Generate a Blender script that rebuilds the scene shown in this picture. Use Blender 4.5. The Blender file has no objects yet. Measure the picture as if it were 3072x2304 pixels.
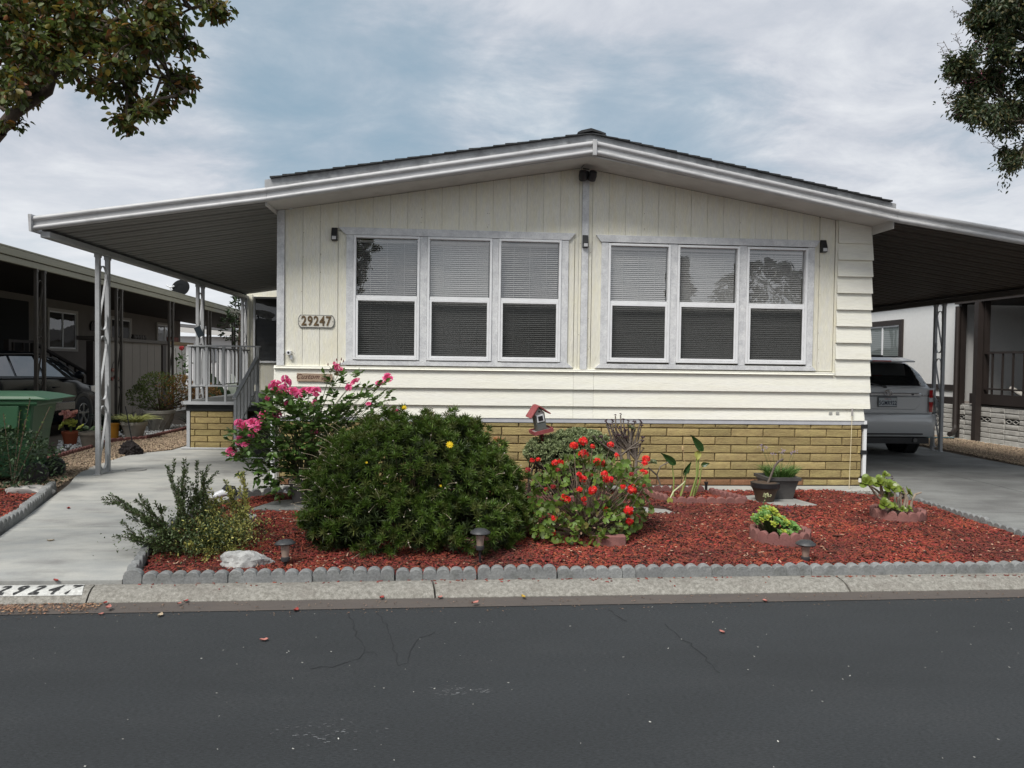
import bpy, math, random
import numpy as np
from math import sin, cos, pi, radians as rad
from mathutils import Vector, Matrix
random.seed(7); rng = np.random.default_rng(11)
SC = bpy.context.scene
COL = SC.collection
# ---------------------------------------------------------------- camera
YAW, PITCH, ROLL, CD, CH, CF = rad(4.382), rad(1.570), rad(0.778), 9.29, 1.65, 2309.0
fw = Vector((sin(YAW)*cos(PITCH), cos(YAW)*cos(PITCH), -sin(PITCH)))
rt = Vector((cos(YAW), -sin(YAW), 0)); up = rt.cross(fw)
RR = rt*cos(ROLL)+up*sin(ROLL); UU = up*cos(ROLL)-rt*sin(ROLL)
cam_d = bpy.data.cameras.new('camera'); cam = bpy.data.objects.new('camera', cam_d); COL.objects.link(cam)
M = Matrix((RR, UU, -fw)).transposed().to_4x4(); M.translation = Vector((0, -CD, CH)); cam.matrix_world = M
cam_d.sensor_width = 36; cam_d.lens = 36*CF/3072; cam_d.clip_start = 0.05; cam_d.clip_end = 3000
SC.camera = cam
def at(px, py, Y):           # real place of something seen at (px,py) that stands at depth Y
    d = fw+RR*((px-1536)/CF)-UU*((py-1152)/CF); t = (Y+CD)/d.y
    return Vector((0, -CD, CH))+d*t
# ---------------------------------------------------------------- sky, sun, exposure
SC.view_settings.view_transform = 'Standard'; SC.view_settings.look = 'None'
SC.view_settings.exposure = 1.3; SC.view_settings.gamma = 1
SUN_EL, SUN_AZ = rad(54), rad(216)      # high, behind the camera and a little to its left
W = bpy.data.worlds.new('World'); SC.world = W; W.use_nodes = True
nt = W.node_tree; nt.nodes.clear()
def N(t, **k):
    n = nt.nodes.new(t)
    for a, b in k.items(): setattr(n, a, b)
    return n
def math_(op, a, b=None, c=None):
    n = N('ShaderNodeMath', operation=op)
    for i, v in enumerate((a, b, c)):
        if v is None: continue
        if hasattr(v, 'links'): nt.links.new(v, n.inputs[i])
        else: n.inputs[i].default_value = v
    return n.outputs[0]
def wramp(inp, stops):
    r = N('ShaderNodeValToRGB'); nt.links.new(inp, r.inputs[0]); e = r.color_ramp.elements
    while len(e) < len(stops): e.new(0.5)
    for q, (p, c) in zip(e, stops): q.position = p; q.color = (*c, 1) if len(c) == 3 else c
    return r.outputs[0]
tc = N('ShaderNodeTexCoord'); sp = N('ShaderNodeSeparateXYZ'); nt.links.new(tc.outputs['Generated'], sp.inputs[0])
zz = math_('ADD', math_('MAXIMUM', sp.outputs[2], 0.0), 0.16)
cb = N('ShaderNodeCombineXYZ')
nt.links.new(math_('DIVIDE', sp.outputs[0], zz), cb.inputs[0]); nt.links.new(math_('DIVIDE', sp.outputs[1], zz), cb.inputs[1])
def wnoise(scale, off, det=7, rough=.55, dist=.3, st=(1, 1, 1)):
    mp = N('ShaderNodeMapping'); nt.links.new(cb.outputs[0], mp.inputs[0]); mp.inputs['Location'].default_value = off; mp.inputs['Scale'].default_value = st
    n = N('ShaderNodeTexNoise'); nt.links.new(mp.outputs[0], n.inputs['Vector'])
    n.inputs['Scale'].default_value = scale; n.inputs['Detail'].default_value = det; n.inputs['Roughness'].default_value = rough; n.inputs['Distortion'].default_value = dist
    return n.outputs[0]
n1 = wnoise(0.62, (3.1, 0.9, 0), st=(1, 1.2, 1)); n2 = wnoise(2.6, (7.7, 3.3, 0), det=9, rough=.62, st=(1, 1.1, 1)); n3 = wnoise(0.35, (1.2, 5.4, 2))
mixv = math_('ADD', math_('MULTIPLY', n1, .62), math_('MULTIPLY', n2, .38))
def thin(px, py, deg, amt):          # a thinner, bluer stretch of the cloud sheet
    d = (fw+RR*((px-1536)/CF)-UU*((py-1152)/CF)).normalized(); vm = N('ShaderNodeVectorMath', operation='DOT_PRODUCT'); nt.links.new(tc.outputs['Generated'], vm.inputs[0]); vm.inputs[1].default_value = d
    mr = N('ShaderNodeMapRange', interpolation_type='SMOOTHSTEP'); nt.links.new(vm.outputs['Value'], mr.inputs[0]); mr.inputs[1].default_value = cos(rad(deg)); mr.inputs[2].default_value = 1; return math_('MULTIPLY', mr.outputs[0], amt)
for a_ in ((650, 230, 11, .12), (1020, 320, 9, .11), (1400, 60, 8, .05), (1700, 300, 7, .12), (2150, 420, 7, .11), (1950, 350, 6, .08), (1300, 330, 6, .05), (250, 420, 12, -.09), (2600, 150, 12, -.08), (1650, 120, 6, -.05)): mixv = math_('SUBTRACT', mixv, thin(*a_))
# cloud cover: thick grey-white sheet with thinner bluish breaks
cover = wramp(mixv, [(.24, (.04, .04, .04)), (.40, (.38, .38, .38)), (.54, (1, 1, 1))])
ccol = wramp(math_('ADD', math_('MULTIPLY', n2, .6), math_('MULTIPLY', n3, .4)), [(.34, (.195, .219, .252)), (.46, (.248, .262, .29)), (.57, (.308, .319, .338)), (.67, (.372, .378, .386))])
sky = N('ShaderNodeTexSky', sky_type='NISHITA', sun_disc=False, sun_elevation=SUN_EL, sun_rotation=SUN_AZ)
sky.altitude = 20; sky.dust_density = 2.5
bg1 = N('ShaderNodeBackground'); nt.links.new(sky.outputs[0], bg1.inputs[0]); bg1.inputs[1].default_value = 0.05
# thin veil over the blue breaks
veil = N('ShaderNodeBackground'); veil.inputs[0].default_value = (.125, .18, .22, 1); veil.inputs[1].default_value = 1.0
mv = N('ShaderNodeMixShader'); mv.inputs[0].default_value = .8; nt.links.new(bg1.outputs[0], mv.inputs[1]); nt.links.new(veil.outputs[0], mv.inputs[2])
bg2 = N('ShaderNodeBackground'); nt.links.new(ccol, bg2.inputs[0]); bg2.inputs[1].default_value = 1.0
ms = N('ShaderNodeMixShader'); nt.links.new(mv.outputs[0], ms.inputs[1]); nt.links.new(bg2.outputs[0], ms.inputs[2])
# whiter towards the horizon, as an overcast sheet seen edge-on
hz = wramp(sp.outputs[2], [(.0, (1, 1, 1)), (.10, (.85, .85, .85)), (.24, (.0, .0, .0))])
fac = math_('MAXIMUM', cover, hz); nt.links.new(fac, ms.inputs[0])
hzb = N('ShaderNodeBackground'); hzb.inputs[0].default_value = (.375, .385, .395, 1)
ms2 = N('ShaderNodeMixShader'); nt.links.new(math_('MULTIPLY', hz, .6), ms2.inputs[0]); nt.links.new(ms.outputs[0], ms2.inputs[1]); nt.links.new(hzb.outputs[0], ms2.inputs[2])
wo = N('ShaderNodeOutputWorld'); nt.links.new(ms2.outputs[0], wo.inputs[0])
sd = bpy.data.lights.new('sun', 'SUN'); sd.energy = 1.5; sd.angle = rad(24); sd.color = (1, .965, .91)
so = bpy.data.objects.new('sun', sd); COL.objects.link(so)
sdir = Vector((sin(SUN_AZ)*cos(SUN_EL), cos(SUN_AZ)*cos(SUN_EL), sin(SUN_EL)))
so.rotation_euler = sdir.to_track_quat('Z', 'Y').to_euler(); so.location = (0, -20, 30)
SC.cycles.max_bounces = 8; SC.cycles.transparent_max_bounces = 16
# ---------------------------------------------------------------- materials
MATS = {}
def mat(name, col, rough=.7, var=.0, vs=3., col2=None, bump=0., bs=40., metal=0., rnd=0., mode='noise', spec=.5, stretch=(1, 1, 1), trans=0., coat=0., det=5., dirt=0., dirtcol=(.05, .04, .03), ds=2., sharp=(.35, .65), fine=None, streak=None):
    """colour varied by noise (var), per island or per object (rnd), with bump and blotchy wear (dirt)"""
    if name in MATS: return MATS[name]
    m = bpy.data.materials.new(name); m.use_nodes = True; t = m.node_tree; p = t.nodes['Principled BSDF']; L = t.links.new
    def n(ty, **k):
        q = t.nodes.new(ty)
        for a, b in k.items(): setattr(q, a, b)
        return q
    tcx = n('ShaderNodeTexCoord'); mp = n('ShaderNodeMapping'); L(tcx.outputs['Object'], mp.inputs[0]); mp.inputs['Scale'].default_value = stretch
    oi = n('ShaderNodeObjectInfo'); geo = n('ShaderNodeNewGeometry')
    if mode == 'obj':
        va = n('ShaderNodeVectorMath', operation='ADD'); cx = n('ShaderNodeCombineXYZ'); mu = n('ShaderNodeMath', operation='MULTIPLY'); mu.inputs[1].default_value = 37.
        L(oi.outputs['Random'], mu.inputs[0]); L(mu.outputs[0], cx.inputs[0]); L(mu.outputs[0], cx.inputs[2]); L(mp.outputs[0], va.inputs[0]); L(cx.outputs[0], va.inputs[1]); vec = va.outputs[0]
    else: vec = mp.outputs[0]
    def noise(s, d=det, r=.6):
        q = n('ShaderNodeTexNoise'); L(vec, q.inputs['Vector']); q.inputs['Scale'].default_value = s; q.inputs['Detail'].default_value = d; q.inputs['Roughness'].default_value = r; return q.outputs[0]
    def ramp(i, a, b):
        q = n('ShaderNodeMapRange'); L(i, q.inputs[0]); q.inputs[1].default_value = a; q.inputs[2].default_value = b; return q.outputs[0]
    def ramp2(i, a, b, c_, d_):
        q = n('ShaderNodeMapRange'); L(i, q.inputs[0])
        for k_, v_ in zip((1, 2, 3, 4), (a, b, c_, d_)): q.inputs[k_].default_value = v_
        return q.outputs[0]
    def mix(f, a, b, ty='MIX'):
        q = n('ShaderNodeMix', data_type='RGBA', blend_type=ty)
        if hasattr(f, 'links'): L(f, q.inputs[0])
        else: q.inputs[0].default_value = f
        for i, v in ((6, a), (7, b)):
            if hasattr(v, 'links'): L(v, q.inputs[i])
            else: q.inputs[i].default_value = (*v, 1)
        return q.outputs[2]
    c = (*col, 1) if False else None
    cur = None
    c2 = col2 or tuple(min(1, x*(1-var)) for x in col)
    if var or col2: cur = mix(ramp(noise(vs), *sharp), col, c2)
    if rnd:
        src = geo.outputs['Random Per Island'] if mode != 'obj' else oi.outputs['Random']
        hsv = n('ShaderNodeHueSaturation'); mr = n('ShaderNodeMapRange'); L(src, mr.inputs[0]); mr.inputs[3].default_value = 1-rnd; mr.inputs[4].default_value = 1+rnd
        L(mr.outputs[0], hsv.inputs['Value']);
        m5 = n('ShaderNodeMath', operation='FRACT'); m6 = n('ShaderNodeMath', operation='MULTIPLY'); m6.inputs[1].default_value = 17.3; L(src, m6.inputs[0]); L(m6.outputs[0], m5.inputs[0])
        mh = n('ShaderNodeMapRange'); L(m5.outputs[0], mh.inputs[0]); mh.inputs[3].default_value = .5-.014*min(1, rnd*2); mh.inputs[4].default_value = .5+.014*min(1, rnd*2); L(mh.outputs[0], hsv.inputs['Hue'])
        if cur is None: hsv.inputs['Color'].default_value = (*col, 1)
        else: L(cur, hsv.inputs['Color'])
        cur = hsv.outputs[0]
    if dirt:
        base = cur if cur is not None else col
        q = n('ShaderNodeMath', operation='MULTIPLY'); L(ramp(noise(ds, 8, .65), .5, .72), q.inputs[0]); q.inputs[1].default_value = dirt
        cur = mix(q.outputs[0], base, dirtcol)
    if fine:     # grain: fine light and dark speckle in the surface itself
        q = n('ShaderNodeHueSaturation'); L(ramp2(noise(fine[0], 3, .7), .3, .7, 1-fine[1], 1+fine[1]), q.inputs['Value'])
        if cur is None: q.inputs['Color'].default_value = (*col, 1)
        else: L(cur, q.inputs['Color'])
        cur = q.outputs[0]
    if cur is None: p.inputs['Base Color'].default_value = (*col, 1)
    else: L(cur, p.inputs['Base Color'])
    p.inputs['Roughness'].default_value = rough; p.inputs['Metallic'].default_value = metal; p.inputs['Specular IOR Level'].default_value = spec
    if coat: p.inputs['Coat Weight'].default_value = coat; p.inputs['Coat Roughness'].default_value = .04
    if bump:
        b = n('ShaderNodeBump'); b.inputs['Strength'].default_value = min(1, bump); b.inputs['Distance'].default_value = .01*max(1, bump); L(noise(bs, 6, .65), b.inputs['Height']); L(b.outputs[0], p.inputs['Normal'])
    if trans:    # thin leaves let some light through
        tr = n('ShaderNodeBsdfTranslucent'); mx = n('ShaderNodeMixShader'); mx.inputs[0].default_value = trans
        if cur is None: tr.inputs[0].default_value = (*col, 1)
        else: L(cur, tr.inputs[0])
        L(p.outputs[0], mx.inputs[1]); L(tr.outputs[0], mx.inputs[2]); L(mx.outputs[0], t.nodes['Material Output'].inputs[0])
    MATS[name] = m; return m
def glass_mat(name, tint=.85, refl=.10, rough=.0, dark=None):
    if name in MATS: return MATS[name]
    m = bpy.data.materials.new(name); m.use_nodes = True; t = m.node_tree; t.nodes.clear(); L = t.links.new
    g = t.nodes.new('ShaderNodeBsdfGlossy'); g.inputs['Roughness'].default_value = rough; g.inputs[0].default_value = (1, 1, 1, 1)
    a = t.nodes.new('ShaderNodeBsdfTransparent'); a.inputs[0].default_value = (tint, tint, tint*1.01, 1)
    if dark is not None:
        a = t.nodes.new('ShaderNodeBsdfDiffuse'); a.inputs[0].default_value = (*dark, 1)
    lw = t.nodes.new('ShaderNodeLayerWeight'); lw.inputs[0].default_value = .5; pw = t.nodes.new('ShaderNodeMath'); pw.operation = 'POWER'; pw.inputs[1].default_value = 5.; L(lw.outputs['Facing'], pw.inputs[0])
    mr = t.nodes.new('ShaderNodeMapRange'); L(pw.outputs[0], mr.inputs[0]); mr.inputs[1].default_value = 0; mr.inputs[2].default_value = 1; mr.inputs[3].default_value = refl; mr.inputs[4].default_value = 1
    mx = t.nodes.new('ShaderNodeMixShader'); L(mr.outputs[0], mx.inputs[0]); L(a.outputs[0], mx.inputs[1]); L(g.outputs[0], mx.inputs[2])
    if rough == 0:    # slightly wavy float glass
        n = t.nodes.new('ShaderNodeTexNoise'); n.inputs['Scale'].default_value = 1.7; tcx = t.nodes.new('ShaderNodeTexCoord'); L(tcx.outputs['Object'], n.inputs['Vector'])
        b = t.nodes.new('ShaderNodeBump'); b.inputs['Strength'].default_value = .06; b.inputs['Distance'].default_value = .05; L(n.outputs[0], b.inputs['Height']); L(b.outputs[0], g.inputs['Normal'])
    o = t.nodes.new('ShaderNodeOutputMaterial'); L(mx.outputs[0], o.inputs[0]); MATS[name] = m; return m
def screen_mat():
    m = bpy.data.materials.new('insect_screen'); m.use_nodes = True; t = m.node_tree; t.nodes.clear(); L = t.links.new
    d = t.nodes.new('ShaderNodeBsdfDiffuse'); d.inputs[0].default_value = (.035, .037, .036, 1); a = t.nodes.new('ShaderNodeBsdfTransparent')
    mx = t.nodes.new('ShaderNodeMixShader'); mx.inputs[0].default_value = .68; L(a.outputs[0], mx.inputs[1]); L(d.outputs[0], mx.inputs[2])
    o = t.nodes.new('ShaderNodeOutputMaterial'); L(mx.outputs[0], o.inputs[0]); return m
# ---------------------------------------------------------------- builders
def wloc(p):
    v = Vector((0, 0, 0))
    while p is not None: v = v+p.location; p = p.parent
    return v
def tag(o, label=None, cat=None, group=None, kind=None):
    if label: o['label'] = label
    if cat: o['category'] = cat
    if group: o['group'] = group
    if kind: o['kind'] = kind
    return o
def thing(name, label, cat, loc=(0, 0, 0), rz=0, group=None):
    o = bpy.data.objects.new(name, None); COL.objects.link(o); o.location = loc; o.rotation_euler = (0, 0, rz); o.empty_display_size = .1
    return tag(o, label, cat, group)
def setsmooth(me, ang=40):
    n = len(me.polygons); me.polygons.foreach_set('use_smooth', [True]*n)
    try: me.set_sharp_from_angle(angle=rad(ang))
    except Exception: pass
def link(name, me, m=None, parent=None, loc=None):
    o = bpy.data.objects.new(name, me); COL.objects.link(o)
    if parent is not None: o.parent = parent
    if loc is not None: o.location = loc
    if m is not None and not me.materials: me.materials.append(m)
    return o
class MB:
    def __init__(s): s.v = []; s.f = []
    def add(s, vs, fs):
        b = len(s.v); s.v += [tuple(x) for x in vs]; s.f += [tuple(i+b for i in f) for f in fs]; return s
    def box(s, x0, x1, y0, y1, z0, z1):
        return s.add([(x0, y0, z0), (x1, y0, z0), (x1, y1, z0), (x0, y1, z0), (x0, y0, z1), (x1, y0, z1), (x1, y1, z1), (x0, y1, z1)],
                     [(0, 3, 2, 1), (4, 5, 6, 7), (0, 1, 5, 4), (1, 2, 6, 5), (2, 3, 7, 6), (3, 0, 4, 7)])
    def prism(s, pts, axis, a, b):          # polygon in the two other axes, extruded from a to b
        n = len(pts)
        def P(p, t): return {'x': (t, p[0], p[1]), 'y': (p[0], t, p[1]), 'z': (p[0], p[1], t)}[axis]
        return s.add([P(p, a) for p in pts]+[P(p, b) for p in pts], [tuple(range(n))[::-1], tuple(range(n, 2*n))]+[(i, (i+1) % n, (i+1) % n+n, i+n) for i in range(n)])
    def beam(s, p, q, w, h, upv=(0, 0, 1)):  # rectangular bar from p to q
        p = Vector(p); q = Vector(q); d = (q-p).normalized(); u = Vector(upv)
        if abs(d.dot(u)) > .98: u = Vector((0, 1, 0))
        r = d.cross(u).normalized(); u = r.cross(d)
        vs = [c+r*a*w/2+u*b*h/2 for c in (p, q) for a, b in ((-1, -1), (1, -1), (1, 1), (-1, 1))]
        return s.add(vs, [(0, 1, 2, 3), (7, 6, 5, 4), (0, 4, 5, 1), (1, 5, 6, 2), (2, 6, 7, 3), (3, 7, 4, 0)])
    def tube(s, pts, r, n=6, cap=True):
        pts = [Vector(p) for p in pts]; k = len(pts); rs = r if hasattr(r, '__len__') else [r]*k; b = len(s.v)
        prev = None
        for i, p in enumerate(pts):
            d = (pts[min(i+1, k-1)]-pts[max(i-1, 0)]); d = d.normalized() if d.length > 1e-9 else Vector((0, 0, 1))
            if prev is None: a = d.orthogonal().normalized()
            else:
                a = prev-d*prev.dot(d); a = a.normalized() if a.length > 1e-6 else d.orthogonal().normalized()
            prev = a; c = d.cross(a)
            for j in range(n):
                t = 2*pi*j/n; s.v.append(tuple(p+(a*cos(t)+c*sin(t))*rs[i]))
        for i in range(k-1):
            for j in range(n): s.f.append((b+i*n+j, b+i*n+(j+1) % n, b+(i+1)*n+(j+1) % n, b+(i+1)*n+j))
        if cap: s.f.append(tuple(b+j for j in range(n))[::-1]); s.f.append(tuple(b+(k-1)*n+j for j in range(n)))
        return s
    def lathe(s, prof, n=20, c=(0, 0, 0), axis='z', cap=True, sq=0):  # prof: (r, h)
        b = len(s.v); k = len(prof)
        for r, h in prof:
            for j in range(n):
                t = 2*pi*(j+.5*sq)/n; x, y = r*cos(t), r*sin(t)
                s.v.append((c[0]+x, c[1]+y, c[2]+h) if axis == 'z' else ((c[0]+h, c[1]+x, c[2]+y) if axis == 'x' else (c[0]+x, c[1]+h, c[2]+y)))
        for i in range(k-1):
            for j in range(n): s.f.append((b+i*n+j, b+i*n+(j+1) % n, b+(i+1)*n+(j+1) % n, b+(i+1)*n+j))
        if cap: s.f.append(tuple(b+j for j in range(n))[::-1]); s.f.append(tuple(b+(k-1)*n+j for j in range(n)))
        return s
    def grid(s, rows, closed=False):        # rows of points -> sheet
        b = len(s.v); n = len(rows[0])
        for r in rows: s.v += [tuple(p) for p in r]
        for i in range(len(rows)-1):
            for j in range(n if closed else n-1): s.f.append((b+i*n+j, b+i*n+(j+1) % n, b+(i+1)*n+(j+1) % n, b+(i+1)*n+j))
        return s
    def xf(s, M, start=0): s.v[start:] = [tuple(M @ Vector(p)) for p in s.v[start:]]; return s
    def mesh(s, name, off=None):
        me = bpy.data.meshes.new(name); o = off or (0, 0, 0)
        me.from_pydata([(x-o[0], y-o[1], z-o[2]) for x, y, z in s.v], [], s.f); me.validate(); me.update(); return me
    def build(s, name, m, parent=None, world=True, smooth=0, bevel=0., label=None, kind=None, fixn=True):
        off = wloc(parent) if (parent is not None and world) else None
        me = s.mesh(name, off)
        import bmesh
        if fixn or bevel:
            bm = bmesh.new(); bm.from_mesh(me)
            if fixn: bmesh.ops.recalc_face_normals(bm, faces=bm.faces)
            if bevel: bmesh.ops.bevel(bm, geom=[e for e in bm.edges if len(e.link_faces) == 2 and e.calc_face_angle(0) > .5], offset=bevel, segments=1, affect='EDGES')
            bm.to_mesh(me); bm.free()
        o = link(name, me, m, parent)
        if smooth: setsmooth(me, smooth)
        if label: o['label'] = label
        if kind: o['kind'] = kind
        return o
def np_mesh(name, V, F, m, parent=None, kind=None, smooth=False):
    V = np.asarray(V, dtype=np.float32).reshape(-1, 3)
    if parent is not None: V = V-np.array(wloc(parent), dtype=np.float32)
    F = np.asarray(F, dtype=np.int32); k = F.shape[1]
    me = bpy.data.meshes.new(name); me.vertices.add(len(V)); me.vertices.foreach_set('co', V.ravel())
    me.loops.add(F.size); me.loops.foreach_set('vertex_index', F.ravel()); me.polygons.add(len(F)); me.polygons.foreach_set('loop_start', np.arange(len(F), dtype=np.int32)*k)
    me.update(calc_edges=True); me.validate()
    if smooth: me.polygons.foreach_set('use_smooth', np.ones(len(F), bool))
    o = link(name, me, m, parent)
    if kind: o['kind'] = kind
    return o
def unit(a): return a/np.maximum(np.linalg.norm(a, axis=-1, keepdims=True), 1e-9)
def scatter(pv, pf, pos, ax, ay, az, sc):     # copies of a small shape at pos with given axes (n,3) and scales (n,3)
    pv = np.asarray(pv, float); n = len(pos); k = len(pv)
    V = pos[:, None, :]+pv[None, :, 0, None]*(ax*sc[:, 0:1])[:, None, :]+pv[None, :, 1, None]*(ay*sc[:, 1:2])[:, None, :]+pv[None, :, 2, None]*(az*sc[:, 2:3])[:, None, :]
    F = np.asarray(pf)[None]+(np.arange(n)*k)[:, None, None]
    return V.reshape(-1, 3), F.reshape(-1, np.asarray(pf).shape[1])
# leaf shapes: along +y, width x, fold z
LEAF_OVAL = ([(0, 0, 0), (.42, .35, .12), (.36, .72, .08), (0, 1, -.06), (-.36, .72, .08), (-.42, .35, .12), (0, .5, -.03)], [(0, 1, 6), (1, 2, 6), (2, 3, 6), (3, 4, 6), (4, 5, 6), (5, 0, 6)])
LEAF_DIA = ([(0, 0, 0), (.5, .5, .12), (0, 1, 0), (-.5, .5, .12)], [(0, 1, 2), (0, 2, 3)])
LEAF_BLADE = ([(0, 0, 0), (.5, .45, .05), (0, 1, -.18), (-.5, .45, .05)], [(0, 1, 2), (0, 2, 3)])
def rosc(k): # scalloped round leaf (geranium)
    P = [(0, 0, 0)]
    for i in range(k): a = -pi/2+.35+(2*pi-.7)*i/(k-1); r = .5 if i % 2 else .42; P.append((r*cos(a), r*sin(a), .12+.05*(i % 2)))
    return P, [(0, i, i+1) for i in range(1, k)]
LEAF_ROUND = rosc(11)
def leaves(name, pos, dirs, length, width, m, parent, shape=LEAF_DIA, upn=None, kind=None, jit=.35, smooth=False):
    pos = np.asarray(pos, float); d = unit(np.asarray(dirs, float)); n = len(pos)
    if n == 0: return None
    u = np.tile(np.array([0, 0, 1.]), (n, 1)) if upn is None else np.asarray(upn, float)
    u = u+rng.normal(0, jit, (n, 3)); x = unit(np.cross(d, u)); z = np.cross(x, d)
    L = np.broadcast_to(length, (n,))*rng.uniform(.75, 1.2, n); w = np.broadcast_to(width, (n,))*rng.uniform(.8, 1.2, n)
    V, F = scatter(*shape, pos, x, d, z, np.stack([w, L, L], 1))
    return np_mesh(name, V, F, m, parent, kind, smooth)
def rdir(n, upb=0.): v = rng.normal(0, 1, (n, 3)); v[:, 2] += upb; return unit(v)
def copy_tree(o, parent=None):
    c = o.copy(); COL.objects.link(c); c.parent = parent
    for ch in [q for q in bpy.data.objects if q.parent == o]: copy_tree(ch, c)
    return c
def text(name, s, size, m, parent, loc, rot, ext=.002, shear=0., align='CENTER', sx=1., bold=0., sp=1.):
    c = bpy.data.curves.new(name, 'FONT'); c.body = s; c.size = size; c.extrude = ext; c.shear = shear; c.align_x = align; c.align_y = 'CENTER'; c.offset = bold; c.space_character = sp
    c.resolution_u = 3; tmp = bpy.data.objects.new('t', c); me = tmp.to_mesh().copy(); bpy.data.objects.remove(tmp); me.name = name
    o = link(name, me, None, parent); me.materials.clear(); me.materials.append(m); o.location = Vector(loc)-(wloc(parent) if parent else Vector()); o.rotation_euler = rot; o.scale = (sx, 1, 1); return o
def curve_between(p, q, sag=.0, n=6, side=(0, 0, 0)):
    p = Vector(p); q = Vector(q); s = Vector(side); return [p.lerp(q, i/(n-1))+(s-Vector((0, 0, sag)))*4*(i/(n-1))*(1-i/(n-1)) for i in range(n)]
# ---------------------------------------------------------------- colours
CREAM = mat('cream_painted_wood', (.78, .755, .62), .75, .10, 5, (.76, .745, .67), bump=.6, bs=24, stretch=(4, 4, .8), mode='obj', rnd=.025, dirt=.4, dirtcol=(.70, .62, .40), ds=1.1, fine=(14, .07))
CREAMH = mat('cream_lap_siding', (.81, .80, .70), .75, .08, 3, (.79, .78, .71), fine=(16, .05), bump=.5, bs=30, stretch=(.6, 3, 5), mode='obj', rnd=.015, dirt=.3, dirtcol=(.62, .58, .46), ds=1.7)
TRIM = mat('blue_grey_trim_paint', (.71, .72, .72), .7, .18, 9, (.54, .55, .565), fine=(60, .12), bump=.4, bs=45, dirt=.15, dirtcol=(.33, .33, .36), ds=8)
WHITE = mat('white_vinyl_frame', (.80, .81, .82), .4, .06, 9, dirt=.15, dirtcol=(.45, .44, .42), ds=12)
BLINDM = mat('white_blind_slat', (.74, .74, .71), .5)
GUTTER = mat('painted_gutter_metal', (.50, .50, .505), .42, .12, 3, dirt=.5, dirtcol=(.20, .20, .19), ds=5, bump=.05, stretch=(1, 3, 3))
SOFFIT = mat('soffit_paint', (.55, .535, .51), .8, .12, 2, dirt=.4, dirtcol=(.30, .29, .27), ds=3)
SHING = mat('dark_asphalt_shingle', (.045, .047, .05), .9, .5, 30, bump=.6, bs=200, mode='obj', rnd=.3)
BRICKM = mat('ochre_slump_block', (.375, .295, .125), .85, .25, 7, (.30, .225, .10), bump=.9, bs=28, stretch=(1, 1, 2.2), mode='obj', rnd=.16, dirt=.5, dirtcol=(.22, .16, .085), ds=5, fine=(40, .16))
REDB = mat('reddish_slump_block', (.26, .13, .065), .9, .3, 7, (.20, .10, .05), bump=.9, bs=28, mode='obj', rnd=.15, dirt=.4, dirtcol=(.12, .09, .06), ds=6, fine=(40, .16))
MORTAR = mat('brown_mortar', (.19, .13, .07), .9, .3, 20, bump=.5)
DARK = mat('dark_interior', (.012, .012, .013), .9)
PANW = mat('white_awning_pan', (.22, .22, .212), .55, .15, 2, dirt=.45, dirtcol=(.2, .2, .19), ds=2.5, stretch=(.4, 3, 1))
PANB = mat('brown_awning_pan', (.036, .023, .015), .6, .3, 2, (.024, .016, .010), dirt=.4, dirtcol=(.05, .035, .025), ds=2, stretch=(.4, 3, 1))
POSTM = mat('grey_painted_post', (.42, .43, .44), .5, .12, 6, dirt=.4, dirtcol=(.24, .23, .22), ds=9, bump=.1)
CONC = mat('concrete', (.45, .445, .41), .9, .16, 2.2, (.35, .355, .34), bump=.35, bs=70, dirt=.75, dirtcol=(.21, .205, .195), ds=1.5, stretch=(1, 2.2, 1), fine=(90, .10))
CONCD = mat('drive_concrete', (.24, .245, .235), .9, .25, 1.3, (.15, .15, .145), bump=.35, bs=60, dirt=.6, dirtcol=(.08, .08, .08), ds=1.1, stretch=(1, 1.6, 1), fine=(80, .12))
ASPH = mat('asphalt_sealed', (.036, .0405, .044), .8, .3, .7, (.028, .0315, .034), bump=.8, bs=330, dirt=.5, dirtcol=(.047, .050, .052), ds=1.3, stretch=(.5, 1.6, 1), det=10, fine=(90, .5))
KERBM = mat('kerb_concrete', (.33, .315, .28), .95, .45, 34, (.19, .18, .155), bump=.9, bs=80, dirt=.5, dirtcol=(.16, .14, .12), ds=5, det=9, fine=(110, .25))
GUTM = mat('gutter_pan', (.105, .088, .076), .9, .4, 5, (.09, .077, .070), bump=.6, bs=70, stretch=(.5, 2, 1), det=9)
EDGEG = mat('grey_edging_concrete', (.25, .255, .25), .92, .3, 9, (.19, .195, .195), bump=.7, bs=60, mode='obj', rnd=.12, dirt=.7, dirtcol=(.10, .105, .09), ds=7, fine=(70, .2))
EDGER = mat('red_edging_concrete', (.25, .11, .095), .92, .25, 9, (.185, .08, .072), bump=.6, bs=60, mode='obj', rnd=.1, dirt=.3, dirtcol=(.12, .07, .06), ds=6)
MULCHB = mat('mulch_bed', (.055, .014, .009), .95, .6, 30, (.03, .010, .007), bump=1., bs=60)
CHIP = mat('red_bark_chip', (.27, .050, .027), .85, .5, 1.2, (.12, .026, .017), rnd=.55, bump=.3, bs=90)
DIRT = mat('bare_soil', (.12, .09, .065), .95, .4, 4, bump=.8, bs=30)
SOILD = mat('potting_soil', (.03, .021, .015), .95, .4, 30, bump=.8, bs=60)
PEB = mat('tan_gravel', (.34, .255, .175), .85, 0, rnd=.5)
PEBW = mat('white_pebbles', (.70, .70, .68), .7, 0, rnd=.2)
METALW = mat('porch_rail_paint', (.47, .485, .50), .5, .1, 5, dirt=.25, dirtcol=(.3, .3, .3), ds=8)
BLACKM = mat('black_plastic', (.018, .018, .02), .45, .2, 9)
WIREM = mat('black_wire', (.02, .02, .02), .6)
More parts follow.
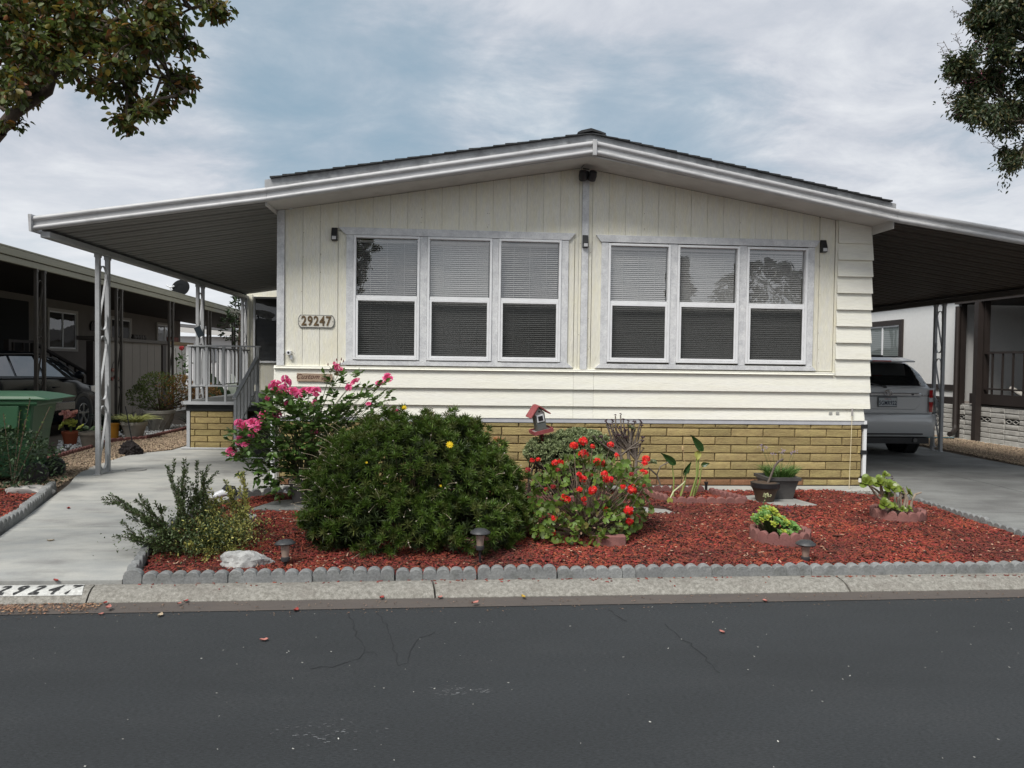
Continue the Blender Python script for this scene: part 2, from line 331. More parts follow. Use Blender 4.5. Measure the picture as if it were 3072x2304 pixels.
BARK = mat('bark', (.10, .075, .055), .9, .4, 14, bump=.8, bs=40, stretch=(1, 1, .4))
# ---------------------------------------------------------------- ground, road, kerb
def kb(x): return -3.765+.0165*x      # back of kerb
def lip(x): return -4.13+.021*x       # gutter meets asphalt
def gz(y): return .08+(min(max(y, -3.77), 0)+3.77)/3.77*.08
MB().grid([[(x, y, -.05) for x in (-400, 400)] for y in (-400, 600)]).build('ground', DIRT, kind='structure', fixn=False)
road = MB(); road.grid([[(x, lip(x)-.0 if y is None else y, 0) for x in np.linspace(-40, 40, 9)] for y in (-14.5, None)]).build('road', ASPH, kind='structure', fixn=False)
MB().grid([[(x, y, z) for x in (-60, 60)] for y, z in ((kb(0)-.1, .03), (-3.6, .055), (0, .135), (60, .135))]).build('yard_soil', DIRT, kind='structure', fixn=False)
# rolled kerb in cast sections
kt = bpy.data.objects.new('kerb', None); COL.objects.link(kt); kt['kind'] = 'structure'
prof = [(0, .079), (-.05, .081), (-.10, .076), (-.155, .058), (-.19, .033), (-.212, .018)]
def ksec(x0, x1, slant=0.):
    rows = []; nx = max(2, int((x1-x0)/.5)+1)
    for t, z in prof: rows.append([(x+slant*t/.21 if (x > x0+.01 or True) else x, kb(x)+t, z) for x in np.linspace(x0, x1, nx)])
    rows.insert(0, [(p[0], p[1], -.05) for p in rows[0]]); rows.append([(p[0], p[1], -.05) for p in rows[-1]])
    b = MB().grid(rows); b.f.append(tuple(r*nx for r in range(len(rows)))); b.f.append(tuple(r*nx+nx-1 for r in range(len(rows)))[::-1])
    b.build('kerb_section', KERBM, kt, smooth=50)
for a, b_ in ((-40, -30), (-29.99, -20), (-19.99, -10), (-9.99, -5.4), (-5.39, -2.452), (-2.44, -.142), (-.128, 2.868), (2.884, 5.9), (5.91, 9), (9.01, 18), (18.01, 28), (28.01, 40)): ksec(a, b_, -.03)
gp = MB(); gp.grid([[(x, f(x), z) for x in np.linspace(-40, 40, 60)] for f, z in ((lambda x: lip(x)-.015, .004), (lambda x: lip(x)+.03, .006), (lambda x: kb(x)-.20, .014))]).build('gutter', GUTM, kind='structure', fixn=False)
# painted house number panel on the kerb face: white block, stencilled black digits
WP = mat('kerb_white_paint', (.58, .58, .55), .8, .10, 12, dirt=.8, dirtcol=(.30, .29, .27), ds=14, fine=(60, .2)); BP = mat('stencil_black', (.02, .02, .02), .8, dirt=.3, dirtcol=(.4, .4, .38), ds=60)
kn = thing('kerb_number', 'white painted kerb panel stencilled with black house number 29247', 'house number', (-2.86, kb(-2.86), .08))
def kz(t):
    for (a, za), (b_, zb) in zip(prof, prof[1:]):
        if b_ <= t <= a: return za+(zb-za)*(t-a)/(b_-a)
    return 0
pb = MB(); pb.grid([[(x+(-.07*t/.2 if x > -2.6 else 0), kb(x)+t, kz(t)+.004) for x in (-3.22, -2.9, -2.52)] for t in (-.006, -.05, -.10, -.14, -.165)]).build('paint', WP, kn, fixn=False)
for i, ch in enumerate('29247'):
    cu = bpy.data.curves.new('d', 'FONT'); cu.body = ch; cu.size = .125; cu.align_x = 'CENTER'; cu.offset = .0035; cu.resolution_u = 3
    tmp = bpy.data.objects.new('d', cu); me = tmp.to_mesh().copy(); bpy.data.objects.remove(tmp)
    x0 = -3.005+i*.111
    for v in me.vertices:   # lay the flat digit on the curved kerb face, stencil-sheared as painted
        x, yy = v.co.x*1.0, v.co.y; t = -.155+yy*1.30; xx = x0+x+yy*.25; v.co = (xx-kn.location.x, kb(xx)+t-kn.location.y, kz(max(-.2, t))+.009-kn.location.z)
    link('digit', me, BP, kn)
# ---------------------------------------------------------------- flatwork: walkway left, driveway right
def slab(name, m, ys, xl, xr, zoff=0., steps=8, gap=.012, parent=None):
    for y0, y1 in zip(ys, ys[1:]):
        yy = np.linspace(y0+gap/2, y1-gap/2, steps); b = MB()
        b.grid([[(xl(y), y, gz(y)+zoff), (xr(y), y, gz(y)+zoff)] for y in yy]); n = len(yy)
        b.grid([[(xl(y), y, gz(y)+zoff), (xl(y), y, gz(y)-.06)] for y in yy]); b.grid([[(xr(y), y, gz(y)+zoff), (xr(y), y, gz(y)-.06)] for y in yy])
        b.grid([[(xl(yy[0]), yy[0], gz(yy[0])+zoff), (xr(yy[0]), yy[0], gz(yy[0])+zoff)], [(xl(yy[0]), yy[0], gz(yy[0])-.06), (xr(yy[0]), yy[0], gz(yy[0])-.06)]])
        b.build('concrete_slab', m, parent, fixn=True)
ww = bpy.data.objects.new('walkway', None); COL.objects.link(ww); ww['kind'] = 'structure'
def interp(pts): xs, ys = zip(*pts); return lambda y: float(np.interp(y, xs, ys))
WKL = interp([(-4, -3.86), (-2.56, -3.80), (-.3, -4.36), (0, -4.44), (.5, -4.62), (.95, -4.76), (1.5, -4.86), (2.9, -4.92), (3.4, -4.5), (9, -4.45)])
WKR = interp([(-4, -2.27), (-3.78, -2.29), (-2.8, -2.50), (-2.2, -2.56), (-1.5, -2.5), (-.55, -2.33), (-.5, -2.05), (-.1, -1.95), (0, -1.95), (.01, -2.02), (9, -2.02)])
slab('walkway', CONC, (-3.755, -2.15, -.95, .45, 2.2, 7.6), WKL, WKR, .012, 14, .01, ww)
dw = bpy.data.objects.new('driveway', None); COL.objects.link(dw); dw['kind'] = 'structure'
for xa, xb in ((lambda y: 5.32, lambda y: 6.92), (lambda y: 6.935, lambda y: 8.7+.08*max(0, y-3) if y > 1 else 8.74)):
    slab('driveway', CONCD, (-3.75, -1.6, .55, 3.1, 6.2, 10.5, 15), xa, xb, .012, 6, .012, dw)
MB().box(-2.0, 5.3, -.36, -.02, .05, .166).build('house_footing', CONC, kind='structure', bevel=.01)
# crack lines and litter-free asphalt detail: thin sunken cracks cut as dark slivers lying in the road
CRK = mat('asphalt_crack', (.024, .026, .028), .95)
def crack(pts, w):
    b = MB(); P = []
    for p, q in zip(pts, pts[1:]):
        k = max(2, int((Vector(q)-Vector(p)).length/.05))
        for i in range(k): P.append(Vector(p).lerp(Vector(q), i/k)+Vector((random.gauss(0, .008), random.gauss(0, .012))))
    P.append(Vector(pts[-1])); r = []
    for i, p in enumerate(P):
        d = (P[min(i+1, len(P)-1)]-P[max(0, i-1)]).normalized(); nn = Vector((-d.y, d.x)); ww_ = w*random.uniform(.4, 1.2)
        r.append([(p.x+nn.x*ww_, p.y+nn.y*ww_, .0035), (p.x-nn.x*ww_, p.y-nn.y*ww_, .0035)])
    return b.grid(r)
def gp_(px, py): 
    d = fw+RR*((px-1536)/CF)-UU*((py-1152)/CF); t = -CH/d.z; return (d.x*t, -CD+d.y*t)
ck = MB()
for ln in ([(1045, 1835), (1060, 1880), (1095, 1950), (1080, 1975), (1000, 2000), (930, 2008)], [(1130, 1830), (1165, 1890), (1185, 1960), (1195, 1998)], [(1300, 1895), (1245, 1925), (1215, 1990), (1195, 1998)], [(1095, 1955), (1130, 1965)], [(1820, 1830), (1880, 1865)], [(1990, 1870), (2100, 1960), (2160, 2020)]):
    c = crack([gp_(*p) for p in ln], .0030); ck.add(c.v, c.f)
ck.build('road_crack', CRK, kind='structure', fixn=False)
# ---------------------------------------------------------------- the house
HX0, HX1, RX = -2.08, 5.17, 1.545
def soz(x): return 4.02-.17*abs(x-RX)         # soffit / wall top line
house = thing('mobile_home', 'cream double-wide mobile home with two triple windows and ochre block skirting', 'house', (1.545, 0, 0.16))
# structural shell behind the cladding
sh = MB(); sh.prism([(HX0+.01, .9), (HX1-.05, .9), (HX1-.05, soz(HX1)-.005), (RX, 4.01), (HX0+.01, soz(HX0)-.005)], 'y', .16, 14)
sh.build('wall', CREAM, house)
# front backing as strips around the window openings
WL = [(-1.195, -.443), (-.336, .445), (.513, 1.285)]; WL = [(-1.19, -.411), (-.321, .453), (.531, 1.29)]; WR = [(1.865, 2.633), (2.722, 3.499), (3.593, 4.366)]
WZ = {0: (1.663, 3.137), 1: (1.677, 3.118)}
back = MB(); back.box(HX0+.005, HX1-.05, .006, .155, .17, 1.66); back.prism([(HX0+.005, 3.14), (HX1-.05, 3.14), (HX1-.05, soz(HX1)-.004), (RX, 4.012), (HX0+.005, soz(HX0)-.004)], 'y', .006, .155)
xs = [HX0+.005]+[v for w in WL+WR for v in w]+[HX1-.05]
for a, b_ in zip(xs[::2], xs[1::2]): back.box(a, b_, .0205, .1545, 1.66, 3.14)
back.build('wall_core', mat('wall_core', (.55, .53, .44), .9), house)
# grooved panels: boards with narrow grooves
def board(x0, x1, z0, slope=True):
    g = .0022; x0 += g; x1 -= g; b = MB()
    b.prism([(x0, z0), (x1, z0), (x1, soz(x1)-.003)]+([(RX, soz(RX)-.003)] if x0 < RX < x1 else [])+[(x0, soz(x0)-.003)], 'y', -.0015+random.uniform(-.0008, .0008), .0055)
    b.build('siding_panel', CREAM, house)
gx = [HX0+.09]+[HX0+.09+.2035*i for i in range(1, 18)]
e = [HX0+.088, -1.785, -1.585, -1.375]; 
for a, b_ in zip(e, e[1:]): board(a, b_, 1.583)
MB().prism([(-1.371, 1.583), (-1.272, 1.583), (-1.272, 3.18), (-1.371, 3.18)], 'y', -.004, .0055).build('siding_panel', CREAM, house)
x = -1.375
while x < 1.45: board(x, min(x+.2035, 1.5) if x+.2035 < 1.44 else 1.5, 3.19); x += .2035 if x+.2035 < 1.44 else 9
for a, b_ in ((1.36, 1.5),): MB().box(1.372, 1.449, -.004, .0195, 1.583, 3.189).build('siding_panel', CREAM, house)
MB().box(1.457, 1.5, -.004, .0195, 1.583, 3.189).build('siding_panel', CREAM, house)
MB().prism([(1.504, 1.583), (1.533, 1.583), (1.533, soz(1.533)), (1.504, soz(1.504))], 'y', -.002, .0055).build('siding_panel', CREAM, house)
MB().prism([(1.618, 1.583), (1.66, 1.583), (1.66, soz(1.66)), (1.618, soz(1.618))], 'y', -.002, .0055).build('siding_panel', CREAM, house)
MB().box(1.668, 1.782, -.004, .0195, 1.583, 3.189).build('siding_panel', CREAM, house)
x = 1.664
while x < 4.5: board(x, x+.2035, 3.19) if x+.2035 < 4.52 else board(x, 4.525, 3.19); x += .2035
for a, b_ in ((4.44, 4.52),): MB().box(a, b_, -.004, .0195, 1.6, 3.189).build('siding_panel', CREAM, house)
board(4.525, 4.72, 1.6)
# cover and corner trims
def trim(x0, x1, z0, z1, y0=-.024, name='trim_board', m=None, poly=None):
    b = MB(); b.prism(poly or [(x0, z0), (x1, z0), (x1, z1), (x0, z1)], 'y', y0, -.0045 if name != 'x' else 0); return b.build(name, m or TRIM, house, bevel=.002)
trim(0, 0, 0, 0, poly=[(HX0, 1.585), (HX0+.086, 1.585), (HX0+.086, soz(HX0+.086)-.004), (HX0, soz(HX0)-.004)], y0=-.026)
trim(0, 0, 0, 0, poly=[(1.535, 1.585), (1.616, 1.585), (1.616, 3.99), (1.535, 3.99)])
trim(4.722, 4.748, 1.50, 0, m=CREAM, poly=[(4.722, 1.52), (4.748, 1.52), (4.748, soz(4.75)-.004), (4.722, soz(4.722)-.004)], y0=-.02)
for (xl_, xr_, l0, r0, zt) in ((-1.371, 1.458, WL[0][0], WL[2][1], 3.226), (1.706, 4.515, WR[0][0], WR[2][1], 3.216)):
    a, b_ = l0-.088, r0+.088
    trim(0, 0, 0, 0, poly=[(a-.008, zt-.085), (b_+.008, zt-.085), (xr_, zt), (xl_, zt)], y0=-.034)
    zb = 1.655
    trim(0, 0, 0, 0, poly=[(xl_+.01, 1.6), (xr_-.01, 1.6), (b_-.0, zb), (a+.0, zb)], y0=-.032)
    ws = WL if l0 < 0 else WR
    edges = [a]+[v for w in ws for v in w]+[b_]
    for p, q in zip(edges[::2], edges[1::2]): trim(p+.002, q-.002, zb+.002, zt-.088)
# windows
GL1 = glass_mat('window_glass', .68, .16); GL2 = glass_mat('window_glass_clear', .93, .06); SCR = screen_mat()
def window(x0, x1, z0, z1, tilt, open_top):
    w = bpy.data.objects.new('window', None); COL.objects.link(w); w.parent = house; w.location = Vector(((x0+x1)/2, 0, (z0+z1)/2))-house.location
    def fr(b, name, m=WHITE, **k): return b.build(name, m, w, **k)
    zm = (z0+z1)/2-.005; t = .028
    b = MB(); b.box(x0, x0+t, -.036, .05, z0, z1).box(x1-t, x1, -.036, .05, z0, z1).box(x0+t, x1-t, -.036, .05, z1-t, z1).box(x0+t, x1-t, -.042, .05, z0, z0+t*.9); fr(b, 'frame', bevel=.003)
    i0, i1 = x0+t+.002, x1-t-.002
    b = MB(); b.box(i0, i1, -.022, .0, zm-.002, zm+.032); fr(b, 'meeting_rail', bevel=.002)
    b = MB(); s = .026; lz0, lz1 = z0+t, zm-.004    # lower sash stands forward
    b.box(i0, i0+s, -.030, -.004, lz0, lz1).box(i1-s, i1, -.030, -.004, lz0, lz1).box(i0+s, i1-s, -.030, -.004, lz1-s, lz1).box(i0+s, i1-s, -.030, -.004, lz0, lz0+s); fr(b, 'sash', bevel=.002)
    g = MB(); g.grid([[(i0, .012, zm+.03), (i1, .012, zm+.03)], [(i0, .012, z1-t), (i1, .012, z1-t)]]); fr(g, 'glass_pane', GL1, fixn=False)
    g = MB(); g.grid([[(i0+s, -.006, lz0+s), (i1-s, -.006, lz0+s)], [(i0+s, -.006, lz1-s), (i1-s, -.006, lz1-s)]]); fr(g, 'glass_pane', GL2, fixn=False)
    g = MB(); g.grid([[(i0+s, -.02, lz0+s), (i1-s, -.02, lz0+s)], [(i0+s, -.02, lz1-s), (i1-s, -.02, lz1-s)]]); fr(g, 'insect_screen', SCR, fixn=False)
    # blind: tilted slats, head rail, three ladder cords, slight sag of each slat
    b = MB(); z = z0+.05; k = 0; pitch = .0240
    dz, dy = .0105*sin(tilt), .0105*cos(tilt)
    bx0, bx1 = i0+.006+random.uniform(0, .012), i1-.006-random.uniform(.0, .02)
    while z < z1-.075:
        j = random.gauss(0, .0009); jy = random.gauss(0, .0008); xs_ = np.linspace(bx0, bx1, 4); sg = [0, -.001+j, -.001, j]
        b.grid([[(x_, .055-dy+jy, z-dz+q) for x_, q in zip(xs_, sg)], [(x_, .053, z+.0028+q) for x_, q in zip(xs_, sg)], [(x_, .055+dy, z+dz+q-j) for x_, q in zip(xs_, sg)]]); z += pitch
    b.box(bx0, bx1, .04, .07, z1-.07, z1-.045)
    for fx in (.22, .5, .8): xx = bx0+(bx1-bx0)*fx; b.box(xx-.0015, xx+.0015, .038, .040, z0+.04, z1-.06)
    b.build('blind', BLINDM, w, fixn=False)
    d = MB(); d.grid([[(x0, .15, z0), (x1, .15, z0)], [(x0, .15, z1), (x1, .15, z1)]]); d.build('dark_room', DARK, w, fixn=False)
for i, (a, b_) in enumerate(WL): window(a, b_, 1.665, 3.137, (rad(28), rad(60), rad(30))[i], 0)
for i, (a, b_) in enumerate(WR): window(a, b_, 1.677, 3.118, (rad(58), rad(68), rad(60))[i], 0)
# lap siding on the right end: ten courses, each a wedge
def lap(x0, x1, z0, z1, name='lap_board', right_end=0.):
    b = MB(); t = .017
    b.prism([(-.0295-.012, z0), (-.006, z1+.012), (.0, z1+.012), (0.0, z0)], 'x', x0, x1)
    return b.build(name, CREAMH, house)
z = 1.546
while z < 3.35:
    z1 = min(z+.2058, 3.39)
    if z1 > 3.37: MB().prism([(4.751, z), (5.19, z), (5.17, soz(5.17)-.003), (4.751, soz(4.751)-.003)], 'y', -.034, 0).build('lap_board', CREAMH, house)
    else: lap(4.751, 5.205, z, z1)
    z += .2058
# lower laps across the front, with a narrow joint board in the middle like the photo
lap(HX0-.03, 4.72, 1.552, 1.572)
MB().box(HX0-.01, 4.745, -.030, -.004, 1.548, 1.582).build('trim_board', CREAMH, house, bevel=.002)
for z0, z1 in ((1.338, 1.535), (1.134, 1.325), (.985, 1.121)):
    for a, b_ in ((HX0-.03, 1.455), (1.4575, 1.703), (1.7055, 5.21 if z0 > 1 else 5.14)):
        lap(a, b_, z0, z1+.004)
MB().box(HX0-.02, 5.135, -.033, .015, .930, .986).build('flashing', mat('grey_flashing', (.50, .51, .54), .6, .1, 9, dirt=.3, dirtcol=(.35, .35, .36), ds=14), house, bevel=.003)
# block skirting: single slump blocks in running bond
MB().box(HX0+.03, 5.125, -.005, .1, .168, .93).build('skirt_backing', MORTAR, house)
BC = {}
def brick_mesh(L, H, v):
    key = (round(L, 3), round(H, 3), v)
    if key in BC: return BC[key]
    r = random.Random(hash(key)); b = MB(); g = .005; c = .007
    def q(y, m): return [(g+m, y, g+m), (L-g-m, y, g+m), (L-g-m, y, H-g-m), (g+m, y, H-g-m)]
    j = lambda s: r.uniform(-s, s)
    p0 = q(.012, 0); p1 = [(x+j(.002), -.014, z+j(.002)) for x, y, z in q(0, 0)]; 
    nx, nz = 5, 3; p2 = []
    for iz in range(nz):
        for ix in range(nx): p2.append((g+c+(L-2*g-2*c)*ix/(nx-1)+j(.003), -.0205+j(.0028), g+c+(H-2*g-2*c)*iz/(nz-1)+j(.003)))
    b.add(p0+p1, [(0, 1, 5, 4), (1, 2, 6, 5), (2, 3, 7, 6), (3, 0, 4, 7)])
    s = len(b.v); b.v += p2; I = lambda ix, iz: s+iz*nx+ix
    for iz in range(nz-1):
        for ix in range(nx-1): b.f.append((I(ix, iz), I(ix+1, iz), I(ix+1, iz+1), I(ix, iz+1)))
    b.f.append((4, 5)+tuple(I(i, 0) for i in range(nx-1, -1, -1))); b.f.append((6, 7)+tuple(I(i, nz-1) for i in range(nx)))
    b.f.append((5, 6)+tuple(I(nx-1, i) for i in range(nz-1, -1, -1))); b.f.append((7, 4)+tuple(I(0, i) for i in range(nz)))
    me = b.mesh('brick'); setsmooth(me, 35); me.materials.append(BRICKM); BC[key] = me; return me
def brick_wall(parent, x0, x1, z0, ztop, y, L=.4064, H=.1016, phase=0., first=None):
    z = ztop; row = 0; hl = [first] if first else []
    while z > z0+.02:
        h = (hl.pop() if hl else H); h = min(h, z-z0); x = x0-((phase+(.5*L if row % 2 else 0)) % L)
        while x < x1-.02:
            a, b_ = max(x, x0), min(x+L, x1)
            if b_-a > .03:
                o = link('brick', brick_mesh(b_-a, h, random.randrange(3)), None, parent, Vector((a, y, z-h))-wloc(parent)); o.rotation_euler = (random.gauss(0, .004), 0, 0)
            x += L
        z -= h; row += 1
brick_wall(house, HX0+.045, 5.115, .25, .93, -.006, phase=(HX0+.045-3.44+.2032) % .4064, first=.056)
brick_wall(house, HX0+.045, 5.115, .168, .2445, -.002, L=.31, H=.0765, phase=.1)
for o in [q for q in bpy.data.objects if q.parent == house and q.name.startswith('brick') and q.location.z+.16 < .2 and q.location.x < 2.6]:
    if not o.data.name.startswith('red'):
        key = 'red_'+o.data.name
        if key not in bpy.data.meshes: m_ = o.data.copy(); m_.name = key; m_.materials.clear(); m_.materials.append(REDB)
        o.data = bpy.data.meshes[key]
nb = MB()
for i in range(34): nx_, nz_ = random.choice([-1.785, -1.585, 1.52, 1.64, 4.54, -.4, .4, 2.3, 2.7, 3.5])+random.uniform(-.01, .01), random.uniform(1.65, 3.3); nz_ = nz_ if nx_ < -1.5 or nx_ > 4.5 or 1.5 < nx_ < 1.7 else random.uniform(3.25, 3.5); nb.lathe([(.004, -.0045), (.003, -.006)], 6, (nx_, 0, nz_), 'y')
nb.build('nail_heads', MORTAR, house, kind='stuff')
# soffit, fascia, roof
for x0, x1 in ((HX0-.02, RX), (RX, HX1+.03)):
    MB().prism([(x0, soz(x0)), (x1, soz(x1)), (x1, soz(x1)+.02), (x0, soz(x0)+.02)], 'y', -.515, 0).build('soffit', SOFFIT, house)
def fascia(parent, x0, z0, x1, z1, m=GUTTER, y=-.52, h=.158):
    # two rolled mouldings with a flat band between
    P = [(0, 0), (-.03, .003), (-.046, .018), (-.046, .036), (-.036, .050), (-.018, .053), (-.018, .100), (-.036, .103), (-.046, .116), (-.046, .134), (-.034, .150), (-.012, .158), (0, .158)]
    b = MB(); b.grid([[(x0, y+p, z0+q) for p, q in P], [(x1, y+p, z1+q) for p, q in P]]); n = len(P); b.f.append(tuple(range(n))[::-1]); b.f.append(tuple(range(n, 2*n)))
    return b.build('fascia', m, parent, smooth=50)
fz = lambda x: 4.040-.172*(RX-x) if x < RX else 4.040-.158*(x-RX)*(1.04-.0*x)
FZL = lambda x: 4.040+.1757*(x-1.575) if x > -2.08 else 3.398+.156*(x+2.08)
FZR = lambda x: 4.040-.1855*(x-1.575) if x < 5.21 else 3.366-.139*(x-5.21)
fascia(house, HX0-.0, FZL(HX0), 1.552, FZL(1.552)); fascia(house, 1.602, FZR(1.602), 5.2, FZR(5.2))
MB().box(1.553, 1.601, -.58, -.50, 4.02, 4.198).build('ridge_cap', GUTTER, house, bevel=.004)
GU2 = mat('stained_drip_edge', (.42, .43, .44), .6, .3, 8, dirt=.7, dirtcol=(.14, .14, .14), ds=7)
RZL = lambda x: 4.285-.172*(RX-x); RZR = lambda x: 4.285-.186*(x-RX)
for f, x0, x1 in ((RZL, HX0-.03, RX), (RZR, RX, 5.2)):
    MB().prism([(x0, f(x0)-.13), (x1, f(x1)-.15), (x1, f(x1)-.012), (x0, f(x0)-.012)], 'y', -.505, -.47).build('rake_board', GU2, house)
    MB().prism([(x0, f(x0)-.045), (x1, f(x1)-.045), (x1, f(x1)-.014), (x0, f(x0)-.014)], 'y', -.469, 14).build('roof_deck', DARK, house)
# shingle courses run back along the roof, each lapping the next
for sgn, f in ((-1, RZL), (1, RZR)):
    for i in range(27):
        xa = RX+sgn*(.137*i-.05 if i else .0); xb = RX+sgn*(.137*(i+1)+.03)
        if abs(xb-RX) > 3.70: break
        t = random.uniform(.008, .014); b = MB()
        b.prism([(xa, f(xa)-.012), (xb, f(xb)-.012+.004), (xb, f(xb)+t), (xa, f(xa)-.004)], 'y', -.535-random.uniform(0, .02), 14); b.build('shingle', SHING, house)
for i in range(3):
    s = .16-.02*i; b = MB(); b.prism([(RX-s, 4.285-.172*s+.012+.014*i), (RX, 4.305+.014*i), (RX+s, 4.285-.186*s+.012+.014*i), (RX+s, 4.285-.186*s+.03+.014*i), (RX, 4.325+.014*i), (RX-s, 4.285-.172*s+.03+.014*i)], 'y', -.545+.03*i, -.2+.02*i); b.build('ridge_shingle', SHING, house)
MB().box(HX0-.024, HX0-.004, -.50, 7.7, 3.36, 3.56).build('soffit_return', SOFFIT, house); MB().box(5.172, 5.184, -.50, 14, 3.30, 3.53).build('soffit_return', SOFFIT, house)
# recessed wing on the left (door side) with a screened window
wing = MB(); wing.prism([(-4.45, .16), (HX0, .16), (HX0, 3.44), (-4.45, 3.08)], 'y', 7.72, 14); wing.build('wing_wall', CREAM, house)
for i, (a, b_) in enumerate(zip(np.arange(-4.45, -2.1, .3), np.arange(-4.15, -1.9, .3))):
    if b_ < -4.3: pass
    MB().box(a+.004, min(b_, HX0)-.004, 7.70, 7.718, .95, 1.56).build('siding_panel', CREAM, house)
MB().box(-4.446, -4.33, 7.70, 7.718, 1.56, 3.05).build('siding_panel', CREAM, house)
wd = bpy.data.objects.new('window', None); COL.objects.link(wd); wd.parent = house; wd.location = Vector((-3.2, 7.7, 2.3))-house.location
MB().box(-4.3, -4.26, 7.66, 7.72, 1.58, 3.0).box(-4.26, -2.12, 7.66, 7.72, 1.58, 1.62).box(-4.26, -2.12, 7.66, 7.72, 2.96, 3.0).build('frame', WHITE, wd)
b = MB(); z = 1.63
while z < 2.95: b.add([(-4.25, 7.702, z), (-2.13, 7.702, z), (-2.13, 7.697, z+.022), (-4.25, 7.697, z+.022)], [(0, 1, 2, 3)]); z += .027
b.build('blind', mat('grey_blind', (.07, .075, .078), .6), wd, fixn=False)
MB().grid([[(-4.26, 7.68, 1.62), (-2.12, 7.68, 1.62)], [(-4.26, 7.68, 2.96), (-2.12, 7.68, 2.96)]]).build('glass_pane', GL2, wd, fixn=False)
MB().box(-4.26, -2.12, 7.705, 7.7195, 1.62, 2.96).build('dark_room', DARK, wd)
# ---------------------------------------------------------------- awnings with scroll posts
def pans(parent, x0, z0, x1, z1, y0, y1, m, pitch=.305):
    y = y0; k = 0
    while y < y1:
        w = min(pitch, y1-y); r = []
        for t, h in ((0, 0), (.02, .038), (.055, .038), (.075, 0), (.15, 0), (.165, .012), (.185, .012), (.20, 0), (.305, 0)):
            if t <= w+1e-6: r.append((y+t+.0, h))
        b = MB(); b.grid([[(x0, yy, z0+h) for yy, h in r], [(x1, yy, z1+h) for yy, h in r]]); s = len(b.v)
        b.build('roof_pan', m, parent, fixn=False); y += pitch
def scroll_post(parent, x, ys, zb, ztops, nscr=3, sep=.26, name='post', POSTM=POSTM):
    out = []
    for dy in (0, sep):
        o = MB().box(x-.027, x+.027, ys+dy-.025, ys+dy+.025, zb, ztops).box(x-.045, x+.045, ys+dy-.04, ys+dy+.04, zb, zb+.012).box(x-.034, x+.034, ys+dy-.034, ys+dy+.034, ztops-.05, ztops).build(name, POSTM, parent, bevel=.003); out.append(o)
    H = (ztops-zb)/nscr
    for i in range(nscr):
        z0 = zb+.15+H*i*.96; z1 = z0+H*.66; ya, yb = ys+.045, ys+sep-.045; rr = (yb-ya)/2; cy = (ya+yb)/2; P = []
        for k in range(7): a = pi*(1-k/6); P.append((x, cy+rr*cos(a)*1.0, z1+rr*sin(a)*1.1))
        P = [(x, ya, z1-.12)]+P
        P += [(x, yb-.004, z1-.08), (x, ya+.012, z0+.16), (x, ya, z0+.06)] if False else [(x, yb-.01, z1-.06), (x, ya+.01, z0+.06)]
        for k in range(7): a = pi+pi*k/6; P.append((x, cy+rr*cos(a), z0+rr*sin(a)*1.1))
        P.append((x, yb, z0+.10))
        b = MB()
        for p, q in zip(P, P[1:]): b.beam(p, q, .024, .007, (0, 1, 0) if False else (1, 0, 0))
        b2 = MB(); rows = []
        for j, p in enumerate(P):
            d = (Vector(P[min(j+1, len(P)-1)])-Vector(P[max(j-1, 0)])).normalized(); nn = Vector((1, 0, 0)).cross(d)*.0045
            c = Vector(p); rows.append([c+nn+Vector((-.013, 0, 0)), c+nn+Vector((.013, 0, 0)), c-nn+Vector((.013, 0, 0)), c-nn+Vector((-.013, 0, 0))])
        b2.grid(rows, closed=True); b2.build('scroll', POSTM, out[0])
    return out
pa = thing('patio_awning', 'white metal porch awning on scroll posts left of the cream house', 'awning', (-4.45, .98, .16))
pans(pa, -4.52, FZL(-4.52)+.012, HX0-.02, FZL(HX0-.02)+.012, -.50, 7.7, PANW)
fascia(pa, -4.55, FZL(-4.55), HX0-.003, FZL(HX0)-.0005)
MB().prism([(-4.575, FZL(-4.55)-.012), (-4.552, FZL(-4.55)-.012), (-4.552, FZL(-4.55)+.17), (-4.585, FZL(-4.55)+.17)], 'y', -.585, 7.7).build('gutter', GUTTER, pa)
MB().box(-4.50, -4.40, -.5, 7.7, 2.945, 3.012).build('beam', POSTM, pa, bevel=.004)
for y in (.73, 4.5, 7.35): scroll_post(pa, -4.44, y, .172 if y < 9 else .9, 2.945, 3, .27)
ca = thing('carport_awning', 'brown-lined metal carport roof on scroll posts right of the cream house', 'awning', (8.7, 3.8, .16))
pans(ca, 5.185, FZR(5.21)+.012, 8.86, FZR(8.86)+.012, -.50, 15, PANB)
fascia(ca, 5.2035, FZR(5.2035)-.0005, 8.88, FZR(8.88))
MB().box(8.62, 8.72, -.5, 15, 2.80, 2.875).build('beam', mat('brown_beam', (.10, .085, .075), .6), ca, bevel=.004)
MB().prism([(8.882, FZR(8.88)-.012), (8.92, FZR(8.88)-.012), (8.93, FZR(8.88)+.16), (8.882, FZR(8.88)+.16)], 'y', -.585, 15).build('gutter', GUTTER, ca)
for y in (-.2, 3.78, 8.6, 13): scroll_post(ca, 8.68, y, .165, 2.82, 3, .24)
# hose/cable coil hung on the carport post
co = MB()
for i in range(7):
    P = [(8.64+.012*i-.03, 3.9+.055*cos(a)*(1+.1*i), 1.02-.1*i*.3+.13*sin(a)*(1+.12*i)) for a in np.linspace(0, 2*pi, 13)]; co.tube(P, .006, 5)
co.build('hose_coil', mat('grey_hose', (.35, .36, .36), .5), None, smooth=60); tag(bpy.data.objects['hose_coil'], 'pale cable coil hanging on the carport scroll post behind the silver car', 'cable coil')
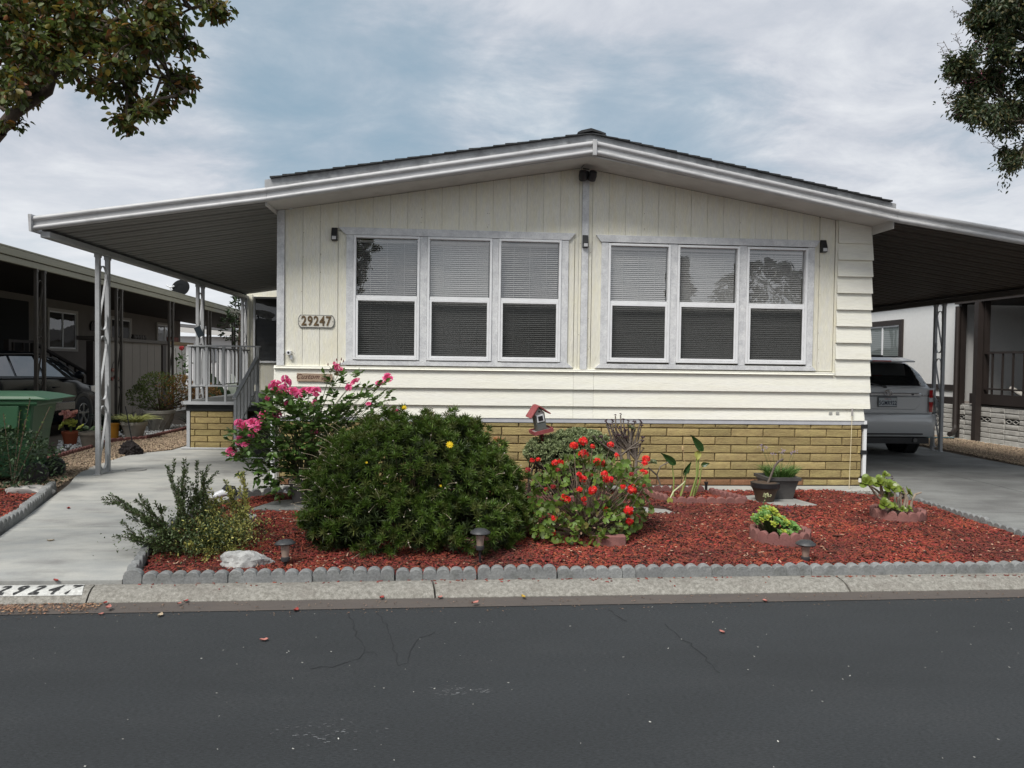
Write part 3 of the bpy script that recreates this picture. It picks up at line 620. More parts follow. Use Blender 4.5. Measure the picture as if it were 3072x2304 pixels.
# ---------------------------------------------------------------- porch
po = thing('porch', 'small raised porch with grey railings, block skirting and steps under the white awning', 'porch', (-3.2, 5, .16))
DECKM = mat('grey_deck_carpet', (.13, .135, .13), .9, .3, 20, bump=.4)
MB().box(-4.36, HX0, 3.57, 7.69, .915, .95).build('deck', DECKM, po)
MB().box(-4.37, HX0, 3.545, 3.569, .905, .956).box(-4.385, -4.362, 3.545, 7.69, .905, .956).build('deck_trim', METALW, po)
MB().box(-4.32, HX0, 3.60, 3.64, .80, .904).build('deck_band', mat('dark_band', (.02, .022, .022), .8), po)
MB().box(-4.27, -3.52, 3.64, 7.6, .17, .80).build('skirt_backing', MORTAR, po)
brick_wall(po, -4.27, -3.53, .18, .795, 3.635, phase=.13)
MB().box(-4.325, -4.275, 3.605, 3.66, .175, .80).build('corner_trim', METALW, po)
MB().tube([(-4.39, 3.56, .19), (-3.3, 3.56, .19)], .014, 8).build('pipe', METALW, po, smooth=60)
def rail(p, q, w=.07, h=.025): MB().beam(p, q, w, h).build('handrail', METALW, po, bevel=.003)
def bal(x, y, z0, z1, w=.036): MB().box(x-w/2, x+w/2, y-w/2, y+w/2, z0, z1).build('baluster', METALW, po)
rail((-4.30, 3.58, 1.86), (-3.14, 3.58, 1.86)); rail((-4.25, 3.575, 1.21), (-3.30, 3.575, 1.21), .025, .028)
for x in (-4.262, -4.14, -4.0, -3.73, -3.46): bal(x, 3.58, 1.225 if x > -4.2 else .95, 1.845, .042)
for x in (-3.995, -3.70): bal(x, 3.576, .956, 1.197, .034)
bal(-3.19, 3.585, .95, 1.86, .05)
rail((-4.28, 3.62, 1.84), (-4.28, 7.3, 1.84), .04); rail((-4.28, 3.62, 1.18), (-4.28, 7.3, 1.18), .03)
for i in range(14): bal(-4.28, 3.86+.25*i, 1.19, 1.83)
rail((-3.2, 2.28, 1.07), (-3.2, 3.60, 1.69), .06, .03); rail((-3.2, 2.42, .62), (-3.2, 3.5, 1.13), .03, .02)
for i in range(7):
    y = 2.34+i*.195; bal(-3.2, y, (.2 if i == 0 else .22+.17*i), 1.095+(y-2.34)*.47-.02, .04)
TREAD = mat('black_stair_tread', (.02, .021, .022), .8)
for i in range(4): MB().box(-3.16, -2.45, 2.42+.29*i, 3.54, .17+.195*i, .17+.195*(i+1)).build('step', TREAD, po, bevel=.004)
MB().tube([(-3.32, 2.33, .19), (-2.35, 2.33, .19)], .016, 8).build('pipe', METALW, po, smooth=60)
# white plastic downpipe at the left corner of the house
MB().beam((-2.115, -.03, .17), (-2.115, -.03, .93), .05, .04).build('corner_strip', WHITE, house)
# right corner: white door edge strip with black straps
rs = thing('corner_post_trim', 'white vertical strip with black straps at the right end of the block skirting', 'corner trim', (5.16, -.02, .17))
MB().box(5.135, 5.175, -.035, .0, .17, .985).build('strip', WHITE, rs)
for z in (.89, .565, .24): MB().box(5.10, 5.183, -.042, .002, z, z+.05).build('strap', BLACKM, rs)
# ---------------------------------------------------------------- things fixed to the front wall
def solar_light(x, z, lab):
    o = thing('wall_light', lab, 'solar wall light', (x, -.02, z), 0, 'solar lights on the front wall')
    MB().prism([(-.02, -.078), (-.065, -.075), (-.07, -.02), (-.03, .075), (-.006, .078), (-.0, .078), (0, -.078)], 'x', x-.034, x+.034).xf(Matrix.Translation((0, -.0, z))).build('body', BLACKM, o, bevel=.003)
    MB().box(x-.024, x+.024, -.074, -.069, z-.068, z-.03).build('lens', mat('frosted_lens', (.55, .55, .55), .25), o)
    MB().lathe([(.004, -.052), (.004, -.046)], 8, (x, 0, z+.005), 'y').build('sensor', mat('sensor_white', (.6, .6, .6), .3), o)
solar_light(-1.415, 3.142, 'black solar light on the wall left of the left triple window')
solar_light(1.575, 3.132, 'black solar light on the centre strip between the two triple windows')
solar_light(4.56, 3.148, 'black solar light beside the upper right corner of the right window')
fl = thing('floodlight', 'black twin-head security floodlight under the roof peak', 'floodlight', (1.575, -.03, 3.93))
MB().lathe([(.045, -.055), (.045, -.03), (.03, -.026)], 12, (1.575, 0, 3.93), 'y').build('mount', BLACKM, fl, smooth=40)
for s in (-1, 1):
    hd = MB().lathe([(.02, .06), (.045, .05), (.052, .0), (.05, -.055), (.046, -.06)], 14).xf(Matrix.Translation((1.575+s*.057, -.13, 3.90)) @ Matrix.Rotation(rad(38), 4, 'X') @ Matrix.Rotation(rad(s*8), 4, 'Y')).build('lamp_head', BLACKM, fl, smooth=40)
    MB().lathe([(.030, -.0625), (.030, -.0645)], 12).xf(Matrix.Translation((1.575+s*.057, -.13, 3.90)) @ Matrix.Rotation(rad(38), 4, 'X') @ Matrix.Rotation(rad(s*8), 4, 'Y')).build('lens', mat('frosted_lens', (.55, .55, .55), .25), hd)
MB().tube([(1.52, -.05, 3.93), (1.50, -.09, 4.0), (1.515, -.14, 4.01), (1.54, -.22, 4.03)], .003, 5).build('wire', WIREM, fl)
pl = thing('number_plaque', 'silver-framed oval-ended plaque with bronze numerals 29247', 'number plaque', (-1.622, -.01, 2.11))
PX, PZ = -1.622, 2.11
def plq(w, h, c): 
    P = [(-w, -h*.35), (-w+c*.35, -h*.75), (-w+c, -h), (w-c, -h), (w-c*.35, -h*.75), (w, -h*.35), (w, h*.35), (w-c*.35, h*.75), (w-c, h), (-w+c, h), (-w+c*.35, h*.75), (-w, h*.35)]
    return [(PX+a, PZ+b) for a, b in P]
MB().prism(plq(.212, .076, .03), 'y', -.016, -.005).build('rim', mat('pewter_rim', (.20, .20, .19), .35, metal=.6), pl)
MB().prism(plq(.204, .068, .03), 'y', -.019, -.0165).build('plate', mat('plaque_face', (.62, .60, .53), .6), pl)
NUMM = mat('bronze_numeral', (.24, .155, .07), .35, .5, 60, (.10, .075, .05), metal=.5)
for i, ch in enumerate('29247'): text('numeral', ch, .155, NUMM, pl, (PX-.142+.071*i, -.022, PZ), (pi/2, 0, 0), .003, sx=.80, bold=.004)
for s in (-1, 1): MB().lathe([(.004, -.024), (.004, -.019)], 8, (PX+s*.193, 0, PZ), 'y').build('screw', BLACKM, pl)
cs = thing('villa_sign', 'small weathered tan wooden sign with cursive words Custom Villa', 'sign', (-1.63, -.04, 1.45))
SGM = mat('weathered_sign_wood', (.42, .31, .22), .8, .3, 30, (.30, .22, .16), bump=.3, stretch=(1, 1, 6), dirt=.4, dirtcol=(.15, .10, .07), ds=14)
MB().prism([(-1.836, 1.398), (-1.424, 1.396), (-1.422, 1.49), (-1.838, 1.496)], 'y', -.056, -.042).build('board', SGM, cs, bevel=.003)
SL = mat('sign_brown_ink', (.10, .04, .025), .7)
text('lettering', 'Custom', .078, SL, cs, (-1.715, -.0575, 1.455), (pi/2, 0, rad(0)), .0005, shear=.45, bold=.001, sp=1.1); text('lettering', 'Villa', .056, SL, cs, (-1.518, -.0575, 1.432), (pi/2, 0, 0), .0005, shear=.5, bold=.001)
se = thing('security_camera', 'small white security camera and sensor at the left end of the cream wall', 'security camera', (-1.935, -.02, 1.72))
MB().lathe([(.026, -.06), (.03, -.05), (.03, -.012), (.01, -.004)], 12, (-1.935, 0, 1.735), 'y').build('camera_head', WHITE, se, smooth=40)
MB().lathe([(.014, -.0625), (.014, -.06)], 10, (-1.935, 0, 1.735), 'y').build('lens', BLACKM, se)
MB().box(-1.925, -1.895, -.03, -.006, 1.655, 1.705).build('bracket', WHITE, se, bevel=.004)
MB().tube([(-2.0, -.03, 1.71), (-1.96, -.05, 1.74), (-1.90, -.05, 1.75), (-1.87, -.03, 1.72)], .002, 4).build('wire', WIREM, se)
vt = thing('siding_vent', 'two tiny grey vents on the lowest board near the right end', 'vent', (4.75, -.03, 1.08))
for x in (4.70, 4.79): MB().box(x-.02, x+.02, -.036, -.029, 1.065, 1.095).build('vent_cover', mat('vent_grey', (.40, .40, .38), .6), vt)
rp = thing('pull_rope', 'thin cream rope with grey cleat hanging from the siding at the right end', 'rope', (4.95, -.05, 1.1))
MB().tube([(4.965, -.062, 1.14), (4.962, -.064, 1.05)], .012, 6).build('cleat', mat('grey_cleat', (.35, .33, .32), .4), rp, smooth=50)
MB().tube(curve_between((4.962, -.066, 1.05), (4.82, -.30, .17), .01), .0035, 5).build('cord', mat('cream_cord', (.60, .52, .34), .8), rp)
# ---------------------------------------------------------------- left neighbour
OLV = mat('olive_fascia_metal', (.21, .195, .13), .5, .12, 3, dirt=.2, dirtcol=(.15, .14, .10), ds=5, stretch=(1, .3, 1))
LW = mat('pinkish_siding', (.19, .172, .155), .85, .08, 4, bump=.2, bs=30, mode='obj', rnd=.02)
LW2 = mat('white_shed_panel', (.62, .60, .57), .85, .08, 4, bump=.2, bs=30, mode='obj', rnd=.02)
BROWNP = mat('dark_brown_post', (.06, .05, .04), .6, .2, 5)
DKB = mat('dark_brown_paint', (.035, .026, .022), .6, .2, 5)
ln = thing('neighbour_home', 'neighbouring pale home on the left with olive carport roof and dark posts', 'house', (-9, 10, .14))
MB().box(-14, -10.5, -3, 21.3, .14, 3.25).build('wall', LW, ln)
z_l = lambda y: 3.16-.0093*y
def ytaper(parent, x0, x1, dz0, dz1, m, name, y0=-6, y1=26, zf=None):
    zf = zf or z_l; b = MB(); vs = []
    for y in (y0, y1):
        for x, dz in ((x0, dz0), (x1, dz0), (x1, dz1), (x0, dz1)): vs.append((x, y, zf(y)+dz))
    b.add(vs, [(0, 3, 2, 1), (4, 5, 6, 7), (0, 1, 5, 4), (1, 2, 6, 5), (2, 3, 7, 6), (3, 0, 4, 7)]); return b.build(name, m, parent, bevel=.006)
ytaper(ln, -7.06, -7.0, 0, .105, OLV, 'fascia'); ytaper(ln, -7.06, -6.975, .11, .225, OLV, 'gutter'); ytaper(ln, -7.05, -6.985, .23, .262, OLV, 'gutter_lip')
ytaper(ln, -10.5, -7.07, .10, .14, mat('brown_ceiling', (.022, .017, .014), .8), 'carport_ceiling')
MB().prism([(-14.5, 3.25), (-10.2, 3.25), (-10.2, 3.36), (-12.3, 3.75), (-14.5, 3.4)], 'y', -3, 21.6).build('roof', SHING, ln)
for y in (4.3, 7.4, 10.4, 13.4, 15.9): scroll_post(ln, -7.03, y, .15, z_l(y)+.0, 3, .25, 'carport_post', BROWNP)
def win_x(parent, X, y0, y1, z0, z1, fm, halves=2, split=None, pane=None, blind=None, side=1, fw_=.07, curtain=None):
    w = bpy.data.objects.new('window', None); COL.objects.link(w); w.parent = parent; w.location = Vector((X, (y0+y1)/2, (z0+z1)/2))-wloc(parent)
    s = side; a, b_ = sorted((X, X+s*.05))
    b = MB(); b.box(a, b_, y0-fw_, y0, z0-fw_, z1+fw_).box(a, b_, y1, y1+fw_, z0-fw_, z1+fw_).box(a, b_, y0, y1, z0-fw_, z0).box(a, b_, y0, y1, z1, z1+fw_).build('surround', fm, w)
    sp_ = split or (y0+y1)/2; t = .035; c, d = sorted((X, X+s*.03))
    f = MB(); f.box(c, d, y0, y0+t, z0, z1).box(c, d, y1-t, y1, z0, z1).box(c, d, sp_-t*.6, sp_+t*.6, z0, z1).box(c, d, y0, y1, z0, z0+t).box(c, d, y0, y1, z1-t, z1).build('frame', WHITE, w)
    MB().grid([[(X+s*.012, y0, z0), (X+s*.012, y1, z0)], [(X+s*.012, y0, z1), (X+s*.012, y1, z1)]]).build('glass_pane', pane or GL2, w, fixn=False)
    if blind:
        q = MB(); z = z0+.05
        while z < z1-.02: q.add([(X+s*.004, y0, z), (X+s*.004, y1, z), (X+s*.009, y1, z+.045), (X+s*.009, y0, z+.045)], [(0, 1, 2, 3)]); z += .05
        q.build('blind', blind, w, fixn=False)
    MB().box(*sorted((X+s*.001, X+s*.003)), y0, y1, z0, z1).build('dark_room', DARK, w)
    return w
LTR = mat('pale_trim', (.46, .44, .41), .8)
win_x(ln, -10.49, 11.55, 13.0, 1.87, 2.85, LTR); win_x(ln, -10.49, 15.2, 16.6, 1.95, 2.85, LTR); win_x(ln, -10.49, 18.9, 20.3, 1.95, 2.85, LTR, blind=mat('pale_curtain', (.45, .47, .48), .8))
MB().box(-10.49, -10.46, 8.0, 10.6, 1.0, 3.0).build('door', DARK, ln)
# partition / shed wall made of vertical panels with a ledge
sd_ = thing('shed_partition', 'pale vertical-panel shed wall with brown ledge beside the neighbour carport', 'shed', (-7.9, 11, .14))
y = 8.25; k = 0
while y < 13.9:
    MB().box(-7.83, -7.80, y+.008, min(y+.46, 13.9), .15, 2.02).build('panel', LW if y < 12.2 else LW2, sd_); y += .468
MB().box(-8.0, -7.84, 8.2, 13.9, .15, 2.0).build('backing', DKB, sd_)
MB().box(-8.12, -7.74, 8.0, 12.5, 2.022, 2.11).build('ledge', BROWNP, sd_, bevel=.006); MB().box(-8.12, -7.74, 12.51, 14.4, 2.022, 2.11).build('ledge', mat('tan_ledge', (.24, .18, .10), .8), sd_, bevel=.006)
MB().box(-7.93, -7.79, 8.06, 8.2, .15, 2.0).build('post', DKB, sd_)
MB().box(-7.86, -7.76, 12.0, 12.25, .15, 2.0).build('post', DKB, sd_)
ws = thing('hanging_sign', 'small red welcome sign with hoop and flowers hanging on the shed panels', 'sign', (-7.79, 9.3, 1.3)) 
RDS = mat('dark_red_sign', (.16, .025, .02), .7)
MB().box(-7.795, -7.775, 8.95, 9.30, 1.33, 1.40).build('board', RDS, ws)
text('lettering', 'WELCOME', .06, mat('sign_cream', (.45, .38, .28), .8), ws, (-7.772, 9.125, 1.365), (pi/2, 0, pi/2), .0005)
MB().tube([(-7.785, 9.125+.14*cos(a), 1.40+.16*sin(a)) for a in np.linspace(0, pi, 11)], .006, 5).tube([(-7.785, 8.98, 1.33), (-7.785, 8.98, 1.2)], .004, 4).tube([(-7.785, 9.26, 1.33), (-7.785, 9.26, 1.2)], .004, 4).build('hoop', WIREM, ws)
for dy in (8.98, 9.12, 9.26): MB().lathe([(.0, -.01), (.045, -.01), (.045, .01), (0, .01)], 7, (-7.785, dy, 1.16+.04*(dy == 9.12)), 'x', cap=False).build('flower_charm', RDS, ws)
pa2 = thing('wall_plaque', 'dark cut-out ornament on the neighbour wall above the shed ledge', 'wall ornament', (-10.44, 14.1, 2.5))
MB().prism([(13.85, 2.42), (14.35, 2.42), (14.35, 2.62), (14.28, 2.58), (14.24, 2.70), (14.16, 2.60), (14.08, 2.72), (14.0, 2.60), (13.94, 2.70), (13.85, 2.60)], 'x', -10.47, -10.44).build('cutout', DKB, pa2)
for y, z in ((10.6, 2.11), (11.9, 2.11)):
    pass
def rowpots(y0, n, mx, lab, name):
    o = thing(name, lab, 'ornaments', (-7.95, y0, 2.11))
    for i in range(n): MB().lathe([(.05, 0), (.07, .04), (.05, .09), (.06, .12)], 9, (-7.95, y0+.16*i, 2.11)).build('ornament', mx, o, smooth=50)
rowpots(10.6, 5, DKB, 'row of small dark ornaments on the shed ledge', 'ledge_ornaments')
bx = thing('ledge_planter', 'small red-brown planter box on the tan end of the ledge', 'planter', (-7.95, 13.2, 2.11)); MB().box(-8.03, -7.87, 13.0, 13.5, 2.112, 2.25).build('box', mat('red_brown', (.13, .04, .03), .8), bx, bevel=.01)
# neighbour stairs rail (dark, sloping)
nr = thing('neighbour_stair_rail', 'dark wooden stair railing behind the black car', 'railing', (-9.2, 9, .14))
MB().beam((-9.2, 8.4, 1.95), (-9.2, 12.6, .75), .06, .06).beam((-9.2, 7.4, 1.97), (-9.2, 8.4, 1.97), .06, .06).build('handrail', DKB, nr)
for i in range(14):
    y = 7.6+.38*i; zt = 1.95-(max(0, y-8.4))*.286
    if zt > .8: MB().box(-9.22, -9.18, y-.02, y+.02, zt-.85, zt).build('baluster', DKB, nr)
for y in (7.4, 8.4): MB().box(-9.25, -9.15, y-.05, y+.05, .15, 2.0).build('post', DKB, nr)
# things on the roof line
di = thing('satellite_dish', 'dark satellite dish on the neighbour carport roof', 'satellite dish', (-7.6, 11.6, 3.2))
c = at(540, 862, 11.6); Mx = Matrix.Translation(c) @ Matrix.Rotation(rad(18), 4, 'Y') @ Matrix.Rotation(rad(72), 4, 'X') @ Matrix.Rotation(rad(-10), 4, 'Y')
MB().lathe([(0.001, 0), (.1, -.006), (.2, -.025), (.235, -.038), (.24, -.03), (.2, -.018), (.1, .004)], 22, cap=False).xf(Mx).build('dish', mat('dish_grey', (.012, .013, .014), .9, spec=.1), di, smooth=60)
MB().tube([c+Vector((0, .05, -.05)), c+Vector((0, .12, -.35))], .02, 6).tube([c+Vector((0, 0, -.2)), c+Vector((-.15, -.2, -.15))], .01, 5).build('mount', mat('galvanised', (.4, .41, .42), .4, metal=.6), di)
an = thing('roof_antenna', 'small white bracketed antenna left of the satellite dish', 'antenna', (-7.8, 11.6, 3.3))
c = at(510, 862, 11.6); MB().tube([c+Vector((0, 0, -.3)), c], .015, 6).tube([c+Vector((-.09, 0, .05)), c+Vector((.0, 0, .0)), c+Vector((.11, 0, .035))], .022, 6).tube([c+Vector((.03, 0, .01)), c+Vector((.06, 0, -.07))], .015, 5).build('arm', WHITE, an)
# hanging dark lantern/flag on second porch post
hg = thing('hanging_tag', 'dark rectangular wind-spinner tag hanging from the second porch post', 'ornament', at(597, 995, 4.4)); p = at(597, 995, 4.4)
MB().box(-.055, .055, -.004, .004, -.09, .09).xf(Matrix.Translation(p) @ Matrix.Rotation(rad(-25), 4, 'Y')).build('tag_plate', mat('navy_plate', (.012, .022, .03), .4), hg)
MB().tube([p+Vector((-.03, 0, .08)), p+Vector((-.07, 0, .17))], .003, 4).build('string', WIREM, hg)
# distant white home behind
db = thing('distant_home', 'white gabled home with grey roof seen beyond the neighbour carport', 'house', (-11, 31, .14))
MB().box(-22, -7.5, 30, 44, .14, 2.75).build('wall', mat('white_wall', (.60, .60, .60), .8, .05, 2), db)
MB().prism([(-22, 3.9), (-7.2, 2.72), (-7.2, 2.85), (-22, 4.05)], 'y', 29.5, 44).build('roof', mat('grey_roof', (.14, .14, .145), .9, .3, 8), db)
MB().prism([(-22, 3.55), (-7.3, 2.5), (-7.3, 2.7), (-22, 3.88)], 'y', 29.42, 29.5).build('fascia', mat('pale_fascia', (.55, .54, .52), .7), db)
for x in (-12.6, -9.7): win = MB().box(x, x+.9, 29.96, 29.99, 1.5, 2.3).build('window', glass_mat('far_glass', refl=.15, dark=(.05, .055, .06)), db)
# ---------------------------------------------------------------- right neighbour
RWL = mat('white_stucco', (.80, .795, .77), .85, .05, 12, bump=.25, bs=50); BRN = mat('espresso_trim', (.028, .02, .017), .6, .2, 4)
rn = thing('right_neighbour_home', 'white neighbouring home on the right with dark brown trim and porch', 'house', (12, 10, .14))
MB().box(11, 18, 6.75, 24, .95, 3.6).build('wall', RWL, rn)
MB().box(12.6, 18, 0, 6.75, .95, 3.2).build('porch_wall', mat('porch_wall_paint', (.05, .05, .048), .85), rn)
MB().box(10.965, 10.998, 6.75, 24, 1.19, 1.30).build('band', BRN, rn); MB().box(10.96, 11.0, 6.75, 24, .88, 1.03).build('skirt_board', BRN, rn)
w = win_x(rn, 10.998, 8.95, 11.6, 1.5, 2.72, BRN, split=9.72, blind=mat('green_grey_blind', (.30, .34, .32), .7), side=-1, fw_=.13)
MB().prism([(10.9, 3.24), (10.98, 3.30), (10.98, 3.5), (10.9, 3.42)], 'y', 6.4, 24).build('eave', WHITE, rn)
# porch on the near side
MB().box(11.0, 12.6, 0, 6.2, .88, 1.02).build('porch_deck', BRN, rn); MB().box(10.93, 10.998, 0, 6.25, .93, 1.14).build('porch_rim', BRN, rn)
MB().box(10.85, 18, -3, 6.7, 3.05, 3.2).build('porch_ceiling', DKB, rn)
for y, w_ in ((6.62, .10), (6.1, .07), (5.86, .09), (2.6, .1)): MB().box(10.93-.0, 10.93+w_*1.2, y-w_/2, y+w_/2, 1.14 if y < 6 else .14, 3.06).build('porch_post', BRN, rn)
MB().box(10.80, 10.92, 5.86, 5.98, .15, 3.05).build('porch_post', BRN, rn)
MB().beam((10.94, .2, 1.99), (10.94, 5.8, 1.99), .05, .045).beam((10.94, .2, 1.25), (10.94, 5.8, 1.25), .04, .035).build('porch_rail', BRN, rn)
for i in range(19): MB().box(10.925, 10.955, .35+.29*i, .38+.29*i, 1.14, 1.98).build('baluster', BRN, rn)
MB().box(12.56, 12.6, 4.0, 5.2, 1.02, 2.9).build('door', DARK, rn); MB().box(12.55, 12.6, 5.25, 5.32, 1.02, 2.9).box(12.55, 12.6, 3.93, 3.99, 1.02, 2.9).build('door_trim', mat('grey_trim', (.25, .25, .24), .7), rn)
ds = MB().tube([(10.88, 6.62, 3.0), (10.88, 6.62, .45), (10.86, 6.58, .34), (10.72, 6.45, .27), (10.55, 6.3, .26)], .055, 8).build('downspout', BRN, rn, smooth=60)
# white block skirt with lattice vents
WB = mat('white_split_block', (.50, .485, .45), .9, .2, 8, bump=.9, bs=30, mode='obj', rnd=.06)
bw = thing('block_skirt', 'white split-face block skirt wall with diamond lattice vents under the right porch', 'block wall', (10.96, 5, .12))
MB().box(10.985, 11.2, .0, 11, .13, .9).build('mortar', mat('grey_mortar', (.30, .29, .27), .9), bw)
me_cache = {}
L_, H_ = .40, .105
for r in range(7):
    z = .145+H_*r
    for k in range(27):
        y = .02+L_*k
        if y > 10.6: break
        if r == 4 and k % 2 == 0 and k > 4:   # vent block: pierced diamonds
            b = MB()
            for s in (0, 1):
                for q in (0, 1):
                    yy = y+.02+s*.18
                    b.beam((10.972, yy, z+H_*.5), (10.972, yy+.09, z+(H_-.012 if q else .012)), .012, .012).beam((10.972, yy+.09, z+(H_-.012 if q else .012)), (10.972, yy+.18, z+H_*.5), .012, .012)
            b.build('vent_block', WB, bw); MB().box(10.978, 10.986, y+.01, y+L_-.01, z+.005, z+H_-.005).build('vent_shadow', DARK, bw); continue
        key = r % 2*10+k % 3
        if key not in me_cache:
            m_ = brick_mesh(L_-.006, H_-.004, 5+key).copy(); m_.materials.clear(); m_.materials.append(WB); me_cache[key] = m_
        o = link('block', me_cache[key], None, bw, Vector((10.975, y+L_-.004, z))-wloc(bw)); o.rotation_euler = (0, 0, -pi/2)
MB().box(10.75, 10.98, -2, 11, .06, .155).build('kerb_strip', CONC, None, kind='structure', bevel=.01)
# umbrella, pots and seat on that porch
um = thing('patio_umbrella', 'blue-grey patio umbrella edge under the right neighbour porch roof', 'umbrella', (12.4, 3.0, 1.02))
cu = Vector((12.5, 4.0, 3.02)); b = MB(); rim_ = [cu+Vector((1.35*cos(a)*.9, 1.35*sin(a), -.42)) for a in np.linspace(0, 2*pi, 9)[:-1]]
b.v = [tuple(cu)]+[tuple(p) for p in rim_]; b.f = [(0, i+1, (i+1) % 8+1) for i in range(8)]
b.build('canopy', mat('umbrella_cloth', (.24, .29, .34), .8), um, fixn=False); MB().tube([(12.5, 4.0, 1.02), (12.5, 4.0, 3.0)], .02, 8).build('pole', BRN, um)
def pot(name, lab, m, x, y, z, r0, r1, h, rim=.02, rimh=.04, sq=False, soil=True, cat='plant pot', foot=False, group=None, rimm=None, sm=40):
    o = thing(name, lab, cat, (x, y, z), group=group); n = 4 if sq else 20; k = 2**.5 if sq else 1
    p = [(r0*k, 0), (r0*k+(r1-r0)*k*.5, h*.5*1.0), (r1*k, h-rimh)]
    b = MB().lathe(p+([(r1*k, h)] if rimm else [(r1*k+rim, h-rimh), (r1*k+rim, h), (r1*k-.012, h), (r1*k-.02, h-.04)]), n, (x, y, z), cap=True, sq=1 if sq else 0); b.build('body', m, o, smooth=0 if sq else sm)
    if rimm or True: MB().lathe([(r1*k-.02, h-rimh*1.0), (r1*k+rim, h-rimh), (r1*k+rim+.002, h+.001), (r1*k-.018, h+.001), (r1*k-.022, h-rimh)], n, (x, y, z), cap=False, sq=1 if sq else 0).build('rim', rimm or m, o, smooth=0 if sq else sm)
    if soil: MB().lathe([(.001, h-.03), (r1*k-.015, h-.035)], n, (x, y, z), cap=False, sq=1 if sq else 0).build('soil', SOILD, o)
    return o
CERA = mat('orange_brown_glaze', (.20, .075, .015), .3)
pot('porch_bowl', 'round orange-brown bowl pot on the right neighbour porch', CERA, 11.35, 4.62, 1.02, .10, .19, .22)
pot('porch_pot', 'white pot with spiky plant on the right neighbour porch', mat('pot_white', (.5, .5, .5), .5), 11.9, 4.35, 1.02, .1, .14, .38)
rl = thing('rolled_mat', 'pale rolled mat lying beside the orange-brown bowl on the porch', 'mat', (11.2, 5.2, 1.1)); MB().lathe([(.05, 0), (.05, .5)], 12, (0, 0, 0), 'y').xf(Matrix.Translation((11.15, 4.85, 1.10)) @ Matrix.Rotation(rad(20), 4, 'X')).build('roll', mat('pale_mat', (.50, .47, .42), .8), rl, smooth=40)
hs = MB().tube([(9.6+.9*t+.05*sin(9*t), 6.6-.5*t, .19+.01*cos(7*t)) for t in np.linspace(0, 1, 14)], .018, 6).tube([(9.5+.7*t, 6.75-.2*t, .185) for t in np.linspace(0, 1, 9)], .018, 6).build('garden_hose', mat('teal_hose', (.02, .08, .09), .4), None, smooth=60); tag(hs, 'dark teal garden hose lying on the gravel behind the carport post', 'hose')
# ---------------------------------------------------------------- across the street (first home mirrored in the glass), and homes added to block low sky
OW = mat('grey_wall', (.30, .30, .28), .8)
for i, (x, lab) in enumerate(((9, 'pale home across the street behind the camera, mirrored in the window glass'), (-12, 'pale home added left of the mirrored one to block low sky light'), (27, 'pale home added right of the mirrored one to block low sky light'))):  # outer two are added to cut horizon light reaching under the awnings
    oh = thing('opposite_home', lab, 'house', (x, -30, 0)); MB().box(x-6.5, x+6.5, -42, -27, 0, 2.9).build('wall', OW, oh)
    MB().prism([(x-8, 2.7), (x+8, 2.7), (x, 4.4)], 'y', -42, -26.4).build('roof', mat('grey_roof', (.14, .14, .145), .9, .3, 8), oh)
for i, (x, lab) in enumerate(((3, 'home added behind the cream house to block low sky light'), (-32, 'home added behind the white gabled one to block low sky light'), (22, 'home added behind the right neighbour to block low sky light'))):  # back row added to shut out low sky and darken under the awnings
    oh = thing('added_rear_home', lab, 'house', (x, 50, 0)); MB().box(x-7, x+7, 46, 60, 0, 2.9).build('wall', OW, oh); MB().prism([(x-8, 2.7), (x+8, 2.7), (x, 4.0)], 'y', 45.5, 60).build('roof', mat('grey_roof', (.14, .14, .145), .9, .3, 8), oh)
# ---------------------------------------------------------------- cars
TYRE = mat('tyre_rubber', (.016, .016, .017), .85, .2, 30, bump=.2); RIMM = mat('alloy_rim', (.35, .36, .37), .3, metal=.8); CHROME = mat('chrome', (.7, .7, .72), .15, metal=1.)
CG = glass_mat('car_glass', refl=.16, dark=(.010, .012, .013)); REDL = mat('red_tail_lens', (.34, .008, .010), .15, coat=1.); CLRL = mat('clear_lens', (.45, .45, .46), .1, coat=1.)
def wheel(parent, x, y, z, r, w, side, blackrim=False):
    wh = bpy.data.objects.new('wheel', None); COL.objects.link(wh); wh.parent = parent; wh.location = Vector((x, y, z))
    s = side
    MB().lathe([(r*.62, -w*.46), (r*.86, -w*.5), (r*.97, -w*.40), (r, -w*.2), (r, w*.2), (r*.97, w*.40), (r*.86, w*.5), (r*.62, w*.46)], 28, axis='x', cap=False).build('tyre', TYRE, wh, world=False, smooth=40)
    b = MB().lathe([(r*.62, s*w*.44), (r*.60, s*w*.30), (r*.52, s*w*.1), (.02, s*w*.08)], 28, axis='x', cap=False); b.build('rim', mat('rim_dark', (.03, .03, .03), .5), wh, world=False, smooth=40)
    b = MB()
    for i in range(5):
        for d in (-.13, .13):
            a = 2*pi*i/5+.3; p = Vector((s*w*.42, .07*cos(a), .07*sin(a))); q = Vector((s*w*.44, r*.6*cos(a+d), r*.6*sin(a+d))); b.beam(p, q, .028, .02, (s, 0, 0))
    b.lathe([(.07, s*w*.36), (.065, s*w*.46), (.01, s*w*.47)], 12, axis='x'); b.lathe([(r*.62, s*w*.44), (r*.58, s*w*.47), (r*.56, s*w*.44)], 28, axis='x', cap=False)
    b.build('spokes', RIMM, wh, world=False); return wh
def loft(st, closed_ends=True):      # st: list of (y, [(x,z)... bottom centre to top centre, half])
    b = MB(); n = 2*len(st[0][1])-2; rows = []
    for y, h in st: rows.append([(x, y, z) for x, z in h]+[(-x, y, z) for x, z in h[-2:0:-1]])
    b.grid(rows, closed=True); b.f.append(tuple(range(n))); k = (len(rows)-1)*n; b.f.append(tuple(k+i for i in range(n))[::-1]); return b
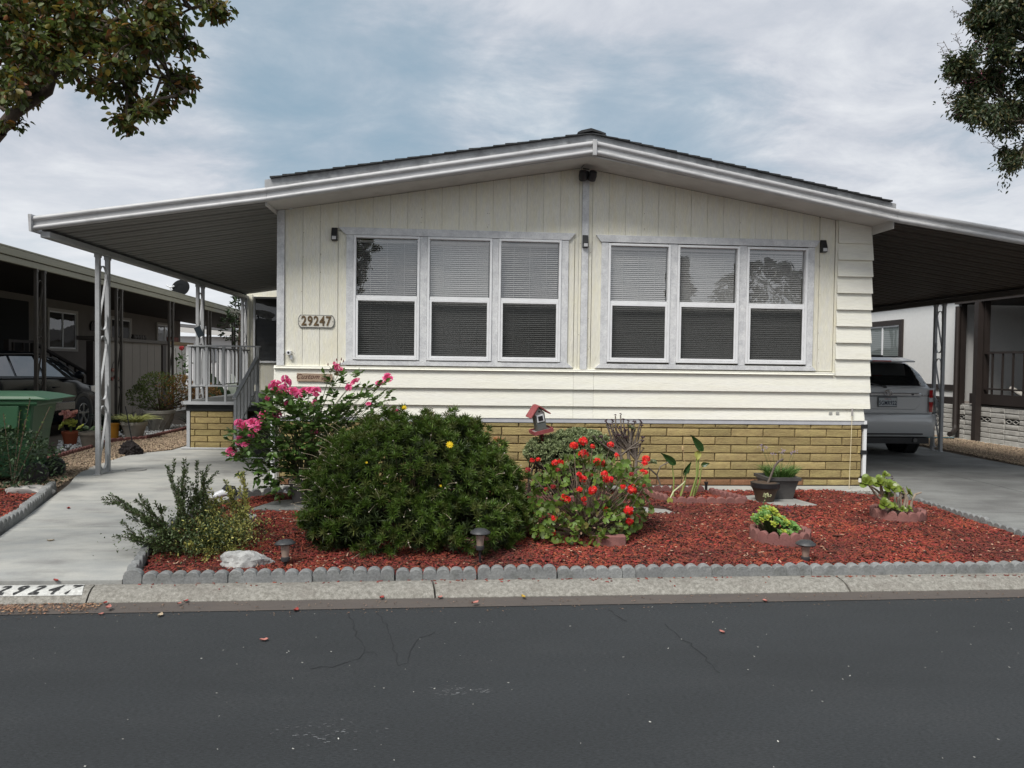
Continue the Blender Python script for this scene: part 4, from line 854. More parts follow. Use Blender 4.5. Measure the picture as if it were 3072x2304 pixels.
def sec(w, zb, zw, zbelt, zr, wr, tum=.0):
    # rounded half-section: sill, flank, shoulder, greenhouse, roof
    return [(0, zb), (w*.86, zb), (w*.96, zb+.07), (w, zw), (w*.992, zbelt-.10), (w*.965, zbelt), (wr+(w*.95-wr)*.12, zbelt+(zr-zbelt)*.82), (wr*.88, zbelt+(zr-zbelt)*.965), (wr*.5, zr), (0, zr+.012)]
def car(name, lab, loc, paint, L, W, H, hood, belt, clear, wheels, rw, roof_y, ws_y, hood_y, rear_rake):
    o = thing(name, lab, 'car', loc); w = W/2; wr = w*.73
    st = [(.10, sec(w*.88, clear+.22, .72, belt-.02, belt+.0, w*.84)), (.13, sec(w*.92, clear+.14, .72, belt-.01, belt+.015, w*.84)), (.22, sec(w*.955, clear+.08, .72, belt, belt+.16*rear_rake, w*.80)),
          (.34, sec(w*.98, clear+.05, .72, belt, belt+(H-belt)*.55, w*.80)), (.46, sec(w*.99, clear+.04, .72, belt, H-.11, w*.75)), (.58, sec(w, clear+.04, .72, belt, H-.035, wr)), (1.0, sec(w, clear+.03, .72, belt, H-.005, wr)),
          (roof_y, sec(w, clear+.03, .72, belt-.02, H, wr)), (roof_y+.5, sec(w, clear+.03, .72, belt-.03, H-.05, wr*.99)), ((roof_y+ws_y)/2+.35, sec(w, clear+.03, .72, belt-.04, (H+hood)/2+.10, wr)),
          (ws_y, sec(w*.995, clear+.03, .70, hood-.02, hood+.03, w*.84)), (ws_y+.1, sec(w*.99, clear+.03, .70, hood-.05, hood+.005, w*.82)), (hood_y-.25, sec(w*.97, clear+.05, .66, hood-.13, hood-.06, w*.80)), (hood_y-.05, sec(w*.92, clear+.08, .62, hood-.20, hood-.13, w*.74)), (hood_y+.06, sec(w*.82, clear+.12, .58, hood-.30, hood-.24, w*.66)), (L, sec(w*.70, clear+.15, .52, .62, .66, w*.5))]
    body = loft(st).build('body', paint, o, world=False, smooth=32)
    for (x, y) in wheels:
        for s in (-1, 1):
            wheel(o, s*(w-.095), y, rw, rw, .235, s)
            MB().lathe([(rw*1.0, s*0), (rw*1.16, s*.004), (rw*1.20, s*.002), (rw*1.18, -s*.03)], 24, (s*(w+.002), y, rw*1.0), 'x', cap=False).build('wheel_arch', BLACKM if True else paint, o, world=False, smooth=60)
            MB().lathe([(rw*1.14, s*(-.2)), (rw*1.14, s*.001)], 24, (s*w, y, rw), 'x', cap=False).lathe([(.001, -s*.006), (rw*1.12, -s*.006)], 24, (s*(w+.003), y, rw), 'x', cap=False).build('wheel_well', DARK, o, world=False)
    return o, st
def side_glass(o, w, wr, belt, H, spans, off=.006):
    zr = H
    def X(z): t = (z-belt)/(.82*(zr-belt)); a = w*.965; b_ = wr+(w*.95-wr)*.12; return a+(b_-a)*t+off
    for s in (-1, 1):
        for pts in spans:
            b = MB(); b.v = [(s*X(z), y, z) for y, z in pts]; b.f = [tuple(range(len(pts)))]; b.build('side_window', CG, o, world=False, fixn=False)
SILV = mat('silver_car_paint', (.50, .51, .515), .30, metal=.15, coat=.7, spec=.5); 
suv, st = car('silver_suv', 'silver SUV parked nose-in under the carport awning right of the house', (7.12, 2.82, .165), SILV, 4.68, 1.83, 1.66, 1.0, 1.16, .22, ((0, .95), (0, 3.66)), .355, 3.2 if False else 2.9, 3.65, 4.45, .9)
w = .915; wr = w*.73
side_glass(suv, w, wr, 1.16, 1.655, [[(.62, 1.2), (1.15, 1.19), (1.15, 1.53), (.72, 1.52)], [(1.2, 1.19), (2.05, 1.18), (2.05, 1.53), (1.2, 1.53)], [(2.12, 1.18), (3.25, 1.15), (2.85, 1.50), (2.12, 1.53)]])
# rear glass: curved dark sheet lying over the sloping tailgate
def rearX(t): return .84-.16*t
from mathutils.bvhtree import BVHTree
sb_me = [o for o in bpy.data.objects if o.parent == suv and o.name.startswith('body')][0].data
BVH = BVHTree.FromPolygons([v.co for v in sb_me.vertices], [tuple(p.vertices) for p in sb_me.polygons])
rows = []
for t in np.linspace(0, 1, 9):
    z = 1.195+.37*t; r_ = []
    for x in np.linspace(-1, 1, 21):
        X_ = x*(.845-.235*t-.04*t*t)*(1-.04*(t < .05)); h = BVH.ray_cast(Vector((X_, -1, z)), Vector((0, 1, 0))); r_.append((X_, (h[0].y if h[0] else .4)-.008, z))
    rows.append(r_)
MB().grid(rows).build('rear_window', CG, suv, world=False, smooth=60, fixn=False)
b = MB(); b.grid([[(x, .30+.02-.03*(1-abs(x/.72)**2)-.06, 1.60), (x, .58, 1.655)] for x in np.linspace(-.60, .60, 9)]); b.grid([[(x, .24+.02-.03*(1-abs(x/.72)**2), 1.585), (x, .24+.02-.03*(1-abs(x/.72)**2), 1.61), (x, .60, 1.668)] for x in np.linspace(-.60, .60, 9)]); b.build('spoiler', SILV, suv, world=False, smooth=50)
MB().box(-.16, .16, .205, .235, 1.592, 1.612).build('brake_light', REDL, suv, world=False)
# bumper: lofted curved bar, wraps round the corners
def bumper(parent, w, y0, m, zs=(.36, .42, .56, .66, .72), d=.10):
    rows = []
    for i, z in enumerate(zs):
        bl = (.05, .02, 0, 0, .03)[i]; r = []
        for t in np.linspace(-1, 1, 21):
            x = w*1.0*sin(t*pi/2)*1.0; y = y0+bl+.62*(max(0, abs(t)-.62)/.38)**2.2*.9; r.append((x*(1 if abs(t) < 1 else 1.0), y, z))
        rows.append(r)
    rows.append([(x*.97, y+.10, .735) for x, y, z in rows[-1]]); rows.append([(x*.95, y+.3, .735) for x, y, z in rows[-1]])
    rows.insert(0, [(x*.95, y+.3, .30) for x, y, z in rows[0]])
    return MB().grid(rows).build('bumper', m, parent, world=False, smooth=50, fixn=False)
bumper(suv, .925, -.02, SILV)
MB().box(-.60, .60, -.026, .03, .395, .415).build('bumper_groove', BLACKM, suv, world=False, bevel=.004)
MB().box(-.75, .75, .05, .9, .24, .34).build('underbody', BLACKM, suv, world=False)
MB().tube([(.50, .02, .30), (.50, .5, .31)], .035, 10).build('exhaust', mat('dull_steel', (.15, .15, .15), .4, metal=.8), suv, world=False, smooth=50)
# tailgate relief, garnish, plate, badge
MB().prism([(-.52, .80), (.52, .80), (.60, .88), (.62, 1.02), (-.62, 1.02), (-.60, .88)], 'y', .068, .11).build('tailgate_panel', SILV, suv, world=False, bevel=.015)
MB().prism([(-.78, .735), (.78, .735), (.86, 1.16), (-.86, 1.16)], 'y', .085, .13).build('tailgate', SILV, suv, world=False, bevel=.012)
MB().prism([(-.60, 1.025), (.60, 1.025), (.595, 1.065), (.56, 1.078), (-.56, 1.078), (-.595, 1.065)], 'y', .035, .09).build('garnish', CHROME, suv, world=False, bevel=.01)
pt_ = bpy.data.objects.new('number_plate', None); COL.objects.link(pt_); pt_.parent = suv; pt_.location = (.02, .05, .93)
MB().box(-.165, .165, -.006, .012, -.085, .085).build('plate_frame', mat('plate_frame', (.10, .11, .12), .4), pt_, world=False, bevel=.006)
MB().box(-.152, .152, -.010, -.0062, -.072, .062).build('plate_face', mat('plate_white', (.42, .45, .46), .5), pt_, world=False)
me_ = bpy.data.curves.new('t', 'FONT'); 
def ltext(name, s, size, m, parent, loc, rot=(pi/2, 0, 0), sx=1., bold=0., sp=1., ext=.001):
    o = text(name, s, size, m, None, (0, 0, 0), rot, ext, sx=sx, bold=bold, sp=sp); o.parent = parent; o.location = loc; return o
NAVY = mat('plate_navy', (.02, .03, .06), .5)
ltext('plate_number', '5GMR922', .098, NAVY, pt_, (0, -.0115, -.022), sx=.72, bold=.0018, sp=1.05)
ltext('plate_state', 'California', .030, mat('plate_red', (.25, .03, .03), .5), pt_, (0, -.0115, .046))
b = MB()
for rx, rz, cz in ((.072, .048, 0), (.026, .046, .002), (.05, .02, .022)):
    b.tube([(rx*cos(a), -.0, cz+rz*sin(a)) for a in np.linspace(0, 2*pi, 21)], .007, 6)
b.xf(Matrix.Translation((.02, .025, 1.075))).build('emblem', CHROME, suv, world=False, smooth=60)
ltext('badge', 'HIGHLANDER', .042, CHROME, suv, (.66, .078, 1.035), sx=.85, bold=.001, ext=.002)
MB().lathe([(.014, .02), (.014, .034)], 10, (.44, 0, 1.052), 'y').build('keyhole', BLACKM, suv, world=False)
MB().beam((-.02, .10, 1.175), (-.30, .155, 1.25), .03, .02).lathe([(.03, .09), (.03, .15)], 10, (.0, 0, 1.165), 'y').build('wiper', BLACKM, suv, world=False)
for s in (-1, 1):
    tl = bpy.data.objects.new('tail_light', None); COL.objects.link(tl); tl.parent = suv; tl.location = (0, 0, 0)
    def lens(z0, z1, m, n):
        rows = []
        for z in np.linspace(z0, z1, 3):
            rows.append([(s*(.74+.185*sin(t*pi/2)), .052+.30*(1-cos(t*pi/2)), z) for t in np.linspace(0, 1, 8)])
        rows = [[(s*.735, rows[0][0][1]+.06, z0)]*8]+rows if False else rows
        MB().grid(rows).build(n, m, tl, world=False, smooth=60, fixn=False)
    lens(.765, .93, REDL, 'red_lens'); lens(.932, 1.0, CLRL, 'clear_lens'); lens(1.002, 1.13, REDL, 'red_lens')
    MB().beam((s*.60, .75, 1.675), (s*.60, 2.75, 1.70), .035, .03).beam((s*.60, .6, 1.64), (s*.60, .78, 1.68), .04, .03).beam((s*.60, 2.74, 1.70), (s*.60, 2.95, 1.655), .04, .03).beam((s*.60, 1.6, 1.64), (s*.60, 1.6, 1.69), .06, .03, (0, 1, 0)).build('roof_rail', BLACKM, suv, world=False, bevel=.006)
    MB().lathe([(.02, -.05), (.075, -.04), (.085, .03), (.04, .05)], 12, (s*1.0, 3.15, 1.16), 'y').build('mirror', SILV, suv, world=False, smooth=50)
MB().beam((-.58, 1.2, 1.705), (.58, 1.2, 1.705), .05, .02).beam((-.58, 2.2, 1.715), (.58, 2.2, 1.715), .05, .02).build('crossbar', BLACKM, suv, world=False, bevel=.005)
BLKP = mat('black_car_paint', (.006, .008, .011), .15, spec=.15)
bc, st = car('black_crossover', 'glossy black crossover car under the neighbour carport behind the green bin', (-8.3, 3.15, .15), BLKP, 4.55, 1.82, 1.60, 1.02, 1.12, .18, ((0, .9), (0, 3.58)), .36, 2.3, 3.55, 4.4, .5)
side_glass(bc, .91, .91*.73, 1.12, 1.595, [[(.75, 1.17), (1.25, 1.16), (1.3, 1.50), (1.0, 1.48)], [(1.32, 1.16), (2.15, 1.14), (2.1, 1.50), (1.38, 1.50)], [(2.24, 1.14), (3.4, 1.10), (2.75, 1.46), (2.2, 1.49)]])
for s in (-1, 1):
    MB().beam((s*.92, .8, .58), (s*.93, 3.2, .56), .02, .16).build('door_cladding', mat('dark_chrome_trim', (.10, .10, .105), .2, metal=.7), bc, world=False, bevel=.01)
    MB().tube([(s*.90, .8, 1.13), (s*.905, 2.2, 1.115), (s*.90, 3.45, 1.075)], .011, 6).tube([(s*.70, 1.0, 1.53), (s*.69, 2.1, 1.545), (s*.78, 2.8, 1.46), (s*.87, 3.5, 1.12)], .012, 6).build('window_trim', BLACKM, bc, world=False, smooth=60)
    m_ = MB().lathe([(.02, -.08), (.07, -.065), (.085, .0), (.06, .06), (.02, .07)], 14, (s*1.02, 3.22, 1.15), 'y').build('mirror', BLKP, bc, world=False, smooth=50)
    MB().prism([(4.0, .80), (4.42, .70), (4.45, .78), (4.2, .92), (3.98, .92)], 'x', s*.80, s*.885).build('headlight', CLRL, bc, world=False, bevel=.01)
    for y in (1.5, 2.45): MB().beam((s*.925, y, .93), (s*.925, y+.2, .93), .015, .03).build('door_handle', BLKP, bc, world=False, bevel=.004)
# ---------------------------------------------------------------- green wheelie bin
GRN = mat('green_bin_plastic', (.022, .085, .036), .5, .15, 4, bump=.15, bs=60, dirt=.35, dirtcol=(.06, .10, .07), ds=4)
bn = thing('wheelie_bin', 'green wheeled rubbish bin behind the dark shrub at left', 'wheelie bin', (-5.25, .35, .15))
def rect(x0, x1, y0, y1, z): return [(x0, y0, z), (x1, y0, z), (x1, y1, z), (x0, y1, z)]
b = MB().grid([rect(-.30, .26, -.28, .26, .08), rect(-.36, .31, -.34, .30, .62), rect(-.42, .36, -.40, .36, .93)], closed=True); b.f.append((0, 1, 2, 3)); b.build('body', GRN, bn, world=False, bevel=.02)
MB().grid([rect(-.45, .40, -.43, .39, .93), rect(-.46, .41, -.44, .40, .95), rect(-.46, .41, -.44, .40, .985)], closed=True).build('rim', GRN, bn, world=False, bevel=.006)
b = MB().grid([rect(-.47, .52, -.45, .42, .99), rect(-.48, .56, -.46, .43, 1.005), rect(-.46, .40, -.43, .40, 1.045), rect(-.34, .22, -.32, .28, 1.075)], closed=True); b.f.append((12, 13, 14, 15)); b.f.append((3, 2, 1, 0)); b.build('lid', GRN, bn, world=False, bevel=.008)
MB().prism([(-.12, .66), (.20, .66), (.22, .93), (-.14, .93)], 'y', -.43, -.36).build('lift_pocket', GRN, bn, world=False, bevel=.01)
for s in (-.33, .24): MB().lathe([(.03, -.04), (.125, -.035), (.13, -.02), (.13, .02), (.125, .035), (.03, .04)], 20, (.36, s, .13), 'y').build('wheel', BLACKM, bn, world=False, smooth=40)
bn.rotation_euler[2] = rad(8)
# ---------------------------------------------------------------- garden edging
def scallop(n, pitch=.098, h=.09, th=.055, bend=0., low=.56, sub=7):
    # n scallops in a row along +x; bend > 0 curves the block round (radius)
    prof = []
    for i in range(n):
        for j in range(sub+(i == n-1)):
            a = pi-pi*j/sub; prof.append((pitch*(i+.5)+pitch*.5*cos(a), h*low+h*(1-low)*sin(a)))
    b = MB(); L_ = n*pitch
    def place(x, y, z):
        if not bend: return (x-L_/2, y, z)
        a = (x-L_/2)/bend; r = bend+y; return (r*sin(a), bend-r*cos(a) if False else -(bend)+r*cos(a), z)
    rows = []
    for y, dz, in ((-th/2, -.006), (-th/2+.006, 0), (th/2-.006, 0), (th/2, -.006)): rows.append([place(x, y, z+dz) for x, z in prof])
    rows.insert(0, [place(x, -th/2, -.03) for x, z in prof]); rows.append([place(x, th/2, -.03) for x, z in prof])
    b.grid(rows); n_ = len(prof); k = len(rows)
    b.f.append(tuple(r*n_ for r in range(k))); b.f.append(tuple(r*n_+n_-1 for r in range(k))[::-1])
    return b
ECH = {}
def edge_block(parent, p, ang, m, n=6, pitch=.098, h=.09, th=.055, bend=0., tilt=0.):
    key = (n, round(pitch, 4), h, th, bend, m.name)
    if key not in ECH:
        b = scallop(n, pitch, h, th, bend); me = b.mesh('edging_block'); import bmesh; bm = bmesh.new(); bm.from_mesh(me); bmesh.ops.recalc_face_normals(bm, faces=bm.faces); bm.to_mesh(me); bm.free(); setsmooth(me, 35); me.materials.append(m); ECH[key] = me
    o = link('edging_block', ECH[key], None, parent, Vector(p)-wloc(parent)); o.rotation_euler = (tilt+random.gauss(0, .012), random.gauss(0, .008), ang+random.gauss(0, .008)); return o
eg = thing('garden_edging', 'grey scalloped concrete edging blocks along the kerb in front of the red mulch', 'garden edging', (1.5, -3.7, .08))
x = -2.27; edge_block(eg, (x+.06, kb(x)+.04, .082), 0, EDGEG, 1, .125, .095, .06); x += .135
ns = [6, 6, 6, 2, 4, 6, 5, 1, 6, 6, 2, 6, 6, 6, 4, 2, 6, 6, 6, 6]; 
for i, n in enumerate(ns):
    L_ = n*.0955; edge_block(eg, (x+L_/2, kb(x)+.035+random.gauss(0, .004), .078+random.gauss(0, .003)), .0165+random.gauss(0, .006), EDGEG, n, .0955, .082+.004*(i % 3), .068); x += L_+random.choice((.004, .006, .012))
e2 = thing('walk_edging', 'grey scalloped edging blocks running back along the walkway beside the leafy shrub', 'garden edging', (-2.4, -3, .09))
y = -3.70
while y < -1.6:
    xx = WKR(y+.1)+.05; d = (WKR(y+.25)-WKR(y)); edge_block(e2, (xx, y+.12, gz(y)-.005+.004), pi/2-math.atan2(d, .25), EDGEG, 2, .115, .095, .06); y += .243
for px, py, a, n in ((-2.22, -.78, .5, 3), (-1.93, -.60, .25, 3), (-1.62, -.55, 0, 3)): edge_block(e2, (px, py, gz(py)-.002), a, EDGEG, n, .1, .095, .055)
e3 = thing('left_edging', 'weathered grey edging along the left side of the walkway by the small left mulch bed', 'garden edging', (-4, -1.5, .1))
P = [(-3.80, -3.7), (-3.84, -2.6), (-4.02, -1.7), (-4.25, -.9), (-4.42, -.35)]
for (xa, ya), (xb, yb) in zip(P, P[1:]):
    d = math.hypot(xb-xa, yb-ya); k = max(1, round(d/.3)); 
    for i in range(k):
        t = (i+.5)/k; edge_block(e3, (xa+(xb-xa)*t-.03, ya+(yb-ya)*t, gz(ya)+.0), math.atan2(yb-ya, xb-xa), EDGEG, 3, d/k/3, .12, .07)
e4 = thing('drive_edging', 'grey scalloped edging half sunk in mulch beside the right driveway', 'garden edging', (5.25, -2, .1))
P = [(5.1, -.75), (5.2, -1.2), (5.22, -2.2), (5.26, -3.7)]
for (xa, ya), (xb, yb) in zip(P, P[1:]):
    d = math.hypot(xb-xa, yb-ya); k = max(1, round(d/.4))
    for i in range(k): t = (i+.5)/k; edge_block(e4, (xa+(xb-xa)*t, ya+(yb-ya)*t, gz(ya)-.015), math.atan2(yb-ya, xb-xa), EDGEG, 4, d/k/4-.002, .085, .05)
e5 = thing('gravel_edging', 'dark red low scalloped edging between the left gravel and the potted plants', 'garden edging', (-5.6, 4, .15))
P = [(-5.75, 2.0), (-5.85, 3.6), (-6.0, 4.7), (-5.6, 5.2), (-5.55, 7.3), (-5.0, 9.2)]
for (xa, ya), (xb, yb) in zip(P, P[1:]):
    d = math.hypot(xb-xa, yb-ya); k = max(1, round(d/.55))
    for i in range(k): t = (i+.5)/k; edge_block(e5, (xa+(xb-xa)*t, ya+(yb-ya)*t, .15), math.atan2(yb-ya, xb-xa), EDGER, 5, d/k/5-.002, .08, .05)
def ring(name, lab, c, r, nb, a0=0., span=2*pi, sx=1., n=5, h=.10, pit=None):
    o = thing(name, lab, 'planter ring', (c[0], c[1], gz(c[1])))
    for i in range(nb):
        a = a0+span*(i+.5)/nb; pitch = pit or (span/nb*r/n*.97); edge_block(o, (c[0]+r*cos(a)*sx, c[1]+r*sin(a), gz(c[1])-.008), a-pi/2, EDGER, n, pitch, h, .05, bend=r)
    return o
ring('sedum_ring', 'red scalloped planter ring around the yellow-green sedum', (2.90, -2.72), .235, 4, .35, n=4, h=.135)
ring('jade_ring', 'red scalloped planter ring around the thick-stemmed jade plant', (4.50, -1.86), .235, 4, .25, n=4, h=.125)
cr = thing('calla_border', 'red scalloped square border around the calla lily', 'planter ring', (2.7, -.85, .14))
for (xa, ya), (xb, yb) in (((2.32, -1.17), (3.17, -1.20)), ((3.20, -1.15), (3.0, -.55)), ((2.95, -.50), (2.15, -.48)), ((2.12, -.52), (2.33, -1.12))):
    d = math.hypot(xb-xa, yb-ya)
    for i in range(2): t = (i+.5)/2; edge_block(cr, (xa+(xb-xa)*t, ya+(yb-ya)*t, gz(ya)-.004), math.atan2(yb-ya, xb-xa), EDGER, 4, d/8*.98, .10, .05)
tr_ = thing('topiary_border', 'red scalloped border around the mounded pale-leaved bush by the birdhouse', 'planter ring', (1.25, -.8, .14))
for (xa, ya), (xb, yb) in (((.86, -.35), (.98, -1.12)), ((1.0, -1.17), (1.65, -1.2)), ((1.7, -1.15), (1.7, -.4))):
    d = math.hypot(xb-xa, yb-ya)
    for i in range(2): t = (i+.5)/2; edge_block(tr_, (xa+(xb-xa)*t, ya+(yb-ya)*t, gz(ya)-.004), math.atan2(yb-ya, xb-xa), EDGER, 4, d/8*.98, .11, .055)
ring('bush_ring', 'red scalloped planter ring mostly hidden under the big green daisy bush', (.05, -2.35), .62, 7, -1.9, 3.0)
gb = thing('geranium_block', 'plain dark red block at the foot of the red geranium', 'garden block', (1.34, -2.9, .1)); MB().box(1.22, 1.47, -2.95, -2.87, .07, .21).build('block', EDGER, gb, bevel=.012)
# ---------------------------------------------------------------- mulch and gravel
def inpoly(x, y, P):
    c = np.zeros(len(x), bool); n = len(P)
    for i in range(n):
        (x1, y1), (x2, y2) = P[i], P[(i+1) % n]
        t = ((y1 > y) != (y2 > y)) & (x < (x2-x1)*(y-y1)/(y2-y1+1e-12)+x1); c ^= t
    return c
bed = [(-2.2, -3.68), (-2.42, -2.8), (-2.46, -2.2), (-2.4, -1.5), (-2.2, -.85), (-1.95, -.62), (-1.9, -.40), (4.55, -.40), (4.75, -.62), (5.1, -.72), (5.2, -1.2), (5.22, -3.62)]
lbed = [(-7.5, -3.68), (-3.9, -3.68), (-3.9, -2.6), (-4.1, -1.7), (-4.35, -.8), (-4.55, -.35), (-7.5, -.5)]
def hump(x, y): return .018*np.sin(x*1.7+y*2.3)*np.sin(y*2.9-x*.8)+.008*np.sin(x*7+1)*np.sin(y*6)
def bedsheet(name, P, m, dz=.012, step=.12):
    xs_ = np.arange(min(p[0] for p in P), max(p[0] for p in P)+step, step); ys_ = np.arange(min(p[1] for p in P), max(p[1] for p in P)+step, step)
    V = [(x, y, gz(y)+dz+float(hump(x, y))*.5) for y in ys_ for x in xs_]; nx = len(xs_); F = []
    for j in range(len(ys_)-1):
        cxs = xs_[:-1]+step/2; ok = inpoly(cxs, np.full(len(cxs), ys_[j]+step/2), P)
        F += [(j*nx+i, j*nx+i+1, (j+1)*nx+i+1, (j+1)*nx+i) for i in range(nx-1) if ok[i]]
    return np_mesh(name, V, F, m, None, 'structure', True)
bedsheet('mulch_bed', bed, MULCHB); bedsheet('left_mulch_bed', lbed, MULCHB)
def vgz(y): return .08+(np.clip(y, -3.77, 0)+3.77)/3.77*.08
CHIPV = [(-.5, -.5, -.5), (.5, -.45, -.5), (.45, .5, -.5), (-.5, .42, -.5), (-.42, -.4, .5), (.38, -.5, .5), (.5, .38, .5), (-.5, .5, .5)]
CHIPF = [(4, 5, 6, 7), (0, 1, 5, 4), (1, 2, 6, 5), (2, 3, 7, 6), (3, 0, 4, 7)]
SLABS = [[(-2.02, -1.52), (-1.34, -1.54), (-1.26, -.98), (-1.76, -.96), (-1.89, -1.08)], [(3.16, -.80), (3.50, -1.30), (3.97, -1.32), (3.84, -.68), (3.5, -.64)], [(1.73, -1.67), (2.30, -1.64), (2.22, -1.28), (1.73, -1.28)]]
def chips(name, P, dens, m, L, w, t, lift=.018, flat=.28, clear=()):
    x0, x1 = min(p[0] for p in P), max(p[0] for p in P); y0, y1 = min(p[1] for p in P), max(p[1] for p in P); n = int((x1-x0)*(y1-y0)*dens)
    x = rng.uniform(x0, x1, n); y = rng.uniform(y0, y1, n); k = inpoly(x, y, P)
    for cx, cy, r in clear: k &= (x-cx)**2+(y-cy)**2 > r*r
    for sl in SLABS: k &= ~inpoly(x, y, sl)
    pn = np.sin(x*2.1+.7)*np.sin(y*3.3+1.1)+.6*np.sin(x*5.3+y*2.2)*np.sin(y*4.7-x); k &= ~((pn > .55) & (rng.random(n) < .45))
    x, y = x[k], y[k]; n = len(x); z = vgz(y)+lift+hump(x, y)*.5+rng.uniform(-.006, .014, n)
    a = rng.uniform(0, 2*pi, n); ax = unit(np.stack([np.cos(a), np.sin(a), rng.normal(0, flat, n)], 1)); up_ = unit(np.stack([rng.normal(0, flat, n), rng.normal(0, flat, n), np.ones(n)], 1)); ay = unit(np.cross(up_, ax)); az = np.cross(ax, ay)
    sc = np.stack([rng.uniform(*L, n)*rng.choice([.6, 1, 1.5], n, p=[.35, .5, .15]), rng.uniform(*w, n), rng.uniform(*t, n)], 1)
    V, F = scatter(CHIPV, CHIPF, np.stack([x, y, z], 1), ax, ay, az, sc); return np_mesh(name, V, F, m, None, 'stuff')
chips('mulch_chips', bed, 3800, CHIP, (.018, .044), (.006, .013), (.003, .008))
chips('left_mulch_chips', lbed, 1500, CHIP, (.022, .052), (.007, .018), (.003, .008))
DRK = mat('dark_bark_bits', (.06, .02, .012), .9, rnd=.6); chips('dark_mulch_bits', bed, 260, DRK, (.02, .06), (.006, .016), (.003, .006), .024)
PALE = mat('pale_chip', (.48, .30, .20), .85, rnd=.3); chips('pale_mulch_bits', bed, 42, PALE, (.012, .035), (.005, .012), (.003, .006), .028)
PEBV = [(0, 0, -.5), (.5, .05, 0), (.1, .5, .05), (-.5, 0, 0), (-.05, -.5, 0), (0, .05, .5)]; PEBF = [(5, 1, 2), (5, 2, 3), (5, 3, 4), (5, 4, 1), (0, 2, 1), (0, 3, 2), (0, 4, 3), (0, 1, 4)]
def pebbles(name, P, dens, m, s, lift=.012):
    x0, x1 = min(p[0] for p in P), max(p[0] for p in P); y0, y1 = min(p[1] for p in P), max(p[1] for p in P); n = int((x1-x0)*(y1-y0)*dens)
    x = rng.uniform(x0, x1, n); y = rng.uniform(y0, y1, n); k = inpoly(x, y, P); x, y = x[k], y[k]; n = len(x)
    ax = rdir(n); ay = unit(np.cross(ax, rdir(n))); az = np.cross(ax, ay); r = rng.uniform(*s, n)
    V, F = scatter(PEBV, PEBF, np.stack([x, y, vgz(y)-.005+lift+rng.uniform(-.005, .006, n)], 1), ax, ay, az, np.stack([r*1.4, r, r*.7], 1)); return np_mesh(name, V, F, m, None, 'stuff')
pebbles('left_gravel', [(-4.45, -.3), (-4.75, .95), (-4.95, 2.9), (-4.55, 3.6), (-4.42, 9), (-5.0, 9.2), (-5.55, 7.3), (-5.55, 5.3), (-5.9, 4.7), (-5.8, 2.2), (-7.6, .6), (-7.4, -.5)], 1500, PEB, (.016, .034))
pebbles('right_gravel', [(8.76, 1.0), (10.75, -1), (10.75, 11), (9.5, 13), (9.2, 8), (8.98, 3.2)], 1500, PEB, (.018, .034))
pebbles('white_pebbles', [(-5.65, 5.2), (-5.7, 7.3), (-5.3, 8.6), (-6.5, 8.2), (-7.0, 5), (-6.1, 3.0), (-6.0, 3.7), (-6.1, 4.75)], 260, PEBW, (.025, .05), .016)
pebbles('drain_gravel', [(4.3, -.40), (5.15, -.38), (5.1, -.60), (4.7, -.62)], 2500, mat('grey_pebbles', (.33, .32, .29), .9, rnd=.4), (.008, .018), .016)
# stepping slabs
SLAB = mat('slab_stone', (.21, .215, .205), .9, .3, 5, (.15, .155, .145), bump=.3, bs=60, dirt=.3, dirtcol=(.3, .3, .28), ds=5)
s1 = thing('stepping_slab', 'grey angled concrete stepping slab under the rose pot', 'stepping stone', (-1.6, -1.2, .13)); b = MB().prism([(-2.0, -1.50), (-1.35, -1.52), (-1.28, -1.0), (-1.75, -.98), (-1.87, -1.08)], 'z', .12, .165).build('slab', SLAB, s1, bevel=.006)
s2 = thing('stepping_slab', 'pale concrete stepping slab under the two plant pots by the wall', 'stepping stone', (3.6, -1, .13)); MB().prism([(3.16, -.80), (3.50, -1.28), (3.95, -1.30), (3.82, -.70), (3.5, -.66)], 'z', .12, .162).build('slab', mat('pale_slab', (.36, .355, .33), .9, .3, 7, bump=.3), s2, bevel=.006)
s3 = thing('stepping_slab', 'pale slab end half hidden behind the red geranium', 'stepping stone', (2.05, -1.6, .13)); MB().prism([(1.75, -1.65), (2.28, -1.62), (2.2, -1.3), (1.75, -1.3)], 'z', .10, .145).build('slab', mat('pale_slab', (.36, .355, .33)), s3, bevel=.006)
# white garden rock
ROCKM = mat('white_rock', (.52, .52, .50), .9, .35, 14, (.32, .32, .31), bump=1.2, bs=26, dirt=.4, dirtcol=(.16, .16, .15), ds=16, det=9)
import bmesh
def rock(name, lab, c, s, m, seed, rough=.16, sub=3, top=None, cat='rock'):
    bm = bmesh.new(); bmesh.ops.create_icosphere(bm, subdivisions=sub, radius=1); r = random.Random(seed); P = [Vector((r.gauss(0, 1), r.gauss(0, 1), r.gauss(0, 1))).normalized() for _ in range(14)]; D = [r.uniform(.62, .95) for _ in P]
    for v in bm.verts:
        n = v.co.normalized(); k = 1.
        for p, d in zip(P, D):
            q = n.dot(p)
            if q > 0: k = min(k, d/q if d/q < 1 else 1)
        v.co = n*(k+r.uniform(-rough, rough)*.25); v.co.x *= s[0]; v.co.y *= s[1]; v.co.z *= s[2]
        if top: v.co.z = min(v.co.z, top(v.co.x))
    me = bpy.data.meshes.new(name); bm.to_mesh(me); bm.free(); o = link(name, me, m, None, c); return tag(o, lab, cat)
rk = rock('garden_rock', 'rough white rock lying on the mulch just behind the kerb edging', (-1.535, -3.40, .115), (.215, .11, .125), ROCKM, 5, .22, 4)
setsmooth(rk.data, 25)
